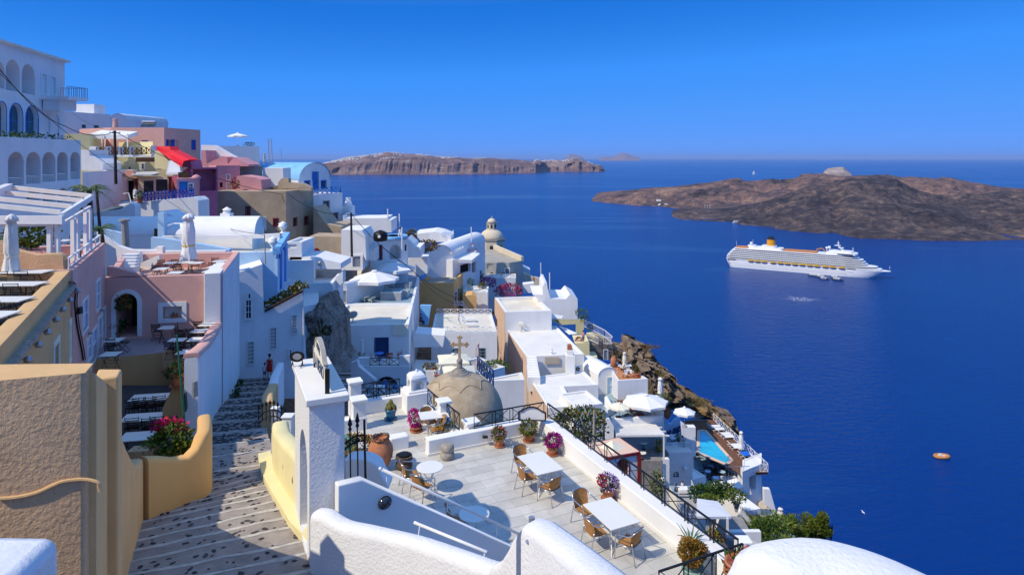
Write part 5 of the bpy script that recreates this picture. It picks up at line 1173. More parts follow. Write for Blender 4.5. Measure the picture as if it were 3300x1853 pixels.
p=on(g('K',372,465),ZT+.15);t=pot('small cactus in a little terracotta pot behind the gate bars',.1,.16,TERRA,p,name='potted_cactus',cat='potted plant');m=MB();m.lathe([(.06,.14),(.09,.25),(.07,.38),(.001,.42)],12,p,wob=lambda a,z:1+.1*math.cos(8*a));obj('stem',m,CACT,t)
p=on(g('K',318,470),ZT);m=MB();m.box(p+V3(-.1,.3,.3),(.55,.5,.6));obj('planter_box',m,mat('sea_green_paint',(.09,.32,.25),.6), None,'sea green planter box behind the gate bars','planter',bevel=.01)
p=on(g('T6',900,1410),ZT+.3);t=thing('succulent_bush','rusty succulent bush growing behind the partition wall by the small table','shrub',(p.x,p.y,ZT));foliage('foliage',(p.x,p.y,ZT+.42),(.42,.22,.22),420,.07,[LEAFO,LEAFY],t,seed=32)
p=T(-2.05,.05,.33);t=thing('spotlight','small black spotlight on the partition wall','lamp',p);m=MB();m.tube([p+V3(-.09,-.08,0),p+V3(.09,-.08,0)],.05,10);obj('head',m,IRON,t);m=MB();m.tube([p,p+V3(0,-.08,0)],.02,6);obj('bracket',m,IRON,t)

# ================================================================ CHURCH DOME BY THE TERRACE
dc=at((1481,1199.6),30.2);dR,dH=2.03,1.98;dc.z-=dH
ch=thing('church_dome','weathered sandy church dome with a stone cross, seen beyond the railing','church',(dc.x,dc.y,dc.z-4))
dome(ch,dc,dR,dH,DOMEM,'dome',40,14);m=MB();m.lathe([(dR*1.0,-4.5),(dR*1.0,.0)],40,dc);obj('drum',m,DOMEM,ch,smooth=True)
for k,(r_,z_) in enumerate(((.56,.03),(.44,.10),(.34,.17),(.25,.24))):m=MB();m.lathe([(r_*.98,-.2),(r_,z_-.02),(r_*.92,z_+.03),(.01,z_+.03)],24,dc+V3(0,0,dH-.10));obj('ring',m,STONE,ch,smooth=False)
m=MB();m.lathe([(.14,.1),(.12,.45),(.15,.5),(.12,.6),(.05,.66)],14,dc+V3(0,0,dH));obj('pedestal',m,STONE,ch)
cz=dc+V3(0,-.0,dH+.62);CRM=mat('sandstone_cross',(.56,.40,.24),.9,var=.15,scale=8,bump=.4);m=MB();m.beam(cz,cz+V3(0,0,1.0),.12,.11,up=(1,0,0));m.beam(cz+V3(-.28,0,.66),cz+V3(.28,0,.66),.11,.12)
for q in ((-.31,.66),(.31,.66),(0,1.0)):
    for s in (-.07,.07):m.ball(cz+Vector((q[0]+(s if q[0]==0 else 0),0,q[1]+(s if q[0] else 0))),.068,8,6)
    m.ball(cz+Vector((q[0]*1.2,0,q[1]+(.05 if q[0]==0 else 0))),.062,8,6)
obj('cross',m,CRM,ch)
m=MB()
for k in range(8):
    a0=k*math.pi/4+.1;pts=[]
    for j in range(9):
        a=a0+j/8*math.pi/4;el=.86+.17*abs(math.sin(j/8*math.pi))**.8;pts.append(dc+Vector((dR*1.003*math.cos(el)*math.cos(a),dR*1.003*math.cos(el)*math.sin(a),dH*1.003*math.sin(el))))
    m.tube(pts,.028,5)
obj('scallop_moulding',m,DOMEM,ch)

# ================================================================ OCHRE WALLS ON THE LEFT
blk=House('ochre_house','big ochre house corner with rough stucco face at the left foreground','house',[(-7.4,7.95),(-5.57,8.55),(-5.72,8.95),(-15,8.62),(-15,7.9)],CAMZ-2.80,13,OCHRER,OCHRE, None,bevel=.05)
run_wall('ochre_wall',[(-5.72,8.7,CAMZ-12,CAMZ-2.82),(-6.3,9.7,CAMZ-12,CAMZ-3.2),(-6.95,10.95,CAMZ-12,CAMZ-3.72)],.34,OCHRE, None,'ochre garden wall between the stucco corner and the ochre pier','wall')
m=MB();m.tube(smooth_path([onplane(g('E',*q),blk.P[0],blk.P[1])[2]+V3(0,-.012,0) for q in ((0,935),(120,925),(250,895),(360,845),(430,820),(560,808))]+[onplane(g('E',*q),blk.P[0],blk.P[1])[2]+V3(.12,0,0) for q in ((585,830),(598,860),(605,890))],4),.024,7);obj('pipe',m,OCHRE, None,'ochre painted pipe running across the stucco corner','pipe')
sts=[(-6.95,11.0,3.66),(-7.25,11.7,4.2),(-7.55,12.4,4.85),(-7.85,13.1,5.5),(-8.25,14.0,6.25),(-8.85,15.3,7.15),(-9.4,16.5,7.7),(-9.66,17.1,7.84)]
run_wall('ochre_wall',[(x-.22,y,CAMZ-11,CAMZ-d) for x,y,d in sts],.46,OCHRE, None,'ochre wall swooping down beside the lane from the house corner','wall')
m=MB();m.prism([(-6.95,10.9),(-6.62,11.02),(-6.78,11.4),(-7.2,11.4)],CAMZ-11,CAMZ-3.66);obj('ochre_pier',m,OCHRE, None,'ochre pier stepping out of the house corner beside the lane','wall',bevel=.04)
sts=[(-9.6,17.15,7.86),(-9.42,17.5,8.0),(-9.22,17.9,8.22),(-9.02,18.2,8.3),(-8.88,18.4,8.15),(-8.8,18.55,7.88),(-8.78,18.75,7.80),(-9.0,19.3,7.80),(-9.3,19.9,7.82)]
run_wall('planter_wall',[(x-.1,y+.12,CAMZ-11,CAMZ-d) for x,y,d in sts],.40,APRI, None,'ochre planter wall with scooped top at the turn of the lane','wall')
m=MB();m.prism([(-10.6,18.2),(-9.2,18.4),(-9.3,19.9),(-10.9,20.3)],CAMZ-11,CAMZ-8.75);obj('planter_soil',m,mat('soil',(.07,.045,.03),.95,var=.3), None,'dark planter bed behind the scooped ochre wall','planter')
t=thing('bougainvillea','green bougainvillea with bright red blossoms in the ochre planter','shrub',(-10.0,19.1,CAMZ-8.75));foliage('foliage',(-10.05,19.1,CAMZ-8.4),(.78,.65,.62),1500,.12,[LEAF,LEAFY,LEAFD],t,seed=41);foliage('foliage',(-9.6,18.7,CAMZ-8.55),(.45,.35,.5),500,.11,[LEAF,LEAFY],t,seed=42)
foliage('blossom',(-10.15,19.4,CAMZ-7.92),(.52,.34,.20),420,.09,[FRED,FPINK],t,seed=43,hollow=.3);foliage('yellow_blossom',(-9.5,18.55,CAMZ-8.5),(.3,.15,.25),40,.1,[FYEL],t,seed=44,hollow=.8);stemmy(t,(-10,19.1,CAMZ-8.75),[(-10.3,19.4,CAMZ-8),(-9.7,18.9,CAMZ-8.2)],.03,WOODD)
m=MB();m.prism([(-10.9,18.5),(-10.2,18.6),(-10.2,18.95),(-10.9,18.9)],CAMZ-10,CAMZ-8.28);obj('planter_block',m,OCHRER, None,'small rough ochre block among the bougainvillea leaves','planter',bevel=.03)
m=MB();m.prism([(-16,4.6),(-4.05,4.75),(-4.15,6.05),(-16,6.35)],CAMZ-8,CAMZ-3.46);obj('white_wall_top',m,mat('stained_white_wall',(.72,.74,.76),.92,var=.1,scale=1.0,bump=.7,bscale=12,stain=.6,stain_col=(.45,.44,.42)), None,'stained top of a white wall at the bottom left corner','wall',bevel=.12)

# ================================================================ VILLAGE, LEFT SIDE
def pt2(v): return (v[0],v[1])
STY['archway']=(WPAINT,DARK,0,0,.22,2.2);STY['loggia']=(None, None,0,0,0,1.5);STY['bigglass']=(MIDB,GLASSB,1,1,.07,.35);STY['slit']=(None,DARK,0,0,0,.25)
def stick(parent,A,B,sty,rect,arch=0):
    """window fixed onto a solid wall (A to B, seen from outside)"""
    A=Vector(A).to_2d();B=Vector(B).to_2d();e=(B-A).normalized();n=Vector((e.y,-e.x));mid=(A+B)/2
    if n.dot(-mid)<0:n=-n
    k=STY[sty][5]+.012;s0,s1,za,zb=opening_metric(A,B,rect); return build_opening(parent,A+n*k,B+n*k,n,s0,s1,za,zb,sty,arch)
def P_(k,x,y,Y): return at(g(k,x,y),Y)
# ---- white arcaded hotel
lo_A,lo_B=(-34.4,43.0),(-34.35,52.2)
ho=House('hotel','large white hotel wing with a row of tall open arches, lower tier at far left','hotel',[lo_A,lo_B,(-46,53),(-46,43)],CAMZ+1.42,13,WHITE2,WROOF,(.25,.3),
  [(0,'loggia',gs('A',*q),1.0) for q in ((62,940,186,1200),(203,940,316,1187),(329,940,432,1172),(444,940,527,1162),(547,940,621,1150),(205,1228,316,1330),(330,1224,432,1330),(447,1220,527,1330),(552,1212,621,1330))])
for i,q in enumerate(((62,186,1140,1200),(203,316,1128,1187),(329,432,1118,1172),(444,527,1108,1162),(547,621,1098,1150))):
    m=MB();a=ho.face(0,g('A',q[0]+3,q[3]-2));b=ho.face(0,g('A',q[1]-3,q[3]-2));h=ho.face(0,g('A',q[0]+3,q[2])).z-a.z;m.beam(a+V3(-.15,0,h),b+V3(-.15,0,h),.05,.05)
    for k in range(9):p=a.lerp(b,k/8)+V3(-.15,0,0);m.beam(p,p+V3(0,0,h),.03,.03)
    obj('balustrade',m,WPAINT,ho.t)
up_A,up_B=(-37.4,46.5),(-40.0,58.6)
hu=House('hotel','upper white hotel block with arched loggias and a corner balcony at far left','hotel',[up_A,up_B,(-52,60),(-50,47)],CAMZ+8.55,12,WHITE2,WROOF,(.3,.3),
  [(0,'loggia',gs('A',*q),1.0) for q in ((-50,235,38,445),(45,223,156,468),(168,258,272,492))]+[(0,'bigglass',gs('A',*q),1.0) for q in ((-20,552,48,820),(75,566,176,822),(200,584,297,826))]+[(0,'niche',gs('A',*q),1.0) for q in ((345,642,392,832),(420,652,462,836))]+[(0,'whitedoor',gs('A',320,340,360,490)),(0,'whitedoor',gs('A',394,362,428,490))])
m=MB();m.prism([(up_A[0]+.35,up_A[1]-.3),(up_B[0]+.35,up_B[1]+.3),(-52,60.3),(-50,46.7)],CAMZ+8.55,CAMZ+8.72);obj('cornice',m,WROOF,hu.t)
A_,B_=Vector(up_A),Vector(up_B);a=hu.face(0,g('A',312,508));b=hu.face(0,g('A',470,520));m=MB();m.solid([a,b,b+V3(2.2,.4,0),a+V3(2.2,.2,0)],(0,0,-.28));m.solid([a+V3(0,.3,-.28),b+V3(0,-.2,-.28),b+V3(1.4,0,-.28),a+V3(1.4,.3,-.28)],(0,0,-.9));obj('balcony',m,WHITE2,hu.t);m=MB()
r0=[a+V3(2.1,.2,0),b+V3(2.1,.4,0),b]
for p_,q_ in zip(r0[:-1],r0[1:]):
    n=10
    for k in range(n+1):c_=p_.lerp(q_,k/n);m.beam(c_,c_+V3(0,0,.85),.03,.03)
    m.beam(p_+V3(0,0,.85),q_+V3(0,0,.85),.05,.05)
obj('balustrade',m,GALV,hu.t)
t=thing('hedge_row','row of small green shrubs along the hotel terrace edge','shrub',(-35,47,CAMZ+1.5));foliage('foliage',(-34.9,47.5,CAMZ+1.55),(.35,4.8,.26),420,.16,[LEAFD,LEAF],t,seed=51,hollow=.1)
# ---- houses on the skyline
h_=houseb('house','white flat-roofed house on the skyline behind the yellow building',g('A',500,625),104,g('A',862,640),112,12,9,WHITE2,WROOF,(.3,.3),[(0,'plain',gs('A',635,729,668,756)),(0,'plain',gs('A',729,734,769,757))])
m=MB();q=P_('A',642,628,110);m.box(q+V3(0,2,.5),(3.2,3,1.6));obj('penthouse',m,WHITE2,h_.t)
vault('vaulted_house','white vaulted house on the skyline next to the terracotta chimney',g('A',862,690),112,g('A',980,690),114,1.1,(1,12),8,WHITE2)
bl_A,bl_M,bl_R=P_('S6',752,57,95),P_('S6',1585,57,95),P_('S6',2148,94,103)
ph=House('house','large pink house with cobalt blue shutters on the skyline','house',[pt2(bl_A),pt2(bl_M),pt2(bl_R),(-58,112),(-66,100)],bl_M.z,13,PINK,GROOF,(.2,.25),
  [(1,'blue',gs('S6',1618,248,1642,345)),(1,'dark',gs('S6',1650,248,1690,345)),(1,'blue',gs('S6',1692,248,1742,400)),(1,'niche',gs('S6',1750,250,1798,398)),(1,'blue',gs('S6',2012,252,2070,398)),(0,'blue',gs('S6',1245,262,1330,296))])
t=thing('chimney','tapered terracotta chimney on the corner of the pink house','chimney',P_('S6',828,57,96));m=MB();m.lathe([(.40,0),(.31,1.05),(.36,1.08),(.36,1.25),(.25,1.27)],14,P_('S6',828,57,96.5));obj('shaft',m,PINK,t)
t=thing('water_heater','solar water heater with silver tank on the pink house roof','water heater',P_('S6',1350,57,99));q=P_('S6',1350,57,99);m=MB();m.tube([q+V3(-1.0,0,.85),q+V3(1.0,0,.85)],.22,12);obj('tank',m,STEEL,t);m=MB();m.solid([q+V3(-.9,-.1,.7),q+V3(1.1,-.1,.7),q+V3(1.25,-.9,.05),q+V3(-.8,-.9,.05)],(0,.1,.05));obj('collector',m,GLASS,t);m=MB()
for s in (-.9,0,1.0):m.beam(q+V3(s,.15,0),q+V3(s,0,.75),.05,.05)
obj('stand',m,GALV,t);aerial('television aerial beside the solar heater on the pink roof',q+V3(1.5,.6,0),1.7,rows=4)
# ---- yellow restaurant house with terrace
ye=houseb('house','pale yellow house under the terrace with brown crossed railings',g('S6',425,500),84,g('S6',1690,470),86,9,13,YELL,WROOF, None,
  [(0,'dark',gs('S6',722,685,766,795)),(0,'slit',gs('S6',1032,665,1062,715)),(0,'white',gs('S6',1236,618,1280,698)),(0,'whitedoor',gs('S6',1482,592,1510,682))])
yu=houseb('house','upper yellow house wall left of the roof terrace, by the hotel',g('S6',40,150),87,g('S6',432,150),88,8,9,YELL,WROOF,(.3,.3),[])
yb=House('terrace_wall','long yellow parapet with lattice behind the roof terrace','wall',[pt2(P_('S6',880,290,94)),pt2(P_('S6',1410,310,90)),pt2(P_('S6',1410,310,90.6)),pt2(P_('S6',880,290,94.6))],P_('S6',880,285,94).z,3.4,YELL,YELL, None)
for i,(x0_,x1_,a_,b_) in enumerate(((522,672,672,725),(725,868,868,915),(916,1046,1046,1082),(1085,1385,1385,1440))):
    p,q=P_('S6',x0_,482,83.9),P_('S6',x1_,468,84.2);xrail('brown crossed railing on the yellow house terrace, bay %s from the left'%('one','two','three','four')[i],[p,q],.9,2 if i<3 else 4,WOODD,parts=False,r=.06,flat=.08,group='brown railings on the yellow house')
    m=MB();c0,c1=P_('S6',a_,510,83.95),P_('S6',b_,510,84.15);m.solid([c0,c1,c1+V3(0,0,1.3 if i<3 else 1.45),c0+V3(0,0,1.3 if i<3 else 1.45)],(0,.5,0));obj('pier',m,WHITE,ye.t)
m=MB();c0,c1=P_('S6',425,512,83.8),P_('S6',522,512,83.8);m.solid([c0,c1,c1+V3(0,0,1.35),c0+V3(0,0,1.35)],(0,.6,0));c0,c1=P_('S6',425,512,83.78),P_('S6',1440,512,84.1);m.solid([c0,c1,c1+V3(0,0,.25),c0+V3(0,0,.25)],(0,.3,0));obj('pier',m,WHITE,ye.t)
slab('sign_board',gs('S6',1143,522,1428,522,1428,590,1143,590),(-60,83.4,0),(-40,83.8,0),.15,WOODD, None,'long dark brown blank sign board on the yellow house','sign')
t=thing('roof_pergola','white canvas pergola over the yellow roof terrace','pergola',P_('S6',700,350,90));m=MB();m.solid([P_('S6',*q,90) for q in ((440,150),(1015,175),(1015,235),(440,230))],(0,2.5,.6));obj('awning',m,CANVASW,t)
for x in (440,620,1018):m=MB();m.beam(P_('S6',x,360,89.8),P_('S6',x,150,89.8),.12,.12);obj('post',m,WPAINT,t)
foliage('potted_shrubs',P_('S6',1170,430,86),(.40,.3,.35),120,.14,[LEAFO,LEAFY], None,seed=61,label='orange planter of shrubs on the yellow terrace',cat='shrub',base=tuple(P_('S6',1170,470,86)))
# ground-floor restaurant
rs=houseb('restaurant','ground-floor restaurant with dark doorway and display windows below the yellow house',g('S6',650,820),80,g('S6',1700,810),82,4,8,YELL,GREYP, None,
  [(0,'dark',gs('S6',865,850,925,1180)),(0,'dark',gs('S6',950,880,1110,1180)),(0,'reddoor',gs('S6',1122,855,1165,1100)),(0,'opal',gs('S6',1265,880,1425,1060)),(0,'opal',gs('S6',1455,860,1640,1040)),(0,'reddoor',gs('S6',1650,830,1698,1045))])
m=MB();q=[P_('S6',x,y,79.6) for x,y in [(930,820)]+[(1035-92*math.cos(a),815-100*math.sin(a)) for a in [k*math.pi/10 for k in range(11)]]+[(1142,820)]];m.solid(q,(0,.5,0));obj('arched_sign',m,mat('salmon_plaster',(.7,.33,.22),.9), None,'salmon pink rounded pediment over the restaurant doorway','sign')
m=MB();m.solid([P_('S6',*q) for q in ((1075,800,79),(1400,798,78.8),(1530,770,79.5),(1440,752,82),(1120,762,82))],(0,0,.12));obj('awning',m,mat('grey_canvas',(.5,.5,.47),.95), None,'flat grey canvas awning above the restaurant windows','awning')
xw=House('house','white wall with two blind arches left of the restaurant door','house',[pt2(P_('S6',318,740,70)),pt2(P_('S6',440,740,74)),pt2(P_('S6',640,725,76)),pt2(P_('S6',640,725,84)),(-48,84)],P_('S6',640,728,76).z,12,WHITE2,WROOF,(.3,.3),[(1,'niche',gs('S6',485,905,545,1240),1.0),(1,'niche',gs('S6',578,890,636,1230),1.0)])
slab('house',gs('S6',290,400,425,400,425,490,490,505,640,610,632,720,300,720),(-70,79,0),(-40,80,0),4,WHITE2, None,'stepped white house wall between the hotel and the yellow house','house')
slab('house',gs('S6',650,820,850,825,860,1230,650,1230),(-60,76.5,0),(-40,79,0),3,WHITE2, None,'plain white house wall behind the utility pole','house')
# red stair balustrade, stairs, pink and purple houses
t=thing('red_staircase','staircase with bright red painted side walls climbing to the yellow terrace','stairs',P_('S6',1700,800,80))
m=MB();q=[P_('S6',*p,Y) for p,Y in (((1465,345),83),((1665,350),83),((1690,405),82.6),((1980,555),79),((1880,580),79),((1640,460),82),((1470,410),83))];m.solid(q,(.5,1.2,0));obj('back_wall',m,RED,t)
m=MB();q=[P_('S6',*p,Y) for p,Y in (((1470,400),82.5),((1640,455),81.6),((1888,585),78.6),((1858,672),78.6),((1640,500),81.6))];m.solid(q,(-.15,.35,0));obj('side_wall',m,RED,t)
for k in range(9):x,y=1702+k*2,590+k*22;m=MB();c_=P_('S6',x+50-k*3,y,80.5-k*.35);m.box(c_,(1.3+k*.05,.5,.3));obj('step',m,WHITE2,t)
m=MB();m.solid([P_('S6',*p,79) for p in ((1870,672),(1890,680),(1740,800),(1690,805),(1700,780))],(.2,.6,0));obj('stringer',m,YELL,t)
slab('stair_wall',gs('S6',1440,420,1530,430,1640,560,1690,620,1690,800,1660,800,1640,715,1440,680),(-60,82.2,0),(-40,82.2,0),.5,YELL, None,'sloping yellow stair wall left of the red staircase','wall')
pk=House('restaurant','small pink restaurant with a blue door behind the blue railing','restaurant',[pt2(P_('S6',1780,850,75)),pt2(P_('S6',2100,850,77)),pt2(P_('S6',2165,850,84)),pt2(P_('S6',1780,850,84))],P_('S6',1780,850,75).z,9,ROSE,ROSE, None,[(0,'brightdoor',gs('S6',1825,905,1955,1070)),(0,'white',gs('S6',1968,932,2028,1048))])
m=MB();m.lathe([(.55,0),(.5,.2),(.3,.4),(.01,.5)],14,P_('S6',2085,850,77.6));obj('rounded_corner',m,ROSE,pk.t,smooth=True)
slab('sign_board',gs('S6',1800,750,1968,750,1968,838,1812,838),(-60,74.5,0),(-40,76,0),.12,mat('black_gold_board',(.06,.045,.02),.5,var=.4,scale=3), None,'dark carved sign board above the blue restaurant door','sign')
slab('house',gs('S6',1700,560,1880,580,1985,560,2010,660,2010,1060,1780,1060,1700,800),(-60,80.5,0),(-30,81,0),3,MAGENTA, None,'purplish pink house wall behind the red staircase','house')
mg=houseb('house','magenta house with a deep dark porch beside the pink house',g('S6',2000,675),80,g('S6',2420,690),82,6,8,MAGENTA,ROSE, None,[(0,'hole',gs('S6',2035,700,2400,1040))])
slab('house',gs('B',430,245,470,245,480,370,620,300,670,310,675,375,735,310,870,378,870,395,430,395),(-60,92,0),(-20,94,0),5,ROSE, None,'stepped rose pink house walls below the rooftop terrace','house')
slab('stair_ramp',gs('B',430,195,550,198,690,280,875,375,740,375,600,320,430,260),(-60,96,0),(-20,97,0),1.2,WHITE, None,'white sloping wall descending beside the rooftop terrace','wall')
tr=houseb('roof_terrace','white rooftop terrace block carrying an open parasol on the skyline',g('B',570,205),105,g('B',972,205),108,9,9,WHITE2,WROOF,(.4,.3))
u_=umbrella_open('white open parasol alone on the skyline terrace',1.75,2.15,CANVASW,flat=.28,drop=.2);u_.location=P_('B',770,205,110)
foliage('terrace_shrub',P_('B',880,190,109),(.9,.5,.36),150,.2,[LEAFD,LEAF], None,seed=62,label='dark shrub on the skyline terrace right of the parasol',cat='shrub',base=tuple(P_('B',880,205,109)))
t=thing('mast','tall lattice radio mast on the skyline','mast',P_('B',1078,375,100));m=MB();p,q=P_('B',1078,380,100),P_('B',1068,140,100)
for dx in (-.25,.25):m.tube([p+V3(dx,0,0),q+V3(dx,0,0)],.05,4)
for k in range(16):a_,b_=p.lerp(q,k/16),p.lerp(q,(k+1)/16);m.beam(a_+V3(-.25,0,0),b_+V3(.25,0,0),.04,.04)
obj('lattice',m,GREYP,t);aerial('thin television aerial on the blue vaulted house',P_('B',1175,365,105),2.2)
uc=umbrella_closed('grey closed parasol on the skyline left of the radio mast',1.75,.14,mat('grey_canvas',(.5,.5,.47),.95));uc.location=P_('B',1018,372,104)
# pink lower house, beige block, blue vaulted house
rz_h=houseb('house','rose pink house with small windows above the beige block',g('B',567,388),90,g('B',790,392),92,7,9,ROSE,ROSE,(.2,.25),[(0,'white',gs('B',668,475,692,515)),(0,'dark',gs('B',604,545,630,590)),(0,'greydoor',gs('B',664,548,704,606))])
slab('house',gs('B',740,620,760,490,800,480,930,500,985,520,995,620),(-60,89,0),(-20,90,0),4,ROSE, None,'low rose pink curved roof beside a dry bush','house')
foliage('dry_bush',P_('B',745,560,88.5),(.55,.5,.85),260,.22,[LEAFB,FROSE], None,seed=63,label='dry pinkish bush against the rose pink wall',cat='shrub',base=tuple(P_('B',745,610,88.5)))
houseb('house','grey cement house block behind the rose pink house',g('B',790,392),95,g('B',1000,380),97,6,9,GREYP,WROOF, None)
slab('house',gs('B',1005,410,1190,410,1195,540,1145,545,1145,622,1000,622),(-60,96,0),(-20,98,0),4,WHITE, None,'sunlit white house wall left of the blue vaulted house','house')
slab('garden_wall',gs('B',935,620,945,510,985,515,990,600,1145,622,1145,545,1180,505,1240,505,1245,545,1380,555,1455,590,1455,622),(-60,90.5,0),(-20,91,0),1.0,BEIGE, None,'rounded beige parapets on top of the beige block','wall')
bM,bR=P_('B',1220,626,87),P_('B',1475,620,96);bL=P_('B',560,634,86);bL2=P_('B',440,640,84)
be=House('house','big weathered beige house with oxblood red window frames','house',[pt2(bL),pt2(bM),pt2(bR),pt2(bR+V3(-8,5,0)),pt2(bL+V3(-2,9,0))],bM.z,17,BEIGE,BEIGE, None,
  [(0,'red',gs('B',655,790,684,860)),(0,'red',gs('B',850,775,880,842)),(0,'red',gs('B',1106,885,1142,948)),(0,'paleframe',gs('B',982,868,1030,985)),(0,'red',gs('B',795,888,828,930)),(0,'red',gs('B',850,884,895,930)),(0,'red',gs('B',918,876,948,930)),(1,'red',gs('B',1288,878,1320,944)),(1,'red',gs('B',1392,866,1424,932))])
slab('house',gs('B',395,520,420,530,435,640,515,640,565,660,565,930,400,930,380,720),(-60,84.5,0),(-30,85.5,0),3,GREYP, None,'shaded cement wall left of the beige block','house')
slab('house',gs('B',1475,770,1590,930,1735,955,1735,1290,1480,1290),(-40,92,0),(0,92,0),6,BEIGE, None,'lower beige house corner right of the beige block','house')
slab('house',gs('B',1360,1075,1440,1045,1610,1050,1735,1050,1735,1300,1380,1230),(-40,84,0),(0,84,0),4,BEIGE, None,'small weathered house with a red door below the beige block','house')
t=thing('red_doorway','oxblood red door frame in the small weathered house','door',P_('B',1490,1230,83.8));m=MB()
for a_,b_ in (((1452,1180),(1515,1165)),((1515,1165),(1515,1245)),((1455,1180),(1470,1240))):m.beam(P_('B',*a_,83.8),P_('B',*b_,83.8),.25,.3)
obj('frame',m,REDW,t)
vt,vA,vB=vault('vaulted_house','white vaulted house with sky blue roof and blue shutters above the sea',g('B',1335,520),104,g('B',1632,520),112,2.7,(-14,7),8,WHITE2,SKYB,[(0,'brightdoor',gs('B',1462,448,1515,522)),(0,'mid',gs('B',1548,532,1590,595)),(0,'mid',gs('B',1394,535,1440,580)),(0,'brightdoor',gs('B',1468,530,1522,612))])
houseb('house','white side wing with blue window left of the blue vaulted house',g('B',1195,415),106,g('B',1350,415),106,6,8,WHITE2,SKYB,(.3,.3),[(0,'mid',gs('B',1243,495,1310,545))])
bx=houseb('house','white house under the blue railing, with grey framed shutters',g('B',1475,660),98,g('B',1745,652),104,8,13,WHITE2,WROOF,(.15,.3),[(0,'greyw',gs('B',1568,722,1620,785)),(0,'mid',gs('B',1572,842,1622,930)),(0,'greyw',gs('B',1660,830,1700,895))])
xrail('bright blue crossed railing in front of the blue vaulted house',[P_('B',1470,656,98.2),P_('B',1725,648,104)],1.0,6,MIDB,parts=False,r=.06,flat=.09)
xrail('short bright blue railing closing the terrace at the sea end',[P_('B',1725,648,104),P_('B',1640,640,110)],1.0,2,MIDB,parts=False,r=.06,flat=.09)
t=thing('chimney','fat white chimney at the edge of the sea, right of the blue railing','chimney',P_('B',1790,860,105));q=P_('B',1790,860,105);m=MB();m.prism([(q.x-.8,q.y),(q.x+.85,q.y),(q.x+.85,q.y+1.5),(q.x-.8,q.y+1.5)],q.z-6,q.z+1.6);m.lathe([(.75,1.6),(.5,2.3),(.36,2.75),(.42,2.8),(.42,2.95),(.3,2.98)],10,q+V3(0,.7,0));obj('shaft',m,WHITE,t)
# white stair on the beige block's side, and clutter
t=thing('outdoor_stairs','white outdoor stair climbing the side of the beige block','stairs',P_('B',1600,930,95));m=MB();m.solid([P_('B',*q,94) for q in ((1485,775),(1500,775),(1608,925),(1560,925),(1485,830))],(0,.5,0));obj('stringer',m,WHITE2,t);m=MB()
for k in range(8):m.box(P_('B',1498+k*11,825+k*13,93.6),(.5,.4,.5))
obj('treads',m,DKBLUE,t,kind='stuff')

# ---- blue railing and stained retaining wall below the restaurants
slab('retaining_wall',gs('S6',860,1250,960,1255,1060,1222,1110,1245,1280,1205,2040,1140,2112,1190,2120,1600,860,1600),(-60,71,0),(-20,73,0),3,WHITE2, None,'long stained white retaining wall below the blue railing','wall')
xrail('long cobalt blue crossed railing in front of the restaurants',[P_('S6',1272,1205,71.6),P_('S6',2040,1138,73)],1.0,14,BLUE,parts=False,r=.06,flat=.09)
t=pot('big potted bush beside the blue railing and the dark doorway',.36,.5,TERRA,P_('S6',1210,1225,72),name='potted_plant',cat='potted plant');foliage('foliage',P_('S6',1220,1110,72),(.62,.5,.5),220,.16,[LEAF,LEAFD],t,seed=64)
foliage('railing_flowers',P_('S6',1850,1060,73.4),(.95,.3,.25),160,.13,[LEAF,LEAFO,FRED], None,seed=65,label='flower boxes along the right end of the blue railing',cat='shrub',base=tuple(P_('S6',1850,1085,73.4)))
st_=thing('restaurant_steps','blue-edged steps up to the dark restaurant doorway','steps',P_('S6',1000,1240,75))
for k in range(4):m=MB();c0=P_('S6',900,1252-k*20,74+k*.9);c1=P_('S6',1130,1252-k*20,74+k*.9);m.solid([c0,c1,c1+V3(0,0,-.35),c0+V3(0,0,-.35)],(0,1.5,0));obj('step',m,TEALF if k%2 else WHITE2,st_)
m=MB();m.tube([P_('S6',950,1085,74),P_('S6',1035,1072,74),P_('S6',1075,1230,74)],.06,5);obj('handrail',m,WPAINT, None,'thin white bent handrail on the restaurant steps','handrail')
m=MB();m.solid([P_('S6',*q) for q in ((440,1385,66),(900,1250,73),(1010,1260,73),(720,1340,68),(470,1400,65))],(0,0,-.3));obj('ramp',m,mat('dark_path',(.12,.16,.18),.9,var=.2), None,'dark ramp leading along the white wall to the restaurant steps','path',kind='structure')

# ---- white lanes, walls and roofs below
slab('lane_wall',gs('C',600,330,640,305,860,280,938,232,968,250,968,460,900,470,600,460),(-60,60,0),(-20,61,0),1.0,WHITE2, None,'white ramp wall with a raised end left of the blue steps','wall')
s_=thing('outdoor_steps','white steps with blue treads between white walls','steps',P_('C',1025,460,61))
for k in range(6):m=MB();c0,c1=P_('C',958,462-k*20,61+k*.7),P_('C',1095,452-k*20,62+k*.7);m.solid([c0,c1,c1+V3(0,0,-.55),c0+V3(0,0,-.55)],(0,1.2,0));obj('step',m,TEALF if k%2 else WHITE2,s_)
slab('curved_wall',gs('B',-20,860,40,815,90,812,130,840,210,870,250,905,330,1040,-20,1040),(-60,57,0),(-20,58,0),2.5,WHITE, None,'white sculpted wall with curved top left of the vaulted roof','wall')
v2=vault('vaulted_house','long white barrel-vaulted roof with a bulging end in the middle of the village',g('B',905,1030),52.5,g('B',1014,1026),57,1.25,(-15,-.5),6,WHITE,WHITE)
t=thing('chimney','small white chimney pot on the long barrel roof','chimney',P_('B',668,905,56));m=MB();q=P_('B',668,912,56);m.box(q+V3(0,0,.3),(.8,.8,.9));m.lathe([(.3,.7),(.3,1.0),(.4,1.05),(.001,1.3)],10,q);obj('shaft',m,WHITE,t)
slab('low_wall',gs('B',60,1045,330,1040,1010,1030,1160,1020,1160,1060,110,1090,60,1080),(-60,51.5,0),(-20,51.5,0),.4,WHITE, None,'long white wall along the cream roof, below the barrel roof','wall')
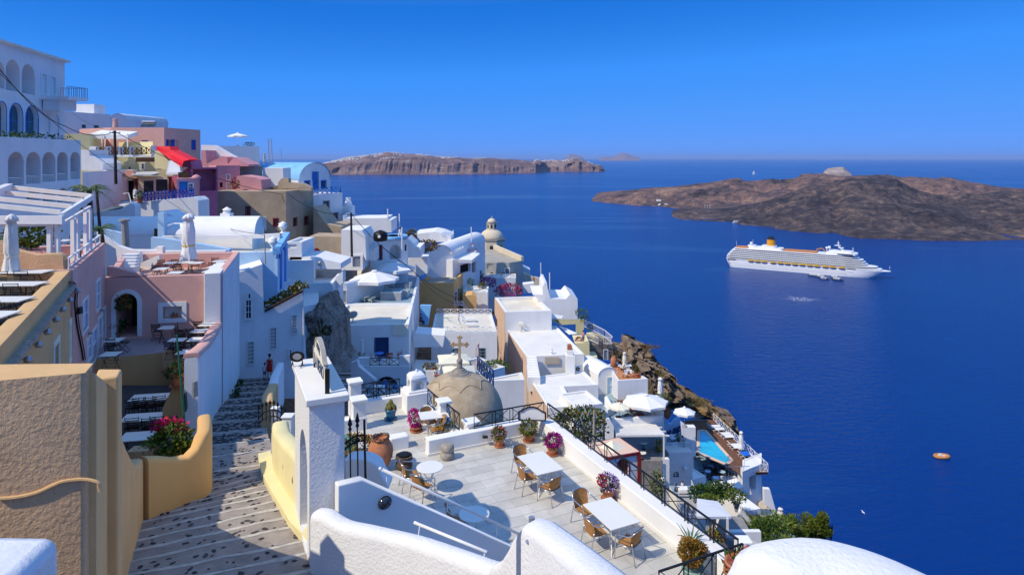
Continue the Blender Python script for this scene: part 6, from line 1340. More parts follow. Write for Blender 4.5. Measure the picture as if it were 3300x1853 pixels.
BBp=[on(p,CAMZ-7.05) for p in ((610,818),(890,812),(925,757),(640,752))]
bb=House('house','pale blue house with dark blue columns along its seaward side','house',[pt2(p) for p in BBp],CAMZ-7.05,9,PALEB,CREAMROOF,(.3,.35),[(1,'slit',gs('B',x0_,1215,x1_,1460)) for x0_,x1_ in ((1131,1142),(1151,1165),(1174,1189),(1199,1214))])
m=MB();m.beam(Vector((*bb.P[1],CAMZ-7.0)),Vector((*bb.P[2],CAMZ-7.0)),.5,.45);obj('cornice',m,SKYB,bb.t)
for k in range(5):q=Vector(bb.P[1]).lerp(Vector(bb.P[2]),(k+.1)/5.0)+Vector((.06,-.02));m=MB();m.box((q.x,q.y,CAMZ-11.4),(.22,.45,7.6));obj('column',m,PALEB if k%2==0 else MIDB,bb.t)
for k,(x,y,Y,lab) in enumerate(((1190,1022,60.3,'white stone urn on the far end of the blue cornice'),(1098,1185,49.6,'white stone urn on the near corner of the blue house'))):
    t=thing('urn',lab,'urn',P_('B',x,y,Y));m=MB();s=Y/55;m.lathe([(.26*s,0),(.22*s,.12),(.08,.25),(.34*s,.62),(.42*s,.72),(.3*s,.78),(.36*s,.95),(.2,1.02),(.01,1.15)],14,P_('B',x,y,Y));obj('vase',m,WHITE,t,smooth=True)
slab('blue_wall',gs('B',-40,1055,60,1062,200,1085,400,1115,690,1168,690,1200,-40,1200),(-60,46,0),(-20,46,0),.4,PALEB, None,'sloping sky blue wall behind the pink roof terrace','wall')
slab('blue_wall',gs('C',665,415,760,425,900,455,905,560,840,540,700,450),(-60,47,0),(-20,47,0),.4,PALEB, None,'small sky blue wall left of the grey chimney pipe','wall')
slab('terrace_wall',gs('B',-30,1180,0,1150,38,1143,62,1183,655,1180,660,1340,-30,1340),(-60,43.4,0),(-20,43.4,0),.35,WHITE, None,'white wall behind the chairs of the pink roof terrace','wall')
slab('zigzag_wall',gs('C',690,440,845,540,935,568,1120,570,1122,545,1165,547,1165,660,1070,715,945,690,845,690,830,560,700,480),(-60,42.3,0),(-20,42.3,0),.35,WHITE, None,'white zigzag stair wall above the pink courtyard','wall')
s_=thing('outdoor_steps','short white steps between the zigzag wall and the pink terrace','steps',P_('C',890,660,40))
for k in range(5):m=MB();c0,c1=P_('C',840+k*8,690-k*22,39+k*.3),P_('C',960+k*4,690-k*22,39.4+k*.3);m.solid([c0,c1,c1+V3(0,0,-.4),c0+V3(0,0,-.4)],(0,.6,0));obj('step',m,WHITE,s_)
slab('ramp_wall',gs('C',945,692,985,578,1000,582,1010,660,1140,604,1142,640,1070,712),(-60,41.5,0),(-20,41.5,0),.3,WHITE, None,'small white triangular stair cheek on the pink terrace','wall')
t=thing('flue_pipe','grey metal flue pipe standing above the blue wall','chimney',P_('C',898,550,44));m=MB();q0,q1=P_('C',905,560,44),P_('C',893,362,44);m.tube([q0,q1],.22,10);m.tube([q1,q1+V3(0,0,.12)],.34,10);obj('pipe',m,GREYP,t)
t=thing('iron_gate','small black iron grille gate between blue posts','gate',P_('B',20,1055,52));m=MB()
for k in range(6):m.beam(P_('B',-5+k*9,1052,52),P_('B',-5+k*9,975,52),.05,.05)
for y in (978,1012,1050):m.beam(P_('B',-8,y,52),P_('B',45,y,52),.06,.06)
obj('grille',m,IRON,t);m=MB();q=P_('B',62,1060,52);m.box(q+V3(0,.1,.9),(.5,.5,2.2));obj('gate_post',m,PALEB,t)

# ================================================================ OCHRE RESTAURANT AND PINK HOUSE
RA,RB=Vector((-11.64,14.9)),Vector((-16.85,25.0));RN=Vector((-.889,-.458))
ro=House('restaurant','ochre restaurant with dome lamps along its wall and tables on the roof','restaurant',[pt2(RA+(RA-RB)*.35),pt2(RB),pt2(RB+RN*9),pt2(RA+(RA-RB)*.35+RN*9)],CAMZ-4.27,9,OCHRE,mat('dark_deck',(.06,.05,.045),.85,var=.2),(.65,.42),[(0,'cream',gs('T2',918,775,975,1215)),(0,'cream',gs('T2',712,1075,772,1470))],bevel=.05)
m=MB();a_,b_=Vector((*(RA+(RA-RB)*.35),CAMZ-4.86)),Vector((*RB,CAMZ-4.86));nn=V3(.889,.458,0);m.beam(a_+nn*.1,b_+nn*.1,.22,.10);m.beam(a_+nn*.06+V3(0,0,-.12),b_+nn*.06+V3(0,0,-.12),.14,.12);obj('cornice',m,STONE,ro.t)
for k,(x,y) in enumerate(((955,365),(850,490),(745,620),(650,755),(530,920),(400,1090),(245,1290))):
    q=ro.face(0,g('T2',x,y));t=thing('wall_lamp','small grey dome lamp on the ochre wall, %s from the far corner'%ordn[k],'lamp',q,'dome lamps on the ochre wall');m=MB();m.tube([q,q+nn*.18+V3(0,0,.05)],.02,6);obj('bracket',m,GALV,t);m=MB();m.lathe([(.10,-.06),(.10,.0),(.085,.06),(.03,.10),(.001,.11)],14,q+nn*.2);obj('shade',m,GALV,t,smooth=True)
# things on the ochre roof
ZR=CAMZ-4.92;rt2=table('',1.7,.75,.74,IVORY,BLACKP,name='long_table',style='fold');SC_=curvy_chair();ordl=['farthest','second farthest','third','nearest']
for k,(x,y) in enumerate(((645,100),(552,262),(355,468),(155,668))):
    p=on(g('T2',x,y),ZR+.74);place(rt2,(p.x-.85,p.y,ZR),0.03,'long white table on the ochre roof terrace, %s from the viewer'%('farthest' if k==0 else ordl[k]),'white tables on the ochre roof')
    for j,dx in enumerate((-1.25,-.55)):place(SC_,(p.x+dx,p.y-.52,ZR),.08*(j-.5),'%s black slatted armchair before the %s white roof table'%('left' if j==0 else 'right',ordl[k]),'black armchairs on the ochre roof')
uc=umbrella_closed('tall cream closed parasol on the ochre roof terrace',2.85,.21,CANVAS);p=P_('T1',175,540,24.3);uc.location=(p.x,p.y,ZR)
slab('partition_wall',gs('T1',-60,940,0,972,60,1012,250,1090,400,1125,560,1160,750,1150,880,1140,945,1158,985,1205,1000,1446,-60,1500),(-25,25.45,0),(-10,25.45,0),.30,OCHRER, None,'ochre wall with a wavy top dividing the two roof terraces','wall',bevel=.03)
PA,PB=Vector((-16.95,25.3)),Vector((-20.8,33.5))
pn=House('house','pink house with pale blue doors and shutters beside the courtyard','house',[pt2(PA),pt2(PB),pt2(PB+RN*10),pt2(PA+RN*10)],CAMZ-4.32,9,PINK,PINK,(.6,.42),[(0,'paleframe',gs('T2',*q)) for q in ((1095,490,1162,880),(1278,235,1326,595),(1302,720,1350,1260),(1362,590,1418,1000),(1152,990,1212,1280),(1222,880,1286,1280))],bevel=.04)
m=MB();pth=[pn.face(0,g('T2',*q))+nn*.05 for q in ((905,250),(975,262),(985,400),(975,520),(990,700),(1010,850),(1040,1000),(1070,1150),(1090,1285))];m.tube(smooth_path(pth,3),.035,6);m.tube(smooth_path([p+V3(.05,.05,.02) for p in pth[2:]],3),.02,5);obj('cable_bundle',m,IRON, None,'bundle of black cables hanging down the corner of the pink house','cable')
m=MB();q=pn.face(0,g('T2',1022,625))+nn*.1;m.box(q,(.12,.2,.26));obj('loudspeaker',m,IRON, None,'small black loudspeaker on the pink wall by the cables','loudspeaker')
for k,(x,y) in enumerate(((1175,925),(1335,615))):m=MB();m.ball(pn.face(0,g('T2',x,y))+nn*.08,.1,10,6,sz=.7);obj('wall_lamp',m,GREYP, None,'round grey lamp on the pink wall, %s one'%('nearer' if k==0 else 'farther'),'lamp')
picket('white tube railing on the pink parapet by the pergola',[Vector((*PA.lerp(PB,k),CAMZ-4.32))+nn*-.2 for k in (.04,.35,.65,.98)],.42,1.1,WPAINT,.03)
pg=thing('pergola','white timber pergola frame over the roof tables beside the hotel','pergola',P_('T1',850,1140,27.3))
for k,(x0_,yt,yb,Y) in enumerate(((775,640,1230,26.0),(895,650,1230,26.1),(1140,610,1160,27.8),(1200,580,1150,28.2),(1335,500,990,30.0),(1392,450,965,30.4))):a_=P_('T1',x0_,yt,Y);m=MB();m.beam(V3(a_.x,a_.y,ZR),a_,.16,.16);obj('post',m,WPAINT,pg)
m=MB();m.beam(P_('T1',960,560,25.9),P_('T1',1425,268,30.6),.16,.24);obj('side_beam',m,WPAINT,pg);m=MB();m.beam(P_('T1',945,690,26),P_('T1',1400,420,30.5),.10,.10);obj('awning_roller',m,WPAINT,pg)
for a_,b_,Y in (((1425,250),(150,115),30.5),((1295,325),(-80,185),29.2),((1118,415),(-80,290),27.6),((950,505),(-80,400),26.2)):m=MB();m.beam(P_('T1',*a_,Y),P_('T1',*b_,Y),.13,.18);obj('rafter',m,CANVAS,pg)
m=MB();m.beam(P_('T1',985,622,25.8),P_('T1',-80,622,25.8),.16,.32);obj('front_beam',m,WPAINT,pg);m=MB();m.beam(P_('T1',790,695,25.85),P_('T1',-80,708,25.85),.12,.12);obj('awning_roller',m,CANVAS,pg);m=MB();m.beam(P_('T1',140,118,30.5),P_('T1',-80,205,28),.3,.35);obj('ridge_beam',m,WPAINT,pg)
BC=bistro_chair();bt=table('',.70,.70,.74,IVORY,BLACKP,name='folding_table',style='fold');GBC='black folding chairs on the pink terraces';GBT='small white folding tables on the pink terraces'
for k,(x,y,lab) in enumerate(((1005,935,'under the pergola between its two front posts'),(1285,930,'at the seaward edge under the pergola'),(505,945,'in front of the pergola bush'),(345,1048,'left under the pergola, by the closed parasol'))):
    p=on(g('T1',x,y),ZR+.74);place(bt,(p.x,p.y,ZR),.1*k,'white folding table '+lab,GBT);place(BC,(p.x-.1,p.y+.62,ZR),math.pi+.1,'black folding chair behind the table '+lab,GBC);place(BC,(p.x+.15,p.y-.62,ZR),.1,'black folding chair in front of the table '+lab,GBC)
t=thing('leafy_bush','bright green bush in a planter under the pergola','shrub',P_('T1',450,960,30.5));foliage('foliage',P_('T1',440,850,30.5),(1.35,.6,.75),900,.2,[LEAF,LEAFY,LEAF],t,seed=66);m=MB();q=P_('T1',450,960,30.5);m.box(V3(q.x,q.y,ZR+.3),(2.6,.6,.7));obj('trough',m,PINK,t)
def palm(label,c,h,r,n,seed):
    t=thing('palm_tree',label,'tree',c);rn=random.Random(seed);m=MB();top=Vector(c)+V3(0,0,h);m.tube([c,Vector(c)+Vector((.1,0,h*.5)),top],[.18,.15,.13],8);obj('trunk',m,POLEW,t)
    for k in range(n):
        m=MB();a=2*math.pi*k/n+rn.uniform(-.2,.2);el=rn.uniform(-.1,1.1);d=Vector((math.cos(a),math.sin(a),0));pts=[top+d*(r*q*math.cos(el*(1-q*.3)))+Vector((0,0,r*(q*math.sin(el)-.75*q*q))) for q in [j/9 for j in range(10)]];m.tube(pts,[.022*(1-j/12) for j in range(10)],4);s=V3(-d.y,d.x,0)
        for j in range(1,10):
            for sg in (-1,1):p=pts[j];L=r*.34*(1-abs(j/9-.4));m.add([p,p+s*sg*L*.4+d*L*.35+V3(0,0,-.02),p+s*sg*L+d*L*.55+Vector((0,0,-L*.35)),p+s*sg*L*.45+d*L*.2+V3(0,0,-.03)],[(0,1,2,3)])
        obj('frond',m,[PALM,LEAF,LEAFY][k%3],t)
    return t
palm('small palm with arching fronds right of the pergola',P_('C',640,620,38),3.9,1.35,15,3);palm('shorter palm with drooping fronds by the pink corner',P_('C',720,640,36.5),1.7,1.1,12,5)
# ---- pink courtyard house with arch
p2=House('house','pink house front with white arched doorway and a boxed window','house',[pt2(PB),(-15.3,34.6),(-17.9,43),(-25,42)],CAMZ-6.13,8,PINK,mat('pink_terrace_tiles',(.62,.36,.28),.85,var=.1,scale=2),(.92,.34),[(0,'archway',gs('C',832,880,985,1190),1.0),(0,'openwin',gs('T3',1085,178,1382,365))],bevel=.03)
slab('parapet_rise',gs('C',765,690,800,690,1040,748,1040,760,765,760),p2.P[0],p2.P[1],.34,PINK, None,'sloping pink parapet joining the two pink houses','wall',bevel=.03)
t=pot('terracotta trough with small plants in the boxed window',.16,.16,TERRA,p2.face(0,g('T3',1240,362))+V3(0,.12,-.02),name='window_box',cat='flower box',saucer=False)
foliage('foliage',p2.face(0,g('T3',1240,318))+V3(0,.12,0),(.25,.1,.1),60,.07,[LEAFD,FRED],t,seed=67)
CF=CAMZ-9.31;MAUVE=mat('mauve_floor',(.34,.27,.27),.85,var=.1,scale=1.5)
cy=House('courtyard','pink courtyard terrace with mauve floor held up by an ochre wall','courtyard',[pt2(on(g('T3',-60,1010),CF)),pt2(on(g('T3',1250,880),CF)),(-14.75,31.2),(-16.0,35.0),pt2(PB+Vector((-.1,.1)))],CF,4,OCHRE,MAUVE, None)
slab('ochre_pier',gs('T3',1080,890,1250,875,1255,1000,1418,990,1440,1500,1330,1500,1080,1100),(-25,29.9,0),(-10,31,0),.5,OCHRER, None,'rough ochre pier at the corner of the courtyard wall','wall')
def bch(k,x,y,z,rz,lab):p=on(g(k,x,y),z+.45);place(BC,(p.x,p.y,z),rz,lab,GBC)
def btb(k,x,y,z,lab,rz=.1):p=on(g(k,x,y),z+.74);place(bt,(p.x,p.y,z),rz,lab,GBT)
for x,y,lab in ((1150,505,'alone by the facade between two chairs'),(1770,455,'in the sunny far corner of the courtyard'),(1650,555,'by the tall single chair in the courtyard'),(1610,685,'in the middle row against the pink capped wall'),(1300,700,'in the courtyard middle row, left end'),(1440,880,'in the nearest row by the green pole'),(330,695,'beside the pale blue doors'),(270,915,'nearest in the courtyard by the left wall')):btb('T3',x,y,CF,'white folding table '+lab)
for x,y,rz,lab in ((1000,560,.1,'black folding chair in front of the lone facade table'),(1105,500,3.2,'black folding chair behind the lone facade table'),(1790,420,3.1,'black folding chair under the sunny facade in the far corner'),(1655,510,.1,'black folding chair in front of the far corner table'),(1520,480,1.6,'black folding chair seen edge-on below the boxed window'),(1375,570,-1.4,'black folding chair turned sideways in the courtyard middle'),(1370,640,.05,'black folding chair, left one of the courtyard middle row'),(1530,630,.05,'black folding chair, right one of the courtyard middle row'),(1315,745,3.1,'black folding chair behind the green pole'),(1490,740,3.1,'black folding chair right of the green pole'),(1215,835,.05,'black folding chair, left one of the front row'),(1390,830,.05,'black folding chair, right one of the front row'),(1350,960,.05,'black folding chair nearest the ochre pier'),(310,790,.1,'black folding chair by the pale blue doors'),(480,740,-1.3,'black folding chair turned to the left wall table'),(290,890,.1,'black folding chair in front of the doors, nearer one')):bch('T3',x,y,CF,rz,lab)
t=pot('bushy green pot plant left of the white arch',.22,.3,TERRA,on(g('T3',370,670),CF),name='potted_plant',cat='potted plant');foliage('foliage',on(g('T3',370,670),CF)+V3(0,0,.6),(.4,.4,.42),260,.16,[LEAFD,LEAF],t,seed=68)
foliage('hanging_plant',p2.face(0,g('T3',480,90))+V3(0,-.05,-.1),(.5,.25,.45),260,.14,[LEAFD,LEAFO], None,seed=69,label='hanging leafy plant at the top of the white arch',cat='hanging plant',base=tuple(p2.face(0,g('T3',480,30))))
UT=CAMZ-7.05
for x,y,lab in ((150,1290,'behind the left chairs of the pink roof terrace'),(290,1285,'left of the closed parasol on the pink roof'),(385,1290,'right of the closed parasol on the pink roof'),(600,1275,'in the right corner of the pink roof terrace'),(60,1345,'at the left edge of the pink roof'),(550,1330,'near the right parapet of the pink roof'),(190,1382,'nearest left on the pink roof'),(515,1370,'nearest right on the pink roof')):btb('B',x,y,UT,'white folding table '+lab)
for x,y,rz,lab in ((145,1272,3.1,'far left black folding chair on the pink roof terrace'),(252,1268,3.1,'black folding chair just left of the closed parasol top row'),(425,1270,3.1,'black folding chair right of the parasol, top row'),(615,1262,3.1,'far right black folding chair on the pink roof'),(72,1318,.1,'black folding chair, second row left on the pink roof'),(200,1315,.1,'black folding chair, second row middle on the pink roof'),(222,1352,.1,'black folding chair closest to the parasol base, left side'),(375,1318,.2,'black folding chair right beside the parasol base'),(570,1300,.1,'black folding chair, second row right on the pink roof'),(545,1345,.1,'black folding chair nearest the right parapet of the pink roof'),(20,1375,.1,'black folding chair nearest left on the pink roof')):bch('B',x,y,UT,rz,lab)
uc=umbrella_closed('tall grey-white closed parasol with a yellow strap on the pink roof',3.6,.35,CANVASW,tie=mat('yellow_strap',(.7,.5,.1),.8));p=on(g('B',312,1372),UT);uc.location=(p.x,p.y,UT)
# ---- white house along the lane
L0,L1,L2=Vector((-11.7,24.3)),Vector((-15.56,35.15)),Vector((-19.55,46.4));L3=Vector((-15.2,48.45))
sts=[]
for k in range(7):
    f=k/6;p=L0.lerp(L1,f);d=[7.22,7.55,7.9,8.15,8.35,8.52,8.66][k];sts.append((p.x-.2,p.y,CAMZ-16,CAMZ-d-.12))
run_wall('lane_wall',sts,.46,WHITE2, None,'tall white wall with pink coping on the left of the lane','wall');run_wall('wall_coping',[(x,y,zt2-.06,zt2+.12) for x,y,_,zt2 in sts],.56,PINK, None,'pink rounded coping along the top of the lane wall','coping')
w1=slab('house',gs('D',470,398,476,388,545,303,556,306,578,400,582,1260,470,1400),L1,L2,-.8,WHITE2, None,'white house wall facing the lane, with a narrow window','house',bevel=.03)
stick(w1,L1,L2,'slit',gs('D',521,545,536,695))
w2=slab('house',gs('D',548,410,770,335,779,676,1062,530,1086,1060,1086,1300,575,1300),L2,L3,5.5,WHITE2, None,'tall white house at the foot of the lane, behind the woman in red','house',bevel=.03)
for q,s in (((668,545,682,580),'opal'),((652,592,686,722),'white'),((668,890,704,1050),'grid'),((832,792,864,940),'grid'),((984,702,1012,832),'grid'),((964,945,974,995),'opal')):stick(w2,L2,L3,s,gs('D',*q))
m=MB();m.tube([onplane(g('D',1058,590),L2,L3)[2]+V3(.05,-.12,0),onplane(g('D',1066,1040),L2,L3)[2]+V3(.05,-.12,0)],.05,6);obj('drainpipe',m,WPAINT,w2)
slab('parapet',gs('D',556,408,712,238,718,240,718,332,770,337,600,405),(-40,49,0),(0,50.5,0),.4,WHITE, None,'white stepped parapet in front of the pale blue house','wall')
t=thing('roof_garden','row of creeping plants along the sloping roof edge of the white house','shrub',onplane(g('D',900,610),L2,L3)[2])
for x,y,s in ((800,640,.5),(840,618,.5),(880,590,.5),(915,565,.6),(955,545,.55),(990,520,.6),(1025,500,.6)):foliage('foliage',onplane(g('D',x,y),L2,L3)[2]+V3(0,.6,.0),(.6,.4,.35*s),90,.22,[LEAFY,LEAFO,LEAFD],t,seed=x)
slab('edge_beam',gs('D',785,668,1060,522,1062,536,786,684),L2+Vector((.1,-.25)),L3+Vector((.1,-.25)),.2,WOODD, None,'dark timber edge along the sloping roof of the white house','beam')
slab('house',gs('D',780,515,940,510,945,560,785,660),(-40,52,0),(0,53,0),3,WHITE, None,'low white terrace wall below the pale blue house','wall')
# well with restaurant tables behind the ochre wall; green pole; framed menus
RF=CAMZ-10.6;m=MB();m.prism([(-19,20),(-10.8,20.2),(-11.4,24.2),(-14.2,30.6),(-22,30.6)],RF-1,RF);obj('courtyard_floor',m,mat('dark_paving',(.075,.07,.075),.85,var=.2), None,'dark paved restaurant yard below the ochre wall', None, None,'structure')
lt=table('',1.45,.8,.74,IVORY,BLACKP,name='long_table',style='fold')
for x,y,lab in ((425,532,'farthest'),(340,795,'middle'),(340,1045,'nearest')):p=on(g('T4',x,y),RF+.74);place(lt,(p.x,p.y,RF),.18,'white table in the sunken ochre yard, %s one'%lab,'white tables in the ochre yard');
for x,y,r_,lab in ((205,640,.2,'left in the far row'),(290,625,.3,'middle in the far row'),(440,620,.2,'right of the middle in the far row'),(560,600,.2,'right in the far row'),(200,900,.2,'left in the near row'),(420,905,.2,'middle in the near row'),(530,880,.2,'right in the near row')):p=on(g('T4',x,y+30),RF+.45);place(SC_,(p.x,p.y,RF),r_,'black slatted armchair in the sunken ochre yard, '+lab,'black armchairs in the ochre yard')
slab('ochre_wall',gs('T4',588,690,735,385,900,362,950,1100,745,1100,590,1000),(-20,25.6,0),(-8,24.6,0),.45,OCHRE, None,'stepped ochre wall end between the sunken yard and the lane','wall',bevel=.03)
p=P_('T4',790,395,25.0);t=pot('terracotta pot with a leafy plant on the ochre wall end',.24,.42,TERRA,p,name='potted_plant',cat='potted plant');foliage('foliage',p+V3(0,0,.62),(.42,.4,.28),260,.14,[LEAFD,LEAFB],t,seed=70)
foliage('green_bush',P_('T4',690,920,23.5),(.42,.4,.3),260,.12,[LEAF,LEAFY], None,seed=71,label='small green bush in front of the ochre wall end',cat='shrub',base=tuple(P_('T4',690,1000,23.5)))
post_pole('slim green painted pole rising from the ochre planter',at((600,1415),21.5),at((569,1078),21.5),.035,GREENP,'pole')
m=MB();m.solid([P_('T4',*q) for q in ((875,500,23.8),(912,450,24.6),(925,640,24.6),(885,735,23.8))],(.05,.03,0));obj('menu_board',m,GREENB, None,'dark green menu board on the ochre wall by the lane','board')
def lane_pt(k,x,y): return onplane(g(k,x,y),L0+Vector((.04,.01)),L1+Vector((.04,.01)))[2]
t=thing('hanging_sign','black framed hanging sign on the white lane wall','sign',lane_pt('T4',985,290));q=P_('T4',1025,215,25.5);m=MB();c_=[P_('T4',*p,25.5) for p in ((985,138),(1062,132),(1070,290),(988,293))]
for a_,b_ in zip(c_,c_[1:]+c_[:1]):m.beam(a_,b_,.05,.04)
m.beam(c_[0],c_[0]+V3(-.35,0,0),.03,.03);m.beam(c_[3]+V3(0,0,.2),c_[3]+V3(-.3,0,.2),.03,.03);obj('frame',m,IRON,t);m=MB();m.solid(c_,(0,.02,0));obj('board',m,mat('mottled_sign',(.38,.36,.26),.7,var=.5,scale=5),t)
m=MB();m.solid([lane_pt('T4',*p) for p in ((990,340),(1040,318),(1045,520),(985,550))],(.05,.02,0));obj('wall_plaque',m,STONE, None,'pale wavy plaque on the white lane wall below the sign','plaque')
m=MB();c_=[st_on(g('T4',*p)) for p in ((990,980),(1010,870),(1112,862),(1078,972))];m.solid([p+V3(0,0,.25) for p in c_],(0,0,.08));obj('grey_hatch',m,GREYP, None,'grey hatch cover on the white plinth beside the lane','hatch')
sts=[(-12.2-.1,24.6,CAMZ-14,CAMZ-10.0),(-13.2,27.5,CAMZ-14,CAMZ-10.75)];run_wall('plinth',sts,1.1,WHITE2, None,'white plinth at the foot of the lane wall','wall')
for k,(x,y,n) in enumerate(((590,1145,60),(570,1195,60),(545,1240,60),(520,1275,70))):
    q=st_on(g('D',x+20,y+12));foliage('weed_tuft',q+V3(0,0,.12),(.4,.25,.2),n,.22,[LEAFD,LEAF], None,seed=80+k,label='tuft of weeds at the foot of the white lane wall, %s from the bottom'%ordn[3-k],cat='weed',base=tuple(q))

# ================================================================ VILLAGE, MIDDLE
WN='white flat-roofed house '
# --- below the beige block
houseb('house','small white cube house with a vent window right of the blue columns',g('B',1218,1100),62,g('B',1365,1090),62,4,8,WHITE2,WROOF,(.25,.25),[(0,'niche',gs('B',1238,1122,1318,1155))])
house4('house',WN+'with a satellite dish, right of the blue columns',gs('B',1225,1275,1478,1270,1500,1235,1240,1235),60,6,WHITE,WROOF,(.2,.2))
house4('house','long white house with a broad roof and rough parapet, middle left',gs('D',945,480,1275,470,1348,385,950,382),57,8,ROUGHW,WROOF,(.5,.3))
slab('white_ramp',gs('D',945,286,1142,286,1330,330,1330,372,945,372),(-60,62,0),(0,62,0),4,WHITE, None,'long low white wall and roof behind the rough parapet house','wall')
dish('round grey satellite dish on the low white roof, right of the blue columns',P_('B',1545,1350,60),.28,.5)
house4('house','square white block standing on the dark rock',gs('D',1062,640,1170,620,1175,490,1068,490),52,3,WHITE2,WROOF, None)
RKM=rock_mat('dark_cave_rock',[(.36,(.05,.04,.035)),(.47,(.20,.16,.13)),(.57,(.33,.28,.23)),(.68,(.46,.40,.33))],.55, None,1.0,1.6,.5)
def crag(name,label,k,pts,Y,dy,mt,seed,amp=.5,cat='rock',nu=26,nv=18,kind=None,back=None):
    """craggy rock whose outline is traced on the vertical plane at Y; it bulges towards the viewer and goes back dy"""
    P=[at(g(k,*q),Y) for q in pts];xs=[p.x for p in P];x0,x1=min(xs),max(xs);rows=[]
    def span(x):
        z=[]
        for i in range(len(P)):
            a,b=P[i],P[(i+1)%len(P)]
            if (a.x-x)*(b.x-x)<=0 and abs(a.x-b.x)>1e-6:z.append(a.z+(b.z-a.z)*(x-a.x)/(b.x-a.x))
        return (min(z),max(z)) if z else (P[0].z,P[0].z)
    for j in range(nv+1):
        row=[]
        for i in range(nu+1):
            x=x0+(x1-x0)*min(.9999,max(.0001,i/nu));lo,hi=span(x);t=j/nv;z=lo+(hi-lo)*min(1,t*1.35);y=Y+(dy*max(0,(t-.74)/.26))-(1-abs(2*min(1,t*1.35)-1))*amp*1.5
            n=noise.fractal(Vector((x*.9+seed,y*.9,z*.9)),.9,2.1,5);e=min(1,6*min(i,nu-i)/nu);y-=n*amp*1.6;z+=n*amp*.35*e;row.append((x+n*amp*.25*e,y,z))
        rows.append(row)
    m=MB();m.sheet(rows);o=obj(name,m,mt, None,label,cat, None,kind,smooth=False); return o
crag('cave_rock','dark rock face with caves between the white houses','D',((1068,1045),(1072,655),(1120,640),(1170,625),(1185,690),(1225,760),(1265,800),(1245,930),(1270,1060),(1320,1120),(1260,1200),(1075,1200)),52.5,6,RKM,3,.7,'rock')
foliage('dark_scrub',P_('D',1225,815,51),(.45,.3,.4),200,.18,[LEAFD,LEAFB], None,seed=91,label='dark scrub growing out of the rock face',cat='shrub',base=tuple(P_('D',1225,850,51)))
foliage('dark_scrub',P_('D',1140,840,51.3),(.25,.2,.25),90,.14,[LEAFD,LEAFB], None,seed=92,label='smaller dark scrub left on the rock face',cat='shrub',base=tuple(P_('D',1140,860,51.3)))
slab('buttress',gs('D',1165,590,1200,600,1250,650,1305,780,1290,780,1230,700,1170,640),(-30,56,0),(10,56,0),.6,WHITE, None,'curved white buttress sweeping down beside the rock face','wall')
slab('house',gs('D',1180,560,1200,520,1345,385,1345,470,1215,600),(-30,59,0),(10,59,0),1.0,WHITE, None,'white sloping parapet leading up to the rough roof','wall')
# --- white house with dish, door and balcony
dA=CAMZ-16.8;dp_=[on(g('I',*q),dA) for q in ((175,292),(918,272),(955,86),(330,86))]
dh=House('house','white house with a dark blue door and a satellite dish on its cream roof','house',[pt2(p) for p in dp_],dA,14,WHITE,CREAMROOF,(.28,.35),[(0,'bluedoor',gs('I',604,404,724,585)),(1,'slit',gs('I',934,480,940,560))])
slab('sign_board',gs('I',766,277,914,274,914,374,766,376),dp_[0]+V3(0,-.05,0),dp_[1]+V3(0,-.05,0),-.08,CANVASY, None,'blank cream sign panel on the white house above the blue door','sign')
dish('white satellite dish casting a shadow on the cream roof',on(g('I',398,265),dA-.28),.52,.5,.55)
lw=house4('balcony_block','white lower storey with an arched blue recess and a balcony on top',gs('I',440,668,925,668,930,596,448,596),61,9,WHITE,WROOF,(.02,.3),[(0,'archway',gs('I',606,760,822,930),1.0)],cat='house')
bz=lw.z1;fb_= lambda x,y:on(g('I',x,y),bz)
xrail('black crossed railing on the balcony of the blue door house',[fb_(556,660),fb_(826,660)],.72,3,IRON,parts=False,r=.035,flat=.06)
for x0_,x1_,h,lab in ((448,550,.75,'left'),(828,925,.95,'right')):m=MB();a_,b_=fb_(x0_,664),fb_(x1_,664);m.solid([a_,b_,b_+V3(0,0,h),a_+V3(0,0,h)],(0,.4,0));obj('parapet',m,WHITE,lw.t)
blt=table('small bright blue round table on the balcony',.9,.9,.72,MIDB,MIDB, True,style='post',name='round_table');blt.location=fb_(642,612)
dcm=mat('red_canvas',(.5,.09,.05),.8)
def director(label,c,rz,cloth,frame=WOODR,group='director chairs'):
    t=thing('director_chair',label,'chair',(0,0,0),group);m=MB();m.box((0,0,.45),(.5,.45,.03));obj('seat',m,cloth,t);m=MB();m.box((0,-.24,.78),(.54,.03,.2));obj('backrest',m,cloth,t);m=MB()
    for s in (-.27,.27):m.beam((s,.25,0),(s,-.2,.45),.03,.03);m.beam((s,-.25,0),(s,.2,.45),.03,.03);m.beam((s,-.24,.45),(s,-.24,.9),.03,.03);m.beam((s,-.24,.64),(s,.24,.64),.05,.03)
    obj('frame',m,frame,t); return place(t,c,rz)
for x,y,rz,lab,mt_ in ((830,600,1.7,'red director chair at the right end of the balcony',dcm),(735,622,.4,'red director chair right of the blue round table',dcm),(600,622,-.5,'white director chair left of the blue round table',CANVASW)):director(lab,fb_(x,y),rz,mt_)
umc=umbrella_closed('small white closed parasol by the blue door house',1.9,.13,CANVASW);umc.location=fb_(482,600)
foliage('basket_plant',fb_(478,598)+V3(0,0,.5),(.34,.3,.15),100,.12,[LEAFB], None,seed=93,label='brown dried basket plant on the balcony corner',cat='plant',base=tuple(fb_(478,598)))
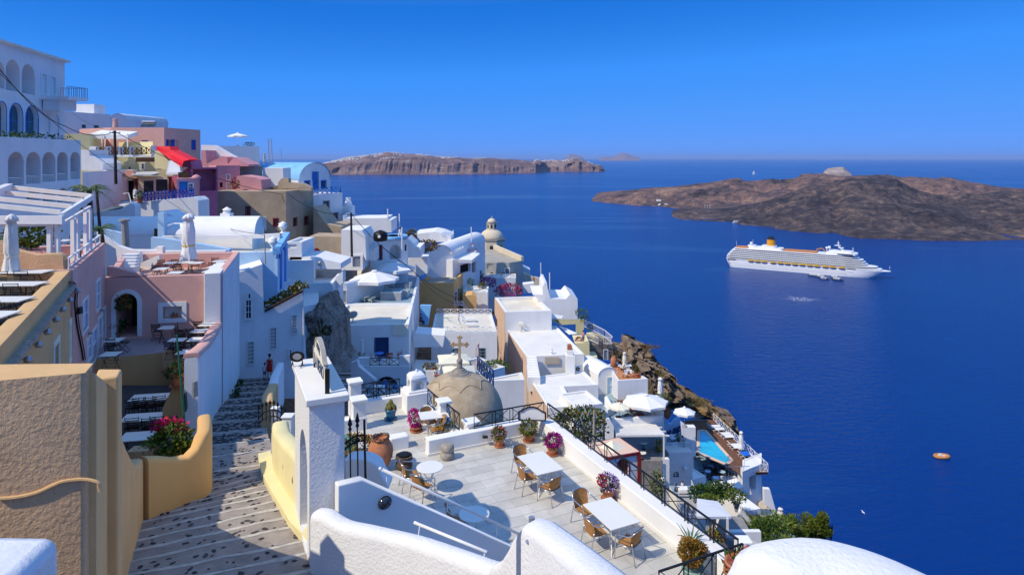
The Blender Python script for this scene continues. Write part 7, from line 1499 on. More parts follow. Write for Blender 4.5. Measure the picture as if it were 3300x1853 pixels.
# terrace under the arch with blue jars
AZ=zat(g('I',700,985)[1],57);m=MB();m.prism([pt2(P_('I',*q)) for q in ((420,985,57),(925,960,57),(925,960,62),(430,985,62))],AZ-6,AZ);obj('blue_terrace',m,TEALF, None,'grey blue terrace below the arched recess', None, None,'structure')
fa= lambda x,y:on(g('I',x,y),AZ)
for x,y,r_,h_,lab in ((696,925,.27,.82,'bright blue tall jar under the arch'),(790,930,.23,.45,'bright blue squat jar under the arch, right one')):amphora(lab,r_,h_,P_('I',x,y-50 if r_>.26 else y-50,60),'blue_jar',MIDB,.5)
m=MB();m.box(P_('I',642,905,59),(.9,.6,1.1));obj('white_block',m,WHITE, None,'white plastered block under the arch beside the blue jar','block')
xrail('black crossed railing in front of the blue jars',[P_('I',432,975,56.8),P_('I',838,972,56.8)],.95,4,IRON,parts=False,r=.05,flat=.09)
slab('white_wall',gs('I',375,640,435,610,450,668,610,800,570,800,570,985,380,985),(-20,60,0),(5,59.5,0),.6,WHITE2, None,'white stair wall sloping down left of the arched recess','wall')
ps=thing('painted_steps','stone steps with broad white painted joints in the shade','steps',P_('I',400,900,57));ps['kind']='structure'
for k in range(6):
    x0_,x1_,y=255+k*12,430+k*28,700+k*48;m=MB();c0,c1=P_('I',x0_,y,63-k*1.3),P_('I',x1_,y+4,63-k*1.3);c2,c3=P_('I',x1_+28,y+50,61.8-k*1.3),P_('I',x0_+8,y+46,61.8-k*1.3);c2.z=c3.z=c0.z;m.solid([c0,c1,c2,c3],(0,0,-.5));s_=obj('step',m,COBL,ps);e=MB();e.beam(c2+V3(0,.1,.02),c3+V3(0,.1,.02),.3,.04);obj('painted_edge',e,WPAINT,s_)
# --- terrace with two big parasols and a hot tub
TZ=CAMZ-17.6;ut=house4('house','white house with a grey roof terrace, two parasols and a hot tub',gs('G',330,1190,1200,1185,1270,870,560,880),77.0,9,WHITE,TEALF,(.12,.3))
TZ=ut.zr;tg= lambda x,y:on(g('G',x,y),TZ)
um=umbrella_open('',3.05,3.3,CANVASW,flat=.30,drop=.35);
for x,y,s,lab in ((748,1120,1.0,'big white octagonal parasol over the grey roof terrace, nearer one'),(955,985,1.02,'big white octagonal parasol over the grey roof terrace, farther one')):place(um,tg(x,y),.35,lab,'big white parasols on the roof terrace',s)
t=thing('hot_tub','grey hot tub filled with turquoise water on the roof terrace','hot tub',tg(955,1175));c=tg(955,1130);m=MB()
w_,d_,hh=2.5,2.2,.95;m.box(c+V3(0,0,hh/2),(w_,d_,hh));obj('tub',m,mat('grey_tub',(.42,.42,.42),.7),t);POOLW=mat('pool_water',(.03,.50,.72),.08,var=.15,scale=.6,spec=.5,bump=.25,bscale=3);m=MB();m.box(c+V3(0,0,hh),(w_*.86,d_*.84,.02));obj('water',m,POOLW,t);m=MB()
for s in (-1,1):m.box(c+Vector((s*w_*.48,0,hh+.02)),(.12,d_+.05,.08));m.box(c+Vector((0,s*d_*.48,hh+.022)),(w_,.12,.08))
obj('rim',m,IVORY,t)
vault('vaulted_hut','tiny white vaulted hut with a grey door on the roof terrace',g('G',322,1020),76.6,g('G',432,1025),76.8,.75,(3.2,5.5),2.6,WHITE,WHITE,[(0,'greydoor',gs('G',336,1038,416,1180))],cat='hut')
lg=lounger(mat('pale_green_frame',(.55,.6,.5),.6),mat('sage_canvas',(.52,.57,.47),.9))
for x,y,rz,lab in ((620,1165,.9,'pale green sun lounger by the white planter, left one'),(700,1170,.9,'pale green sun lounger by the white planter, right one')):place(lg,tg(x,y),rz,lab,'pale green loungers',.95)
t=pot('white planter with a thin olive tree left of the loungers',.35,.5,WHITE,tg(530,1165),name='potted_tree',cat='potted tree');b_=tg(530,1165);foliage('foliage',b_+V3(0,0,1.5),(.42,.4,.75),200,.16,[LEAFY,LEAFB],t,seed=94,hollow=.1);stemmy(t,b_+V3(0,0,.6),[b_+V3(.15,0,1.7),b_+V3(-.15,0,1.5),b_+V3(0,.1,2.0)],.03,POLEW)
wk=mat('wicker_ivory',(.66,.64,.58),.8,var=.15,scale=8)
def armchair(label,c,rz,w_=.9):
    t=thing('lounge_armchair',label,'armchair',(0,0,0),'wicker seats on the roof terrace');m=MB();m.box((0,0,.22),(w_,.8,.44));obj('seat',m,wk,t,bevel=.04);m=MB();m.box((0,-.36,.62),(w_,.16,.5));obj('backrest',m,wk,t,bevel=.04);m=MB()
    for s in (-1,1):m.box((s*(w_/2-.07),.02,.5),(.14,.72,.28))
    obj('armrests',m,wk,t); return place(t,c,rz)
for x,y,rz,w2_,lab in ((600,1060,-1.2,.9,'wicker armchair at the left rim of the roof terrace'),(820,1060,.2,1.9,'wicker sofa seen from behind between the parasol poles'),(890,985,3.0,2.1,'cream sofa under the farther parasol'),(1140,1010,1.4,.9,'wicker armchair at the right parapet of the roof terrace'),(1110,1110,1.4,.9,'wicker armchair right next to the hot tub')):armchair(lab,tg(x,y),rz,w2_)
# --- houses behind, up to the skyline
slab('house',gs('G',360,330,600,335,640,400,650,690,610,610,610,800,360,800),(-30,83,0),(0,84,0),6,WHITE, None,'white house with a small chair terrace behind the utility pole','house')
dr=thing('garden_door','white arched garden door frame below the utility pole','door',P_('G',535,760,82));m=MB();m.solid([P_('G',*q,82) for q in ((450,612),(612,608),(612,640),(582,630),(490,632),(490,760),(450,760))],(0,.4,0));obj('frame',m,WHITE,dr);m=MB();m.solid([P_('G',*q,82.2) for q in ((492,640),(582,636),(582,760),(492,760))],(0,.08,0));obj('panel',m,GALV,dr)
post_pole('dark wooden utility pole with wires in front of the white houses',P_('G',484,640,81),P_('G',475,130,81),.16,POLEW,arms=1)
post_pole('dark wooden utility pole in front of the yellow restaurant',P_('S6',836,935,70),P_('S6',818,105,70),.16,POLEW,arms=1)
post_pole('leaning dark pole with white bands beside the white arches',P_('C',720,455,48),P_('C',688,105,48),.11,POLEW)
post_pole('thin grey wire post with brackets behind the pink roof terrace',P_('B',1028,1305,48),P_('B',1018,1028,48),.05,GREYP)
TP1,TP2=P_('S6',818,118,70),P_('G',475,140,81);tpt=P_('B',1018,1030,48)
cable('thick black wire from the hotel to the pole by the yellow restaurant',[P_('A',-30,265,40),P_('A',505,740,55),TP1],.6,.035);cable('thin wire from the restaurant pole up past the pink house',[TP1,P_('A',530,610,80)],.5,.018)
cable('long wire from the restaurant pole to the pole by the white houses',[TP1,P_('B',1180,655,86),P_('B',1240,650,88),TP2],1.0,.035);cable('lower wire from the restaurant pole to the thin grey post',[P_('A',-30,305,42),P_('B',30,650,66),tpt],.8,.02);cable('wire dropping from the white house pole to the orange house',[TP2,P_('G',1090,715,80),P_('H',230,1110,94),P_('H',330,1250,92)],.5,.035);cable('second wire running beside it past the octagonal parasols',[TP2,P_('G',1180,785,82),P_('H',240,1190,90)],.6,.03)
slab('house',gs('G',380,150,400,195,720,195,890,190,890,215,945,215,945,360,730,360,700,440,640,420,520,270,380,235),(-30,100,0),(0,101,0),6,WHITE2, None,'white houses with a cream roof edge by the sea, behind the barrel','house')
hb=houseb('house','white house with an arched recess and brown door below the black barrel',g('G',700,470),88,g('G',1140,400),91,7,9,WHITE,WROOF,(.2,.3),[(0,'reddoor',gs('G',795,515,832,672)),(0,'loggia',gs('G',925,500,1055,670),1.0),(0,'plain',gs('G',1100,500,1122,575))])
slab('house',gs('G',1125,430,1200,500,1215,530,1285,530,1285,650,1125,660),(-30,92,0),(0,92.6,0),5,WHITE, None,'white house end with a curved shoulder beside the dry slope','house')
slab('house',gs('G',645,540,655,585,695,552,735,580,745,540,765,540,765,690,650,690),(-30,86,0),(0,86,0),2,WHITE2, None,'small white gate house with a pointed doorway','house')
q=P_('G',818,462,86);t=thing('water_tank','black round water tank with bands on the white roof','water tank',q);m=MB();m.lathe([(.5,0),(.85,.07),(.93,.38),(.93,.44),(.91,.48),(.93,.52),(.93,.85),(.83,1.15),(.42,1.36),(.2,1.38),(.2,1.46),(.01,1.47)],24,q);obj('drum',m,IRON,t,smooth=True);m=MB();m.lathe([(.001,0),(.2,0),(.2,.04)],14);m.v=[(q.x+v[0],q.y-.935+v[2],q.z+.74+v[1]) for v in m.v];obj('label',m,WPAINT,t)
t=thing('plunge_pool','turquoise round plunge pool on a white terrace by the sea','pool',P_('G',1000,400,92));q=P_('G',985,395,91);m=MB();m.lathe([(2.9,-.3),(2.9,.0),(1.9,.02),(1.9,-.1)],24,q, None,.6,.8);obj('surround',m,SKYB,t);m=MB();m.lathe([(1.9,-.05),(.01,-.05)],24,q, None,.6,.8);obj('water',m,POOLW,t)
DRY=rock_mat('dry_grass_slope',[(.3,(.10,.06,.03)),(.5,(.22,.135,.06)),(.7,(.34,.23,.11))],.8, None,1.0,3,.3)
foliage('dry_scrub',P_('G',1180,420,98),(.95,.8,1.25),700,.25,[LEAFB,LEAFB,LEAFY], None,seed=95,label='golden dry scrub on the slope behind the plunge pool',cat='scrub',kind='stuff',base=tuple(P_('G',1180,500,98)))
foliage('dry_scrub',P_('G',1360,520,99),(1.8,1.0,.95),900,.25,[LEAFB,LEAFB,LEAFO], None,seed=96,label='dry golden bushes left of the white vaulted house',cat='scrub',kind='stuff',base=tuple(P_('G',1360,580,99)))
slab('house',gs('G',1215,380,1450,352,1540,370,1640,410,1640,470,1300,470),(-30,110,0),(10,111,0),7,WHITE2, None,'low white terrace house with brown loungers by the sea','house')
picket('light blue railing of the low terrace house by the sea',[P_('G',1535,412,110),P_('G',1650,418,112)],.7,.4,SKYB,.03)
picket('light blue railing behind the white vaulted roof',[P_('G',1740,480,113),P_('H',415,475,114)],.6,.4,SKYB,.03)
wvh,_,_=vault('vaulted_house','white house with a big barrel vault in the middle of the village',g('G',1355,640),103,g('G',1660,655),105,1.75,(4.5,17),9,WHITE2,WHITE)
for k in range(6):m=MB();m.box(P_('H',195+k*27,600-k*14,104.5+k*.9),(.25,.25,.3));obj('scupper',m,WHITE,wvh)
hw=houseb('house','white annexe with a flat canopy porch right of the barrel vault',g('H',212,680),104,g('H',528,625),112,5,8,WHITE,WHITE, None,[(0,'dark',gs('H',300,725,420,826)),(0,'dark',gs('H',440,705,480,826))])
m=MB();m.solid([P_('H',*q) for q in ((278,712,103),(435,718,103.5),(532,640,111),(400,640,112))],(0,0,.5));obj('canopy',m,WHITE,hw.t)
for k,(x,y,s) in enumerate(((450,525,.5),(480,590,.6),(415,600,.7))):q=P_('H',x,y,112);t=pot('terracotta bowl of flowers on the white annexe roof, %s'%('highest','right one','nearest')[k],.2,.25,WHITE,q,name='potted_plant',cat='potted plant');foliage('blossom',q+V3(0,0,.4),(.4,.35,.22),90,.1,[LEAFO,FRED],t,seed=100+k)
# --- grey church with domed lantern
cD=P_('H',668,560,146);cD.z-=6
chd=thing('church','cream domed church with an octagonal drum, lantern and cross above the sea','church',cD);zc= lambda y:P_('H',668,y,146).z
def octa(nm,r0_,r1_,y0,y1,mt_,n=8):m=MB();m.lathe([(r0_,zc(y0)-cD.z),(r1_,zc(y1)-cD.z),(.01,zc(y1)-cD.z)],n,cD);m.v=[tuple(cD+Matrix.Rotation(.39,3,'Z')@(Vector(v)-cD)) for v in m.v]; return obj(nm,m,mt_,chd)
octa('drum',3.15,3.05,660,440,CHURCH);octa('cornice',3.2,3.2,445,428,STONE)
m=MB();r_,hz=2.68,zc(312)-zc(430);m.lathe([(r_*math.cos(a*math.pi/20),zc(430)-cD.z+hz*math.sin(a*math.pi/20)) for a in range(10)],26,cD);obj('dome',m,CHURCH,chd,smooth=True)
octa('lantern',1.22,1.18,330,245,CHURCH);octa('lantern_cornice',1.3,1.3,247,238,STONE);m=MB();hz=zc(194)-zc(240);m.lathe([(.98*math.cos(a*math.pi/16),zc(240)-cD.z+hz*math.sin(a*math.pi/16)) for a in range(9)],18,cD);obj('lantern_dome',m,CHURCH,chd,smooth=True)
m=MB();q=Vector((cD.x,cD.y,zc(194)));m.beam(q,q+V3(0,0,.5),.1,.1);m.beam(q+V3(-.18,0,.33),q+V3(.18,0,.33),.1,.1);obj('cross',m,CHURCH,chd)
for k in range(8):
    a=.0+k*math.pi/4;d=Vector((math.cos(a),math.sin(a),0));s=V3(-d.y,d.x,0)
    for rr,ya,yb_,w2_ in ((2.93,545,492,.36),(1.14,305,262,.2)):
        m=MB();c0=cD+d*rr;z0_,z1_=zc(ya)-cD.z,zc(yb_)-cD.z;m.solid([c0+s*x+V3(0,0,z) for x,z in [(-w2_,z0_)]+[(-w2_*math.cos(t_*.524),z1_-w2_+w2_*math.sin(t_*.524)) for t_ in range(7)]+[(w2_,z0_)]],d*.02);obj('window',m,GLASS,chd)
CZ=P_('H',600,710,124).z;cb=House('church_house','grey church house with a sloping terrace roof and a white balcony','house',[pt2(on(g('H',*q),CZ)) for q in ((535,712),(872,712),(1025,688),(700,560),(505,550))],CZ,10,mat('grey_church_wall',(.50,.46,.38),.92,var=.12,scale=.5,bump=.3,stain=.3),mat('church_roof',(.46,.42,.35),.95,var=.2,scale=.4,bump=.4),(.15,.3),[(0,'woodw',gs('H',828,782,872,858)),(0,'niche',gs('H',615,725,676,782))])
m=MB();A_,B_=Vector((*cb.P[2],CZ)),Vector((*cb.P[3],CZ));m.beam(A_+V3(0,0,.3),B_+V3(0,0,.6),.5,1.0);obj('parapet',m,CHURCH,cb.t)
bx_=houseb('terrace','white balcony terrace in front of the grey church house',g('H',600,895),119,g('H',950,900),119,5,6,WHITE2,WROOF, None)
xrail('white crossed railing of the church house balcony',[P_('H',605,893,119),P_('H',940,896,119)],.7,6,WPAINT,parts=False,r=.045,flat=.07)
for x,lab in ((665,'left'),(800,'middle'),(900,'right')):director('small brown chair on the church balcony, %s one'%lab,P_('H',x,880,121),.3,WOODR)
slab('lane_wall',gs('H',1030,830,1110,860,1260,905,1262,1060,1160,1060,1030,900),(0,127,0),(40,127,0),1,CHURCH, None,'cream wall of the path beside the church, above the sea','wall')
slab('house',gs('H',1030,760,1115,800,1115,855,1030,830),(0,131,0),(40,131,0),3,WHITE2, None,'small white shed behind the church, at the sea edge','house')
slab('house',gs('H',1030,965,1160,950,1165,1060,1030,1070),(0,121,0),(40,121,0),2,WHITE, None,'small white wall with a number plate by the church path','wall')
# bougainvillea terrace
foliage('bougainvillea',P_('H',620,940,112),(1.5,.8,1.0),700,.22,[FPUR,FPUR,FPINK,LEAFD], None,seed=97,label='deep purple bougainvillea below the church balcony, left part',cat='bougainvillea',base=tuple(P_('H',620,1000,112)))
foliage('bougainvillea',P_('H',860,1030,109),(2.6,1.0,1.15),1500,.22,[FPINK,FROSE,FPINK,LEAF], None,seed=98,label='bright pink bougainvillea mass below the church house, right part',cat='bougainvillea',base=tuple(P_('H',860,1090,109)))
foliage('green_tree',P_('H',515,860,114),(.8,.7,1.0),420,.22,[LEAFD,LEAF], None,seed=99,label='dark green tree left of the purple bougainvillea',cat='tree',base=tuple(P_('H',515,900,114)))
foliage('green_shrub',P_('H',420,940,104),(.6,.5,.7),260,.18,[LEAF,LEAFY,LEAFD], None,seed=103,label='green shrub on the white planter terrace by the orange house',cat='shrub',base=tuple(P_('H',420,1000,104)))
foliage('green_shrub',P_('H',555,980,103),(.65,.5,.55),260,.18,[LEAFY,LEAF,LEAFO], None,seed=104,label='yellowish shrub at the right end of the white planter terrace',cat='shrub',base=tuple(P_('H',555,1030,103)))
houseb('planter_terrace','white planter terrace between the orange house and the bougainvillea',g('H',335,1055),101,g('H',620,1035),101,5,9,WHITE2,WROOF,(.4,.3),cat='terrace')
# --- orange house, terrace houses, long white roofs
orh=house4('house','apricot orange cube house with a tiled roof terrace',gs('G',1250,942,1672,952,1778,832,1440,832),98,12,APRI,GROOF,(.35,.35),[(1,'white',gs('H',235,1050,258,1215)),(1,'white',gs('H',268,1010,290,1160))])
xrail('white crossed railing beside the orange house',[P_('H',232,1215,96),P_('H',360,1215,97)],.7,3,WPAINT,parts=False,r=.045,flat=.07)
slab('apricot_wall',gs('H',330,1100,440,1085,490,1110,490,1250,400,1250,330,1160),(-5,97,0),(15,98.5,0),3,APRI, None,'rounded apricot wall right of the white railing','wall')
rtz=house4('house','white house with a sunbathing roof between white crossed railings',gs('I',1128,352,1742,352,1690,178,1165,178),80,10,WHITE2,CREAMROOF,(.15,.3),[(0,'french',gs('I',1550,500,1626,645)),(0,'french',gs('I',1326,502,1378,546))])
fr_= lambda x,y:on(g('I',x,y),rtz.z1)
xrail('white crossed railing along the near edge of the sunbathing roof',[fr_(1150,350),fr_(1738,350)],0.7,9,WPAINT,parts=False,r=.045,flat=.07,group='white railings of the sunbathing roof');xrail('white crossed railing along the far edge of the sunbathing roof',[fr_(1180,181),fr_(1688,181)],0.7,8,WPAINT,parts=False,r=.045,flat=.07,group='white railings of the sunbathing roof')
wl_=lounger(WPAINT,CANVASW)
for x,y,lab in ((1460,245,'farther'),(1470,290,'nearer')):place(wl_,fr_(x,y),-1.45,'white sun lounger on the sunbathing roof, %s one'%lab,'white loungers on the sunbathing roof',1.05)
lgw=house4('house','white house with a peach side wall and a square sunken roof',gs('J',335,278,730,266,592,143,248,155),92,9,WHITE2,CREAMROOF,(.5,.45))
def side(h,e,mt_,d=.02):
    A,B=h.P[e],h.P[(e+1)%len(h.P)];n=h.nrm[e]*d;m=MB();m.poly([(*(A+n),h.z0),(*(B+n),h.z0),(*(B+n),h.z1-.01),(*(A+n),h.z1-.01)]);obj('side_wall',m,mt_,h.t)
side(lgw,3,PEACH)
lr=house4('house','long white house with a wide flat roof, chimney and air conditioner',gs('J',520,655,1005,632,770,395,345,420),80,9,WHITE,WROOF,(.12,.3));side(lr,3,PEACH)
dish('large white satellite dish on a tripod on the long white roof',on(g('J',478,448),lr.zr),.6,-.6,.6,WPAINT)
slab('sign_board',gs('J',672,658,794,655,794,714,672,718),Vector((*lr.P[0],0))+V3(0,-.08,0),Vector((*lr.P[1],0))+V3(0,-.08,0),-.1,mat('tan_board',(.55,.46,.36),.8), None,'blank tan sign panel on the front of the long white house','sign')
t=thing('chimney','white tapering chimney with a red brick top on the long white house','chimney',P_('J',890,795,78));q=P_('J',890,795,78);s_=78/F*.38047
m=MB();m.prism([(q.x-37*s_,q.y),(q.x+36*s_,q.y),(q.x+36*s_,q.y+1.6),(q.x-37*s_,q.y+1.6)],q.z-.2,q.z+145*s_);m.prism([(q.x-27*s_,q.y+.2),(q.x+25*s_,q.y+.2),(q.x+25*s_,q.y+1.4),(q.x-27*s_,q.y+1.4)],q.z+145*s_,q.z+185*s_);obj('stack',m,WHITE,t);m=MB()
for k in range(4):m.box(q+Vector((-.05-.0,.8,(190+k*11)*s_)),(.56-.12*(k%2),.7,.12))
obj('brick_top',m,TERRA,t);ac_unit('air conditioner unit with a dark fan on the long white house',P_('J',958,780,78.8),0,1.0)
cg=P_('J',728,640,81.5);t=thing('roof_vent','small white cowl vent on the edge of the long white roof','vent',cg);m=MB();m.lathe([(.16,0),(.13,.35),(.22,.45),(.1,.6),(.16,.75),(.01,.95)],12,cg);obj('cowl',m,WPAINT,t)
l2z=CAMZ-25.6;l2=House('house','lower white house roof stepping towards the railing corner','house',[pt2(on(g('J',*q),l2z)) for q in ((700,1088),(926,1072),(832,906),(1124,892),(1002,775),(536,830))],l2z,9,WHITE,WROOF,(.12,.28),[(2,'white',gs('J',968,955,996,996)),(2,'opal',gs('J',952,1036,1004,1086))]);side(l2,5,PEACH)
sw=thing('roof_stairs','white stairs climbing to the long white roof','stairs',P_('J',570,830,77))
for k in range(9):w0,y=510+k*.5,830-k*21;m=MB();c0,c1=P_('J',520-k*1.5+(8 if k<5 else 12),y,74.5+k*.55),P_('J',634-k*4,y,74.5+k*.55);m.solid([c0,c1,c1+V3(0,0,-1.6),c0+V3(0,0,-1.6)],(0,.9,0));obj('step',m,WHITE,sw)
houseb('house','white front porch wall with a domed oven and small windows',g('J',925,1082),66,g('J',1165,1080),67,4,8,WHITE,WROOF,(.2,.25),[(0,'dark',gs('J',1040,1150,1080,1175))])
q=P_('J',1078,1078,68);t=thing('domed_oven','small white domed oven on the porch wall','oven',q);m=MB();m.lathe([(.58,0),(.54,.2),(.36,.42),(.01,.54)],16,q);obj('dome',m,WHITE,t,smooth=True)
q=P_('J',1040,1040,68.5);m=MB();m.lathe([(.17,0),(.1,.25),(.01,.55)],8,q);obj('cone_finial',m,WHITE, None,'little white cone finial above the porch','finial')
slab('house',gs('J',570,130,655,130,655,65,672,25,690,30,697,80,720,165,850,168,885,128,950,168,950,345,725,345,600,150),(0,98,0),(30,99,0),7,WHITE2, None,'white house with a small bell-like chimney at the sea edge','house')
for k_,x,y0,y1,Y,lab in (('H',1242,890,712,125,'striped thin white pole at the church path end'),('H',1345,1110,828,108,'white flagpole with a fat foot above the sea'),('G',905,215,85,100,'tall white pole on the white house by the sea'),('G',1040,360,140,105,'leaning thin white mast behind the plunge pool'),('G',1070,640,300,87,'white pole in front of the arched recess'),('H',432,470,295,114,'aerial pole left of the church dome'),('G',1668,420,335,115,'thin white mast left of the barrel vault top')):
    m=MB();m.tube([P_(k_,x,y0,Y),P_(k_,x-3,y1,Y)],.09,6);obj('flagpole',m,WPAINT, None,lab,'pole')
# --- courtyard with cream parasols between the houses
cz_=CAMZ-22.4;m=MB();m.prism([pt2(on(g('I',*q),cz_)) for q in ((935,860),(1300,860),(1640,700),(1560,640),(980,600))],cz_-4,cz_);obj('white_courtyard',m,WROOF, None,'white paved courtyard under the cream parasols', None, None,'structure')
sq=umbrella_open('',1.75,2.5,CANVASY,square=True,flat=.26,drop=.2)
for x,y,Y,lab in ((1085,560,68,'back'),(1015,545,64,'front left'),(1110,650,59,'front right')):p=P_('T6',x,y,Y);place(sq,Vector((p.x,p.y,P_('T6',1000,{68:250,64:200,59:385}[Y],Y).z-2.5)),.15,'square cream parasol behind the dome cross, %s one'%lab,'cream parasols behind the dome')
houseb('planter','white planter box full of brown shrubs in the courtyard',g('T6',545,455),62,g('T6',800,440),62,2.2,3,WHITE2,GREYP,(.2,.15),cat='planter');foliage('brown_shrub',P_('T6',650,400,63),(.85,.5,.40),420,.14,[LEAFB,LEAFD,LEAFO], None,seed=105,label='brown shrubs growing in the white courtyard planter',cat='shrub',base=tuple(P_('T6',650,430,63)))
houseb('planter','white planter with lush green bushes below the french doors',g('T6',1425,500),60,g('T6',1820,470),62,4,5,WHITE2,GREYP,(.2,.2),cat='planter');foliage('green_bush',P_('T6',1660,400,63),(1.55,.8,.72),1100,.16,[LEAF,LEAFY,LEAF], None,seed=106,label='lush green bush in the planter right of the cream parasols',cat='shrub',base=tuple(P_('T6',1660,480,63)))
house4('house','white flat roof with a rounded corner right behind the dome',gs('J',205,860,500,850,478,785,160,850),55,9,WHITE2,CREAMROOF,(.1,.25))
uc=umbrella_closed('pinkish closed parasol beside the french doors',2.6,.13,mat('pink_canvas',(.7,.5,.48),.95));uc.location=P_('T6',1400,440,63)
xrail('dark blue railing running behind the church dome',[P_('T6',1390,440,50),P_('T6',1640,740,36)],1.0,6,DKBLUE,parts=False,r=.05,flat=.1)
slab('house',gs('I',975,490,1235,485,1250,380,975,360,960,420),(-20,72,0),(5,73,0),3,WHITE, None,'low white curved walls between the dish house and the sunbathing roof','wall')
slab('blue_bench_wall',gs('G',1280,1210,1405,1212,1370,1440,1290,1440),(-20,79,0),(10,79,0),.6,SKYB, None,'bright blue painted wall beside the seated woman in black','wall')
slab('house',gs('G',1060,680,1165,662,1290,645,1365,650,1365,835,1250,872,1060,835),(-20,99,0),(10,100,0),3,WHITE, None,'white terrace wall with a potted shrub below the barrel vault','wall')
side(p2,1,WHITE2)

# ================================================================ VILLAGE, RIGHT SIDE DOWN TO THE POOL
RUBBLE=rock_mat('dark_rubble_masonry',[(.3,(.05,.04,.04)),(.5,(.13,.105,.095)),(.62,(.3,.26,.22)),(.7,(.16,.12,.11))],2.4, None,1.0,5,.12)
OUTC=rock_mat('caldera_rock',[(.28,(.05,.036,.03)),(.45,(.15,.105,.075)),(.58,(.30,.225,.16)),(.75,(.46,.37,.27))],.75,(1,1,1.3),1.0,2.2,.5)
slab('terrace_wall',gs('T5',640,380,1115,385,1115,612,1000,612,990,455,740,470,640,410),(0,98,0),(30,99,0),.6,YELL, None,'yellow terrace wall and pier above the sea, right of the long roof','wall')
slab('terrace_wall',gs('T5',975,750,1200,745,1205,960,1325,960,1325,1010,1120,1010),(0,88,0),(30,88,0),4,YELL, None,'olive yellow lower wall below the flower terrace','wall')
m=MB();m.solid([P_('T5',*q) for q in ((885,620,92),(1020,605,92),(780,500,97),(728,490,97))],(0,0,.06));obj('sail_awning',m,CANVASW, None,'white sail awning over the yellow terrace','awning')
m=MB();m.solid([P_('T5',*q) for q in ((610,300,96),(800,330,97),(770,372,95),(615,360,95))],(0,0,.06));obj('sail_awning',m,CANVASW, None,'second white sail awning higher up beside the white wall','awning')
sw_=slab('stone_house',gs('T5',1205,790,1335,775,1345,730,1420,735,1420,780,1572,775,1578,1000,1205,1000),(0,90,0),(30,91,0),4,RUBBLE, None,'dark rubble stone house with a grey door under a white railing','house')
stick(sw_,(0,89.9),(30,90.9),'greydoor',gs('T5',1425,852,1482,1000))
picket('white railing of the yellow terrace running down to the sea',[P_('T5',1120,500,97),P_('T5',1250,560,95),P_('T5',1440,660,93),P_('T5',1560,765,90)],1.0,.25,WPAINT,.03)
picket('white railing above the rubble stone house',[P_('T5',1420,765,90),P_('T5',1560,765,90)],.9,.25,WPAINT,.03);picket('white railing of the small terrace with the glass table',[P_('T5',1180,690,92),P_('T5',1340,770,90)],.9,.25,WPAINT,.03)
slab('terrace_wall',gs('T5',1160,600,1260,590,1440,665,1420,720,1340,700,1160,640),(0,93.5,0),(30,94,0),.4,YELL, None,'sloping yellow wall behind the small glass-topped terrace','wall')
foliage('red_flowers',P_('T5',1035,700,89),(.62,.4,.5),320,.14,[FRED,FROSE,LEAFD], None,seed=111,label='red flower trough beside the woman in pink',cat='flowers',base=tuple(P_('T5',1035,740,89)))
for k,(x,y,s,lab) in enumerate(((1450,690,.45,'on the yellow terrace wall by the white railing'),(1200,610,.4,'on the white gate post of the yellow terrace'),(700,405,.3,'on the yellow wall top under the sail awning'),(1080,290,.9,'spilling down the cliff behind the white house'),(1130,370,.7,'lower down on the cliff beside the yellow pier'),(1220,500,.6,'dry one at the cliff edge'))):foliage('shrub',P_('T5',x,y,95),(s,s*.7,s),320,s*.2,[LEAF,LEAFY,LEAFB if k>4 else LEAF], None,seed=120+k,label='green shrub '+lab,cat='shrub',base=tuple(P_('T5',x,y+30,95)))
crag('rock_outcrop','jagged brown rock outcrop with dry grass on top, above the sea','S5',((640,640),(780,700),(880,690),(905,560),(950,548),(1100,610),(1250,690),(1370,800),(1400,900),(1450,1030),(1150,1180),(1100,1050),(900,1000),(700,850),(640,760)),92,5,OUTC,8,1.1,nu=44,nv=34)
crag('cliff','steep brown boulder cliff going down behind the parasols','S5',((1100,1000),(1250,940),(1450,1020),(1580,1090),(1700,1180),(1760,1340),(1800,1430),(1850,1560),(1560,1700),(1230,1560),(1230,1130)),87,5,OUTC,15,1.2,nu=50,nv=40)
crag('dry_slope','dry grassy cliff slope above the pool terrace','S4',((1300,620),(1400,380),(1560,470),(1750,570),(1890,650),(2024,740),(2130,800),(2250,900),(2330,1000),(2330,1120),(2100,900),(1800,860),(1500,800)),97,6,DRY,22,.9,nu=46,nv=30)
crag('cliff_rock','dark rock at the end of the pool railing','S2',((640,0),(760,60),(990,130),(1005,200),(1020,400),(960,420),(800,300),(700,180),(600,60)),98,4,OUTC,31,.7,nu=26,nv=22)
foliage('dry_grass',P_('S5',1130,610,92.5),(2.6,.8,.25),900,.16,[LEAFB,LEAFB,LEAFO], None,seed=130,label='dry golden grass on top of the rock outcrop',cat='grass',kind='stuff',base=tuple(P_('S5',1130,650,92)))
foliage('dry_grass',P_('S4',1650,540,97),(3.0,1.0,.4),900,.16,[LEAFB,LEAFB,LEAFY], None,seed=131,label='dry golden grass along the cliff edge above the pool',cat='grass',kind='stuff',base=tuple(P_('S4',1650,560,97)))
for k,(x,y,s) in enumerate(((1300,1240,.9),(1260,1330,1.0),(1460,1070,.6),(990,950,.7),(1390,1030,.5),(700,730,.9))):foliage('cliff_shrub',P_('S5',x,y,85.5),(s*.8,s*.5,s*.6),200,.14,[LEAFB,LEAFY,LEAFB], None,seed=140+k,label='yellowish shrub on the cliff, %s'%('left of the closed parasol','lowest one by the parasol','high by the sea edge','under the outcrop','at the foot of the outcrop','green strip left of the outcrop')[k],cat='shrub',base=tuple(P_('S5',x,y+40,85.5)))
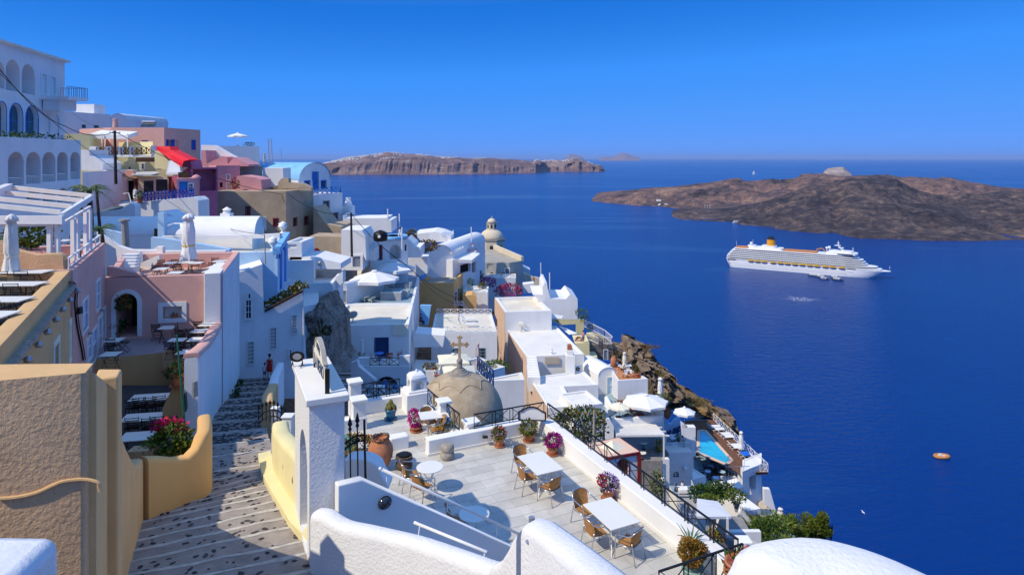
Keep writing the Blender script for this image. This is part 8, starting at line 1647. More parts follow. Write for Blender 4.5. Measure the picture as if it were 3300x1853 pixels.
# terracotta-floored terrace and the vaulted house with an open door
tzr=CAMZ-25.4;tt=House('terrace','white walled terrace with a terracotta floor, jars and a closed parasol','terrace',[pt2(on(g('S5',*q),tzr)) for q in ((728,1168),(1228,1137),(1092,1060),(705,862),(560,905))],tzr,9,WHITE2,TERRAF,(.3,.22));tf= lambda x,y:on(g('S5',x,y),tt.zr)
amphora('tall terracotta jar on the back wall of the terracotta terrace',.40,1.35,tf(660,945));t=pot('round terracotta pot with a dry plant on the terracotta terrace',.42,.6,TERRA,tf(1050,1120),name='potted_plant',cat='potted plant');foliage('foliage',tf(1050,1120)+V3(0,0,.8),(.35,.3,.25),120,.15,[LEAFB,LEAF],t,seed=150)
uc=umbrella_closed('cream closed parasol on the terracotta terrace',2.3,.22,CANVASY);uc.location=tf(840,1010)
for x,y,rz,lab in ((762,985,1.4,'left by the closed parasol'),(812,1010,1.0,'under the closed parasol'),(880,1060,.3,'in the middle by the white table'),(855,1120,.2,'nearest the front wall'),(975,1110,-1.2,'next to the round pot')):director('dark brown director chair on the terracotta terrace, '+lab,tf(x,y),rz,CANVASW,WOODD,'director chairs on the terracotta terrace')
tb1=table('small white table among the director chairs',.8,.8,.72,IVORY,WPAINT,style='post');tb1.location=tf(900,1010)
vault('vaulted_house','white vaulted house with an open glass door facing the blue terrace',g('S5',402,1085),77.6,g('S5',722,1072),78.4,.85,(-1.9,4.6),7,WHITE,WHITE,[(0,'paleframe',gs('S5',552,1116,658,1388))])
ac_unit('white air conditioner box beside the open glass door',P_('S5',745,1392,77.2),1.2,.9);t=pot('dark clay pot with a green plant in the terrace corner',.33,.6,TERRA,P_('S5',828,1350,77.5),name='potted_plant',cat='potted plant');foliage('foliage',P_('S5',828,1275,77.5),(.34,.3,.3),160,.14,[LEAFD,LEAF],t,seed=151)
# blue terrace with loungers and parasols
BZ=CAMZ-28;bp4= lambda x,y:on(g('S4',x,y),BZ);m=MB();m.prism([pt2(bp4(*q)) for q in ((-150,930),(1050,890),(1010,600),(560,420),(230,400),(-150,420))],BZ-6,BZ);obj('blue_terrace',m,TEALF, None,'blue grey painted terrace with brown loungers', None, None,'structure')
run_wall('terrace_wall',[(*pt2(bp4(*q)),BZ-.6,BZ+.55) for q in ((120,945),(600,915),(1060,890))],.4,WHITE, None,'low white wall in front of the brown loungers, above the slatted roof','wall')
run_wall('terrace_wall',[(*pt2(bp4(*q)),BZ-2,BZ+.9) for q in ((840,680),(900,790),(960,850),(1090,870))],.35,WHITE, None,'curved white wall holding the orange planter and the jar','wall');run_wall('terrace_wall',[(*pt2(bp4(*q)),BZ-4,BZ+.5) for q in ((415,330),(550,440))],.4,WHITE, None,'slanting white ledge under the terracotta terrace wall','wall')
run_wall('terrace_wall',[(*pt2(P_('S4',x,y,Y)),P_('S4',x,y,Y).z-3,P_('S4',x,y,Y).z) for x,y,Y in ((20,440,74),(90,560,73),(140,650,72),(20,690,71))],.4,WHITE, None,'white curling stair wall beside the blue terrace','wall')
lb_=lounger(WOODR,mat('dark_red_cushion',(.16,.05,.035),.8))
for x,y,lab in ((300,590,'farthest'),(380,660,'second'),(470,730,'third, middle one'),(560,830,'fourth'),(650,880,'nearest the front wall')):place(lb_,bp4(x,y),-1.2,'red brown teak lounger under the wooden pole, '+lab,'teak loungers',.95)
post_pole('long bare wooden pole slanting across the teak loungers',bp4(690,880)+V3(0,0,.9),P_('S4',248,448,76),.07,mat('bare_pole',(.45,.33,.24),.8,var=.15),'wooden_pole')
for r_,h_,cv,n_,fl,dr_,fr2,x,y,lab in ((2.45,2.5,CANVASW,8,.27,.25, False,755,850,'big white parasol over the teak loungers'),(1.15,1.9,CANVASY,10,.3,.22, True,268,905,'cream frilled parasol with a scalloped edge'),(1.15,2.0,CANVASW,8,.38,.2, False,1480,1010,'white parasol at the corner of the wooden pool deck')):t=umbrella_open(lab,r_,h_,cv,n_,dr_,flat=fl,frill=fr2);t.location=bp4(x,y)
for x,y,h_,r_,lab in ((1030,560,2.9,.28,'tall white closed parasol in front of the boulder cliff'),(960,780,2.1,.2,'striped white closed parasol by the orange planter')):t=umbrella_closed(lab,h_,r_,CANVASW);t.location=bp4(x,y)
m=MB();q=P_('S4',1060,770,72);m.box(q+V3(0,0,.75),(.62,.6,1.35));obj('orange_planter',m,TERRA, None,'square orange planter on the curved white wall','planter',bevel=.02);foliage('planter_bush',q+V3(.25,0,1.7),(.85,.6,.5),320,.18,[LEAFD,LEAFB,LEAF], None,seed=152,label='dark bush growing in the square orange planter',cat='shrub',base=tuple(q+V3(0,0,1.4)))
amphora('big brown clay jar on the curved white wall',.72*.62,1.02,P_('S4',1155,855,71),k=.6,mats=mat('brown_clay',(.28,.11,.05),.8,var=.2))
dk=director('dark armchair in the shade of the frilled parasol',bp4(380,905),.4,IRON,IRON, None);table('small dark table below the frilled parasol',.6,.6,.6,IRON,IRON,style='post').location=bp4(250,925)
# slatted pergola
PZ=CAMZ-28.2;pp4= lambda x,y:on(g('S4',x,y),PZ);pc=[pp4(*q) for q in ((150,945),(905,930),(1112,1165),(215,1172))]
pgl=thing('slatted_pergola','white slatted pergola roof shading tables below the teak loungers','pergola',pc[3]-V3(0,0,2.6));sm_=MB();L_=(pc[0]-pc[3]).length;sm_.box((0,0,0),(.075,L_,.05));sme=mesh('slat',sm_,WPAINT)
for k in range(44):a_,b_=pc[3].lerp(pc[2],k/43),pc[0].lerp(pc[1],k/43);d=(b_-a_);inst('slat',sme,pgl,Matrix.Translation((a_+b_)/2)@Matrix.Rotation(math.atan2(-d.x,d.y),4,'Z')@Matrix.Diagonal((1,d.length/L_,1,1)))
for k in range(4):f=.02+k*.32;a_,b_=pc[0].lerp(pc[3],f),pc[1].lerp(pc[2],f);m=MB();m.beam(a_-V3(0,0,.1),b_+(b_-a_).normalized()*.5-V3(0,0,.1),.1,.14);obj('beam',m,WPAINT,pgl)
for p in (pc[2]-V3(.1,0,0),pc[3]):m=MB();m.beam(p,p-V3(0,0,2.9),.14,.14);obj('post',m,WPAINT,pgl)
FZ=CAMZ-31;fz= lambda k,x,y:on(g(k,x,y),FZ);m=MB();m.prism([pt2(fz('S4',*q)) for q in ((150,1150),(1120,1130),(1090,1446),(1060,1640),(-100,1640))],FZ-6,FZ);obj('grey_terrace',m,mat('grey_stone_floor',(.30,.285,.27),.85,var=.2,scale=2), None,'grey paved terrace under the slatted pergola', None, None,'structure')
rg=table('',.85,.85,.72,IVORY,IRON, True,style='post',name='round_table')
for x,y,lab in ((575,1250,'left one under the slatted pergola'),(715,1370,'nearest one under the slatted pergola'),(950,1285,'right one under the slatted pergola'),(690,1560,'in the sun on the grey terrace')):place(rg,fz('S4',x,y+60),0,'round white table, '+lab,'round tables on the grey terrace')
t=thing('potted_shrub','yellow green potted shrub at the pergola post','potted plant',fz('S4',1010,1440));foliage('foliage',P_('S4',1010,1370,69),(.42,.4,.75),320,.16,[LEAFY,LEAF,FYEL],t,seed=153);pot('',.25,.35,TERRA,fz('S4',1010,1450),parent=t)
foliage('dark_plant',P_('S4',840,1240,71),(.55,.5,.5),240,.25,[LEAFD], None,seed=154,label='dark spiky plant in the shade of the slatted pergola',cat='plant',base=tuple(P_('S4',840,1300,71)))
slab('arched_wall',gs('S4',5,870,80,870,165,1000,165,1250,5,1250),(0,67,0),(30,67,0),.6,WHITE, None,'white wall end with a round hole left of the slatted pergola','wall',bevel=.03)
slab('white_wall',gs('S4',1065,880,1110,845,1150,870,1190,950,1240,970,1290,900,1380,830,1400,850,1425,1140,1140,1150,1065,1000),(0,71.5,0),(40,72.5,0),.5,PALEB, None,'pale wall with a scooped top and pierced stones, right of the pergola','wall',bevel=.03);m=MB();rn=random.Random(9)
for _ in range(70):
    x=rn.uniform(1150,1410);y=rn.uniform(1000+(1410-x)*.45,1140);m.box(P_('S4',x,y,71.6),(.09,.2,.16),rn.uniform(-.5,.5))
obj('pierced_holes',m,DKBLUE, None,'dark pierced openings scattered in the pale scooped wall', None, None,'stuff')
slab('white_wall',gs('S4',1418,930,1540,1020,1690,1020,1690,1560,1418,1560),(0,75,0),(40,76,0),.8,WHITE, None,'tall white wall behind the waiter, left of the pool','wall',bevel=.03)
WZ=CAMZ-33.4;wz= lambda x,y:on(g('S4',x,y),WZ);wd=House('terrace','white terrace block with blue striped loungers where the waiter stands','terrace',[pt2(wz(*q)) for q in ((1075,1446),(1610,1420),(1560,1180),(1125,1150))],WZ,10,WHITE,TEALF,(.02,.2));stl=mat('striped_towel',(.55,.62,.75),.9)
lw_=lounger(WPAINT,stl)
for x,y,lab in ((1230,1210,'farthest'),(1245,1270,'middle'),(1280,1380,'nearest')):place(lw_,wz(x,y),-1.1,'white lounger with a blue striped towel beside the waiter, '+lab,'striped loungers',.85)
m=MB()
for z in (.25,.5,.75):m.beam(wz(1085,1446)+V3(0,0,z),wz(1610,1424)+V3(0,0,z),.05,.12);m.beam(wz(1610,1424)+V3(0,0,z),wz(1545,1290)+V3(0,0,z),.05,.12)
for f in (0,.5,1):q=wz(1085,1446).lerp(wz(1610,1424),f);m.beam(q,q+V3(0,0,.85),.1,.1)
obj('plank_railing',m,WPAINT, None,'white plank railing in front of the waiter','railing');t=pot('terracotta pot with a big flowering plant beside the waiter',.32,.5,TERRA,wz(1400,1350),name='potted_plant',cat='potted plant');foliage('foliage',wz(1400,1350)+V3(0,0,.95),(.6,.5,.6),300,.2,[LEAFY,LEAFO,LEAF],t,seed=155)
# pool deck
DZ=CAMZ-38;dz= lambda x,y:on(g('S2',x,y),DZ);deck=thing('pool_deck','brown timber pool deck above the sea', None,dz(800,700));deck['kind']='structure';dq=[dz(*q) for q in ((100,160),(470,130),(570,130),(1590,1100),(1120,1110),(880,1000),(240,330))];m=MB();m.prism([pt2(p) for p in dq],DZ-.3,DZ-.05);obj('joists',m,WOODD,deck)
ax=(dz(1590,1100)-dz(570,130)).normalized();ay=V3(ax.y,-ax.x,0);Ld=(dz(1590,1100)-dz(570,130)).length;bm_=MB();bm_.box((0,0,0),(1,.155,.04));bme=mesh('board',bm_,WOOD);o0=dz(570,130)
for k in range(34):y=.1+k*.165;x1_=Ld*(1-.0*k)-max(0,(k-22))*.75;x0_=-max(0,0);inst('board',bme,deck,Matrix.Translation(o0+ax*((x0_+x1_)/2)+ay*y)@Matrix.Rotation(math.atan2(ax.y,ax.x),4,'Z')@Matrix.Diagonal((x1_-x0_,1,1,1)))
m=MB();m.prism([pt2(dz(*q)) for q in ((100,160),(470,132),(430,330),(240,335))],DZ-.1,DZ+.001);obj('end_boards',m,WOOD,deck)
pl_=thing('swimming_pool','narrow triangular turquoise swimming pool beside the timber deck','pool',dz(600,650));m=MB();m.prism([pt2(dz(*q)) for q in ((335,345),(410,345),(890,880),(810,945),(290,730))],DZ-.3,DZ+.03);obj('water',m,POOLW,pl_);m=MB()
for a_,b_ in (((300,335),(420,330)),((420,330),(920,890)),((920,890),(820,965)),((820,965),(280,740)),((280,740),(300,335))):m.beam(dz(*a_)+V3(0,0,.02),dz(*b_)+V3(0,0,.02),.38,.12)
obj('coping',m,PEACH,pl_);m=MB()
for s in (0,.35):p=dz(850+s*80,930);m.tube(smooth_path([p,p+V3(.05,.1,.6),p+V3(.1,.5,.7),p+V3(.1,.7,0)],4),.03,6)
obj('ladder',m,STEEL,pl_)
lp=lounger(WPAINT,CANVASW);rzd=math.atan2(-(-ay).x,(-ay).y)
for x,y,lab in ((560,290,'farthest'),(640,340,'second farthest'),(760,430,'third'),(820,480,'fourth'),(950,640,'fifth'),(985,680,'sixth, left of the closed parasol'),(1150,830,'second nearest'),(1280,960,'nearest')):place(lp,dz(x,y),rzd,'white sun lounger on the timber pool deck, '+lab,'white loungers on the pool deck',1.0)
m=MB();m.prism([pt2(dz(*q)) for q in ((1050,790),(1200,775),(1270,850),(1150,870))],DZ+.42,DZ+.47);obj('blue_towel',m,mat('bright_blue_towel',(.01,.14,.6),.9), None,'bright blue towel spread over a pool deck lounger','towel');m=MB();m.prism([pt2(dz(*q)) for q in ((1310,985),(1380,980),(1390,1010),(1320,1010))],DZ+.42,DZ+.46);obj('blue_towel',m,MATS['bright_blue_towel'], None,'small bright blue towel on the nearest pool lounger','towel')
t=umbrella_closed('white closed parasol standing among the pool loungers',2.8,.26,CANVASW);t.location=dz(1090,745)
xrail('white crossed railing along the sea edge of the pool deck',[dz(570,130),dz(1590,1100)],1.0,14,WPAINT,parts=False,r=.035,flat=.06);xrail('short white railing closing the near end of the pool deck',[dz(1590,1105),dz(1440,1105)],1.0,2,WPAINT,parts=False,r=.035,flat=.06);xrail('cream railing behind the pool deck by the dry slope',[dz(190,120),dz(420,80),dz(560,60)],.7,5,PEACH,parts=False,r=.035,flat=.06)
slab('white_wall',gs('S2',80,150,430,95,425,20,465,20,470,150,90,180),(0,96.5,0),(40,97,0),.3,WHITE, None,'low white wall with a post at the far end of the pool deck','wall')
gt=House('gate_house','white gate house with a raised name panel below the pool deck','gate house',[pt2(P_('S2',1115,1040,78)),pt2(P_('S2',1470,1030,80)),pt2(P_('S2',1470,1030,83)),pt2(P_('S2',1115,1040,81))],P_('S2',1290,1020,79).z,9,WHITE2,WHITE2,(.1,.2),[(0,'hole',gs('S2',1235,1165,1370,1446))]);p_=gt.face(0,g('S2',1300,1100))+V3(0,-.05,0);lettering('ATHINA',p_,Vector((*(gt.P[1]-gt.P[0]),0)),.36,GREYP if False else WHITE2,gt.t)
slab('white_wall',gs('S2',1105,1030,1150,1060,1290,1520,1230,1520,1100,1180),(0,78,0),(40,79,0),.4,WHITE, None,'white sloping wall left of the gate house','wall')
# blue cafe terrace, wall and vines
KZ=CAMZ-40;kz= lambda x,y:on(g('S2',x,y),KZ);cf=House('terrace','blue cafe terrace with round tables below the pool','terrace',[pt2(kz(*q)) for q in ((440,1330),(1125,1245),(720,960),(460,790),(250,720),(180,760),(180,1300))],KZ,9,WHITE,TEALF,(.02,.2))
run_wall('terrace_wall',[(*pt2(kz(*q)),KZ-3,KZ+.75) for q in ((280,745),(480,800),(640,905),(720,960),(900,1090),(1115,1235))],.32,WHITE, None,'white wall between the pool and the cafe terrace','wall');run_wall('terrace_wall',[(*pt2(kz(*q)),KZ-5,KZ+.55) for q in ((560,1265),(1120,1245))],.3,WHITE, None,'white front wall of the cafe terrace','wall')
rb=table('',.75,.75,.72,PALEB,IRON, True,style='post',name='round_table');rb2=director('',V3(0,0,-500),0,IRON,WOODD)
for k,(x,y,lab) in enumerate(((530,1050,'farther pair'),(470,1150,'left one'),(740,1160,'right one in the sun'),(620,1270,'nearest the vines'))):
    q=kz(x,y+40);place(rb,q,0,'round pale cafe table, '+lab,'cafe tables')
    for j,a in enumerate((0.4,2.6,4.6)):copy(rb2,q+Vector((.75*math.sin(a),-.75*math.cos(a),0)),a,'dark cafe chair %s the table called %s'%(('left in front of','right of','behind')[j],lab),'cafe chairs')
rb2.location=kz(270,850);rb2['label']='single dark cafe chair by the white wall at the left end';rb2['group']='cafe chairs'
t=pot('orange pot with a flowering plant on the wall by the pool',.3,.45,TERRA,kz(425,830)+V3(0,0,.3),name='potted_plant',cat='potted plant');foliage('foliage',kz(430,760)+V3(0,0,.3),(.4,.3,.4),150,.14,[LEAFB,FRED,LEAFD],t,seed=160)
# white blocks left of the cafe, with the dining couple
blk2=houseb('house','white house with rough plaster and a small blue window below the waiter',g('V',395,205),73.6,g('V',655,205),74,2,10,ROUGHW,WROOF, None,[(0,'white',gs('V',438,405,505,468),1.0)])
blk3=houseb('house','rough white house with a dark arched doorway under the grey terrace',g('V',55,285),67.3,g('V',400,290),67.6,.5,11,ROUGHW,WHITE, None,[(0,'dark',gs('V',62,432,215,700),1.0)])
for x,y,lab in ((580,375,'right'),(322,487,'left')):m=MB();q=P_('V',x,y,73.4 if x>500 else 67.1);m.prism([(q.x-.18,q.y-.18),(q.x+.18,q.y-.18),(q.x+.18,q.y+.4),(q.x-.18,q.y+.4)],q.z-.12,q.z+.1);obj('wall_lamp',m,WHITE, None,'small white box lamp on the rough white houses, %s one'%lab,'lamp')
houseb('house','plain white block between the rough house and the cafe terrace',g('V',650,500),74,g('V',800,500),75,6,7,WHITE,WHITE,(.1,.2))
VZ=CAMZ-33.3;vz= lambda x,y:on(g('V',x,y),VZ);db=House('terrace','small white balcony with a dining couple behind a plank railing','terrace',[pt2(vz(*q)) for q in ((480,700),(705,700),(640,560),(400,560))],VZ,8,WHITE,TEALF, None);m=MB()
for z in (.25,.55):m.beam(vz(480,698)+V3(0,0,z),vz(700,698)+V3(0,0,z),.04,.1);m.beam(vz(700,698)+V3(0,0,z),vz(640,565)+V3(0,0,z),.04,.1)
obj('plank_railing',m,WPAINT, None,'white plank railing of the small dining balcony','railing')
tc=thing('dining_table','dining table under a white cloth on the small balcony','table',vz(545,690));m=MB();q=vz(548,668);m.prism([(q.x-.5,q.y-.4),(q.x+.5,q.y-.4),(q.x+.5,q.y+.4),(q.x-.5,q.y+.4)],q.z+.12,q.z+.75);obj('cloth',m,CANVASW,tc,bevel=.03)
t=thing('vine','climbing green vine in a pot beside the dark arched doorway','plant',P_('V',260,730,61));foliage('foliage',P_('V',270,570,62),(.75,.35,1.5),420,.22,[LEAFY,LEAF,LEAFD],t,seed=161,hollow=.1)
rhz=P_('L',940,445,50).z;rh=House('house','small white house with oxblood trim and a dark arch below the terrace railing','house',[pt2(on(g('L',*q),rhz)) for q in ((940,447),(1202,402),(1032,285),(720,350))],rhz,9,WHITE,PEACH, None,[(0,'reddoor',gs('L',1022,470,1112,720),1.0)]);m=MB()
for i in range(4):m.beam(Vector((*rh.P[i],rhz-.12)),Vector((*rh.P[(i+1)%4],rhz-.12)),.22,.2);m.beam(Vector((*rh.P[i],rhz-4.5)),Vector((*rh.P[i],rhz-.2)),.3,.3)
obj('oxblood_trim',m,REDW,rh.t);c_=sum((Vector((*p,rhz)) for p in rh.P),Vector())/4;m=MB();m.lathe([(1.0,0),(.01,.55)],4,c_);obj('skylight',m,CANVASY,rh.t)
t=thing('olive_tree','bushy dark tree right behind the terrace railing','tree',P_('L',690,400,42));foliage('crown',P_('L',680,185,42),(2.0,1.4,1.15),1900,.2,[LEAFD,LEAFB,LEAFY],t,seed=162);stemmy(t,P_('L',690,460,42),[P_('L',600,200,42),P_('L',760,200,42),P_('L',690,150,42)],.09,POLEW)
post_pole('pale wooden post standing beyond the terrace railing',P_('L',818,430,40),P_('L',824,58,40),.09,mat('grey_post',(.4,.36,.3),.9,var=.15),'post')
# lower right: vines, white pergola roof, stairs, pines, near gate
wp=thing('white_awning','flat white canopy roof with pale curtains below the railing','canopy',P_('S3',520,870,50));m=MB();wq=[P_('S3',*q) for q in ((325,572,48),(725,572,48.5),(530,345,57),(215,300,57),(205,560,48))];m.solid(wq,(0,0,-.18));obj('roof',m,WHITE,wp)
m=MB();m.beam(P_('S3',668,590,48.2),P_('S3',668,830,48.2),.14,.14);obj('post',m,WPAINT,wp);m=MB();m.sheet([[P_('S3',335+k*14,595,48.3+.15*(k%2)) for k in range(13)],[P_('S3',340+k*12,880,48.3+.15*(k%2)) for k in range(13)]]);obj('curtain',m,CANVAS,wp);m=MB();m.prism([pt2(on(g('S3',*q),CAMZ-30.5)) for q in ((480,830),(1010,800),(880,570),(560,560))],CAMZ-36,CAMZ-30.5);obj('stone_floor',m,MATS['grey_stone_floor'], None,'stone paved yard beside the white canopy', None, None,'structure')
for k,(x,y,Y,rx,rz2,n,ml,lab) in enumerate(((290,220,62,2.2,1.1,900,[LEAFD,LEAF],'dark vine mass left below the cafe terrace'),(560,195,64,2.8,1.1,1300,[LEAFD,LEAF,LEAFD],'big dark vine below the cafe front wall'),(420,330,58,1.8,.8,420,[LEAFY,LEAF],'light green vine trailing over the white canopy'),(1080,730,58,2.4,1.7,900,[LEAF,LEAFY,LEAFB],'vine bush at the left of the lower arbour'),(1260,800,56,3.2,2.6,1700,[LEAF,LEAF,LEAFY],'big bright green vine covering the lower arbour'),(1420,700,58,2.6,1.2,700,[LEAFY,LEAF],'yellow green vine on the arbour hoops'),(1390,1060,50,1.6,.5,250,[LEAFY,LEAF],'thin vine along the bottom beam of the arbour'),(470,930,44,.8,1.2,260,[LEAFY,LEAFO],'yellow green shrub seen through the railing bars'))):foliage('vine',P_('S3',x,y,Y),(rx*.62,rx*.45,rz2*.62),int(n*1.4),.2,ml, None,seed=170+k,label=lab,cat='vine',hollow=.1,base=tuple(P_('S3',x,y+100,Y)))
t=thing('candelabra_tree','yellow green tree with bare branching trunk below the cafe wall','tree',P_('S3',800,500,62));foliage('crown',P_('S3',800,265,62),(1.2,.8,.55),600,.18,[LEAFY,LEAF],t,seed=180);stemmy(t,P_('S3',800,500,62),[P_('S3',x,280,62) for x in (720,770,820,870)],.12,STONE)
slab('white_wall',gs('S3',660,805,1168,800,1170,1010,660,905),(0,50,0),(30,51,0),.4,WHITE2, None,'long white yard wall below the stone paved yard','wall');slab('white_wall',gs('S3',870,470,1050,660,1050,700,1000,700,850,520),(0,57,0),(30,58,0),.4,WHITE, None,'white sloping wall beside the stone yard','wall')
houseb('house','white block with a shadow of an iron gate on its roof',g('S3',975,490),66,g('S3',1160,480),66.5,6,8,WHITE2,WHITE, None);slab('house',gs('S3',700,180,900,130,1000,250,1000,480,860,480,700,300),(0,72.5,0),(40,73.5,0),2,WHITE, None,'sunlit white wall behind the iron grille below the cafe','wall')
picket('white iron grille with an arched top below the cafe terrace',[P_('S3',640,190,71),P_('S3',990,180,71)],2.6,.3,GALV,.02)
bs=steps('outdoor_stairs','cream stone stairs going down along the cliff to the lower arbour',P_('S3',1170,630,72),P_('S3',1360,625,72.6),P_('S3',1110,270,82),P_('S3',1190,250,82.6),13,.5,mat('cream_step',(.62,.5,.36),.9,var=.1))
slab('stair_wall',gs('S3',1165,60,1240,160,1240,380,1190,330,1090,160,1080,60),(0,82,0),(60,83,0),.4,CHURCH, None,'cream wall right of the gate house above the stairs','wall');slab('stair_wall',gs('S3',1208,160,1300,165,1420,590,1420,660,1340,660,1330,480,1215,380),(0,76,0),(60,76.5,0),.5,WHITE, None,'tall white stair wall at the cliff edge','wall',bevel=.03)
t=umbrella_closed('grey closed parasol at the foot of the cliff stairs',2.0,.27,CANVAS);t.location=P_('S3',1455,690,66)-V3(0,0,.3)
m=MB()
for k in range(12):a0=P_('S3',1490+k*14,690+k*10,62);m.tube(smooth_path([a0,a0+V3(.9,-.6,.1),a0+V3(1.6,-1.0,-.9)],3),.05,5)
obj('arbour_hoops',m,WPAINT, None,'white hoops of the lower arbour by the pines','arbour');slab('lattice_wall',gs('S3',1520,870,1675,868,1672,1020,1600,930),(0,57,0),(40,57,0),.2,WHITE2, None,'white lattice wall end beside the pine trees','wall');slab('white_wall',gs('S3',1500,1000,1560,930,1690,1080,1680,1110,1500,1110),(0,50,0),(40,50,0),.3,WHITE, None,'low white wall with a potted plant by the pines','wall')
t=pot('terracotta pot with a spiky plant left of the pines',.32,.5,TERRA,P_('S3',1530,1020,50),name='potted_plant',cat='potted plant');foliage('foliage',P_('S3',1535,935,50),(.5,.4,.4),160,.25,[LEAF,LEAFY],t,seed=181)
PINE=leafmat('pine_needle',(.17,.21,.03))
for k,(x,y,Y,rx,rz2,lab) in enumerate(((1830,830,60,2.3,2.0,'bright green bushy pine tree at the lower right'),(2110,830,59,1.45,1.9,'smaller pine tree at the far right over the sea'))):
    c=P_('S3',x,y,Y);t=thing('pine_tree',lab,'tree',c-V3(0,0,6));stemmy(t,c-V3(0,0,6),[c+Vector((d,0,rz2*.4)) for d in (-rx*.5,0,rx*.5)],.16,POLEW)
    for j in range(9 if k==0 else 6):rr=random.Random(j+9*k);foliage('crown',c+Vector((rr.uniform(-.72,.72)*rx,rr.uniform(-.6,.6),rr.uniform(-.85,.8)*rz2)),(rx*.38,rx*.4,rz2*.32),900,.17,[PINE,LEAFY,PINE,LEAF],t,seed=190+j+20*k,up=1.6,hollow=.1)
aw=thing('striped_awning','tan and white striped awning behind the near white gate post','awning',P_('S3',1000,1240,30));Q=[P_('S3',*q) for q in ((700,1180,29),(1000,1250,27),(1370,1110,30),(1010,912,38))]
for k in range(22):a0,a1,b0_,b1_=Q[0].lerp(Q[3],k/22),Q[0].lerp(Q[3],(k+.96)/22),Q[1].lerp(Q[2],k/22),Q[1].lerp(Q[2],(k+.96)/22);m=MB();m.solid([a0,b0_,b1_,a1],(0,0,-.03));obj('strip',m,CANVASY if k%2 else mat('tan_stripe',(.56,.42,.3),.95),aw)
m=MB();q=P_('S3',905,1300,19);m.box((q.x,q.y,P_('S3',905,903,19).z-1),(.42,.4,2));obj('gate_post',m,WHITE, None,'tall white gate post beyond the near end of the terrace','post',bevel=.02);t=thing('glass_gate','metal framed glass gate next to the white gate post','gate',P_('S3',1100,1446,18));m=MB();gq=[P_('S3',*q) for q in ((965,1005,18.6),(1265,1165,17.0),(1240,1446,17),(975,1446,18.6))];m.solid(gq,(.02,.02,0));obj('pane',m,mat('green_glass',(.35,.42,.36),.15,spec=.6),t);m=MB();m.tube([gq[0],gq[1]],.05,8);m.tube([P_('S3',990,1060,18.4),P_('S3',990,1500,18.4)],.05,8);obj('frame',m,GALV,t)
t=pot('terracotta trough of lavender by the glass gate',.3,.3,TERRA,P_('S3',860,1446,14.2),name='potted_plant',cat='potted plant');foliage('foliage',P_('S3',880,1370,14.3),(.34,.3,.32),320,.16,[LEAFB,LEAF,FROSE],t,seed=199,up=1.5)

# ================================================================ PEOPLE
DRESS=mat('red_dress',(.55,.02,.015),.8,var=.1);SHIRT=mat('white_cotton',(.75,.75,.76),.9,var=.05);TROU=mat('dark_trousers',(.03,.03,.045),.9);BLU=mat('navy_cloth',(.02,.05,.14),.9);PNK=mat('pink_cloth',(.65,.28,.4),.9);LIL=mat('lilac_skirt',(.18,.12,.2),.9)
wr=st_on(g('D',820,1157));person('woman in a red dress walking down the lane, seen from behind',wr,math.pi+.1,dict(elr=(.25,.03,1.15),har=(.2,-.1,1.0),fir=(.17,-.15,.95),ell=(-.24,.03,1.14),hal=(-.25,-.02,.92),anr=(.08,.1,.10),tor=(.08,-.02,.03)),[('dress',DRESS,[([(0,.0,1.38),(0,0,1.12),(0,0,.95),(0,0,.55)],[.185,.155,.205,.225],.72)])],sc=.97)
wc=st_on(g('D',785,1160));person('small child in a white shirt holding on beside the woman in red',wc,math.pi,dict(hal=(-.26,-.12,1.15),fil=(-.26,-.18,1.2)),[('shirt',SHIRT,[([(0,0,1.45),(0,0,1.2),(0,0,.88)],[.16,.19,.2],.75)]),('shorts',LIL,[([(0,0,.98),(0,0,.6)],[.18,.2],.8)])],sc=.64)
SIT=dict(pelvis=(0,.1,.5),waist=(0,.1,.65),chest=(0,.07,.88),neck=(0,.05,1.04),head0=(0,.03,1.12),head=(0,.0,1.23),shl=(-.17,.07,.97),shr=(.17,.07,.97),ell=(-.22,.02,.72),elr=(.22,.02,.72),hal=(-.13,-.22,.72),har=(.13,-.22,.72),fil=(-.08,-.3,.72),fir=(.08,-.3,.72),hil=(-.1,.05,.48),hir=(.1,.05,.48),knl=(-.12,-.38,.5),knr=(.12,-.38,.5),anl=(-.12,-.36,.09),anr=(.12,-.36,.09),tol=(-.12,-.5,.03),tor=(.12,-.5,.03))
def sitter(label,loc,rz,top,bot,sc=1.0,**k): return person(label,loc,rz,SIT,[('top',top,[([(0,.05,1.0),(0,.09,.75),(0,.1,.5)],[.16,.175,.185],1)]),('trousers',bot,[([(-.1,.08,.5),(-.12,-.38,.5),(-.12,-.36,.15)],[.1,.085,.06],1),([(.1,.08,.5),(.12,-.38,.5),(.12,-.36,.15)],[.1,.085,.06],1)])],sc=sc,**k)
sitter('woman in black sitting by the bright blue wall',P_('G',1290,1440,78.4),.9,TROU,TROU);sitter('reader in a white shirt sitting by the courtyard planter',P_('T6',745,600,62),.9,SHIRT,WOODR,.9)
sitter('man in a navy shirt dining on the small balcony',vz(478,668),1.57,BLU,BLU,.85);sitter('woman with long brown hair and sunglasses dining on the small balcony',vz(545,632),0.1,SHIRT,SHIRT,.85,hairm=mat('brown_hair',(.09,.03,.015),.6),hair_long=True)
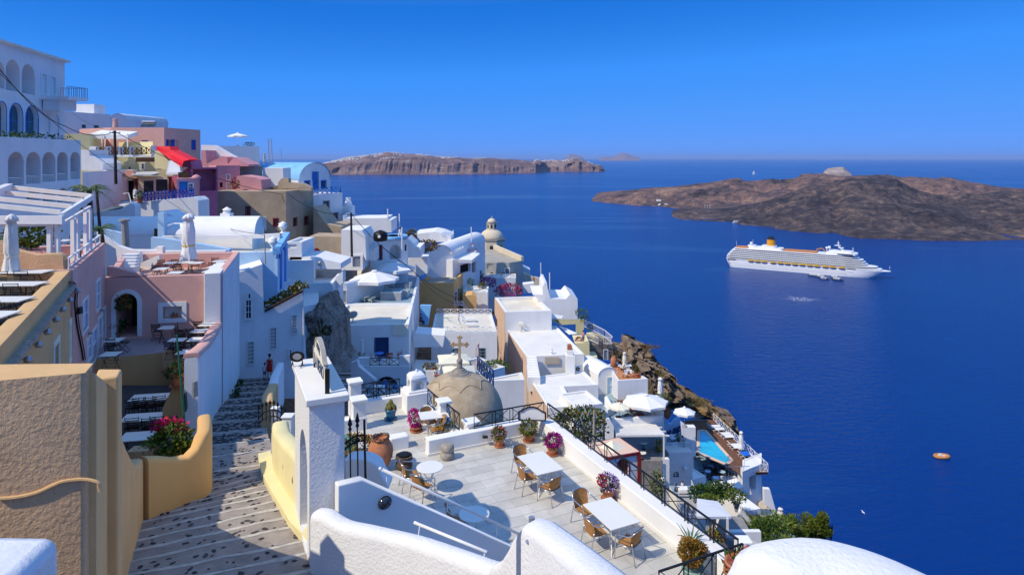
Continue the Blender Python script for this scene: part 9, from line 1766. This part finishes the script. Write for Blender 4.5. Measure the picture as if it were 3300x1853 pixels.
person('waiter in white bending beside the potted plant',wz(1490,1430),-1.6,dict(chest=(0,-.12,1.3),neck=(0,-.2,1.44),head0=(0,-.26,1.5),head=(0,-.33,1.58),hal=(-.2,-.4,1.1),fil=(-.18,-.48,1.1),har=(.2,-.4,1.1),fir=(.18,-.48,1.1)),[('jacket',SHIRT,[([(0,-.15,1.4),(0,-.05,1.15),(0,0,.85)],[.17,.19,.2],.8)]),('trousers',SHIRT,[([(-.09,0,.92),(-.1,-.02,.5),(-.1,.02,.1)],[.12,.09,.07],1),([(.09,0,.92),(.1,-.02,.5),(.1,.02,.1)],[.12,.09,.07],1)])],sc=.92)
STD= lambda top,bot:[('top',top,[([(0,0,1.42),(0,0,1.15),(0,0,.9)],[.165,.18,.19],.75)]),('skirt',bot,[([(0,0,1.0),(0,0,.5)],[.18,.22],.8)])]
person('woman in a lilac skirt standing on the path by the church',P_('H',1155,962,124),.4,{},STD(SKIN,LIL),sc=.9);person('woman in pink beside the red flower trough',P_('T5',1105,738,88),2.6,{},STD(PNK,LIL),sc=.9);person('person in a white dress at the restaurant steps',P_('S6',1138,1225,73.5),.2,{},STD(SHIRT,SHIRT),sc=1.05)
sitter('person with long brown hair sitting at the plunge pool',P_('G',1045,415,90),0,SHIRT,SHIRT,1.0,hairm=MATS['brown_hair'],hair_long=True)

# ================================================================ GROUND UNDER THE TOWN
CP=[(-60,20,-2),(-40,40,6),(-22,18,6),(-14,12,12),(-12,24,13.5),(-19,44,18.5),(-26,38,12),(-30,52,14),(-34,66,13),(-45,80,8),(-40,95,8),(-60,100,-1),(-46,72,8),(-22,58,22),(-30,90,22),(-18,80,24),(-20,100,26),(-10,55,24),(-16,66,26),(-12,75,26),(-8,88,28),(-12,96,26),(-3,60,26),(0,75,32),(-2,95,30),(0,110,33),(4,124,36),(8,122,40),(0,100,30),(3,66,33),(8,78,34),(12,88,34),(4,95,32),(14,90,40),(18,80,46),(14,68,39),(16,60,40),(9,50,34),(4,35,26),(-2,30,18),(0,18,14),(6,14,16),(10,40,36),(22,84,50),(26,94,52),(20,55,48),(14,35,40),(12,20,30),(0,5,16),(-10,3,12),(-38,120,12),(-20,130,36)]
def ground_d(x,y):
    a=b=0
    for cx,cy,d in CP:w_=1/((x-cx)**2+(y-cy)**2+4)**1.6;a+=w_*d;b+=w_
    return a/b+1.6
def shore(y): return lerp_curve([(0,26),(20,24),(40,20),(55,22),(70,26),(85,29),(95,26),(105,20),(118,14),(130,12),(150,0),(190,-30)],y)
rows=[]
for j in range(72):
    y=-6+j*2.6;row=[];sh=shore(y)
    for i in range(64):
        x=-110+i*2.5;d=ground_d(min(x,sh),min(y,132));ov=max(0,x-sh);ov2=max(0,y-132-max(0,-20-x)*.3)
        d+=ov*3.2+ov2*2.0+noise.fractal(Vector((x*.22,y*.22,2)),.9,2,4)*.8*(1+min(4,ov*.5));row.append((x+ov*.15,y,max(-4,CAMZ-d)))
    rows.append(row)
m=MB();m.sheet(rows);obj('hillside',m,OUTC, None,'brown rocky hillside under the town falling to the sea', None, None,'structure')

# ================================================================ AIR
m=MB();m.box((0,0,307),(500000,500000,630));hz_=obj('haze',m,[], None, None, None, None,'stuff',base=(0,0,-8));hm=bpy.data.materials.new('sea_haze');hm.use_nodes= True;N_=hm.node_tree.nodes;N_.remove(N_['Principled BSDF']);pv=N_.new('ShaderNodeVolumePrincipled');pv.inputs['Density'].default_value=HAZE;pv.inputs['Color'].default_value=(.42,.62,1.0,1);hm.node_tree.links.new(pv.outputs[0],N_['Material Output'].inputs['Volume']);hz_.data.materials.append(hm)
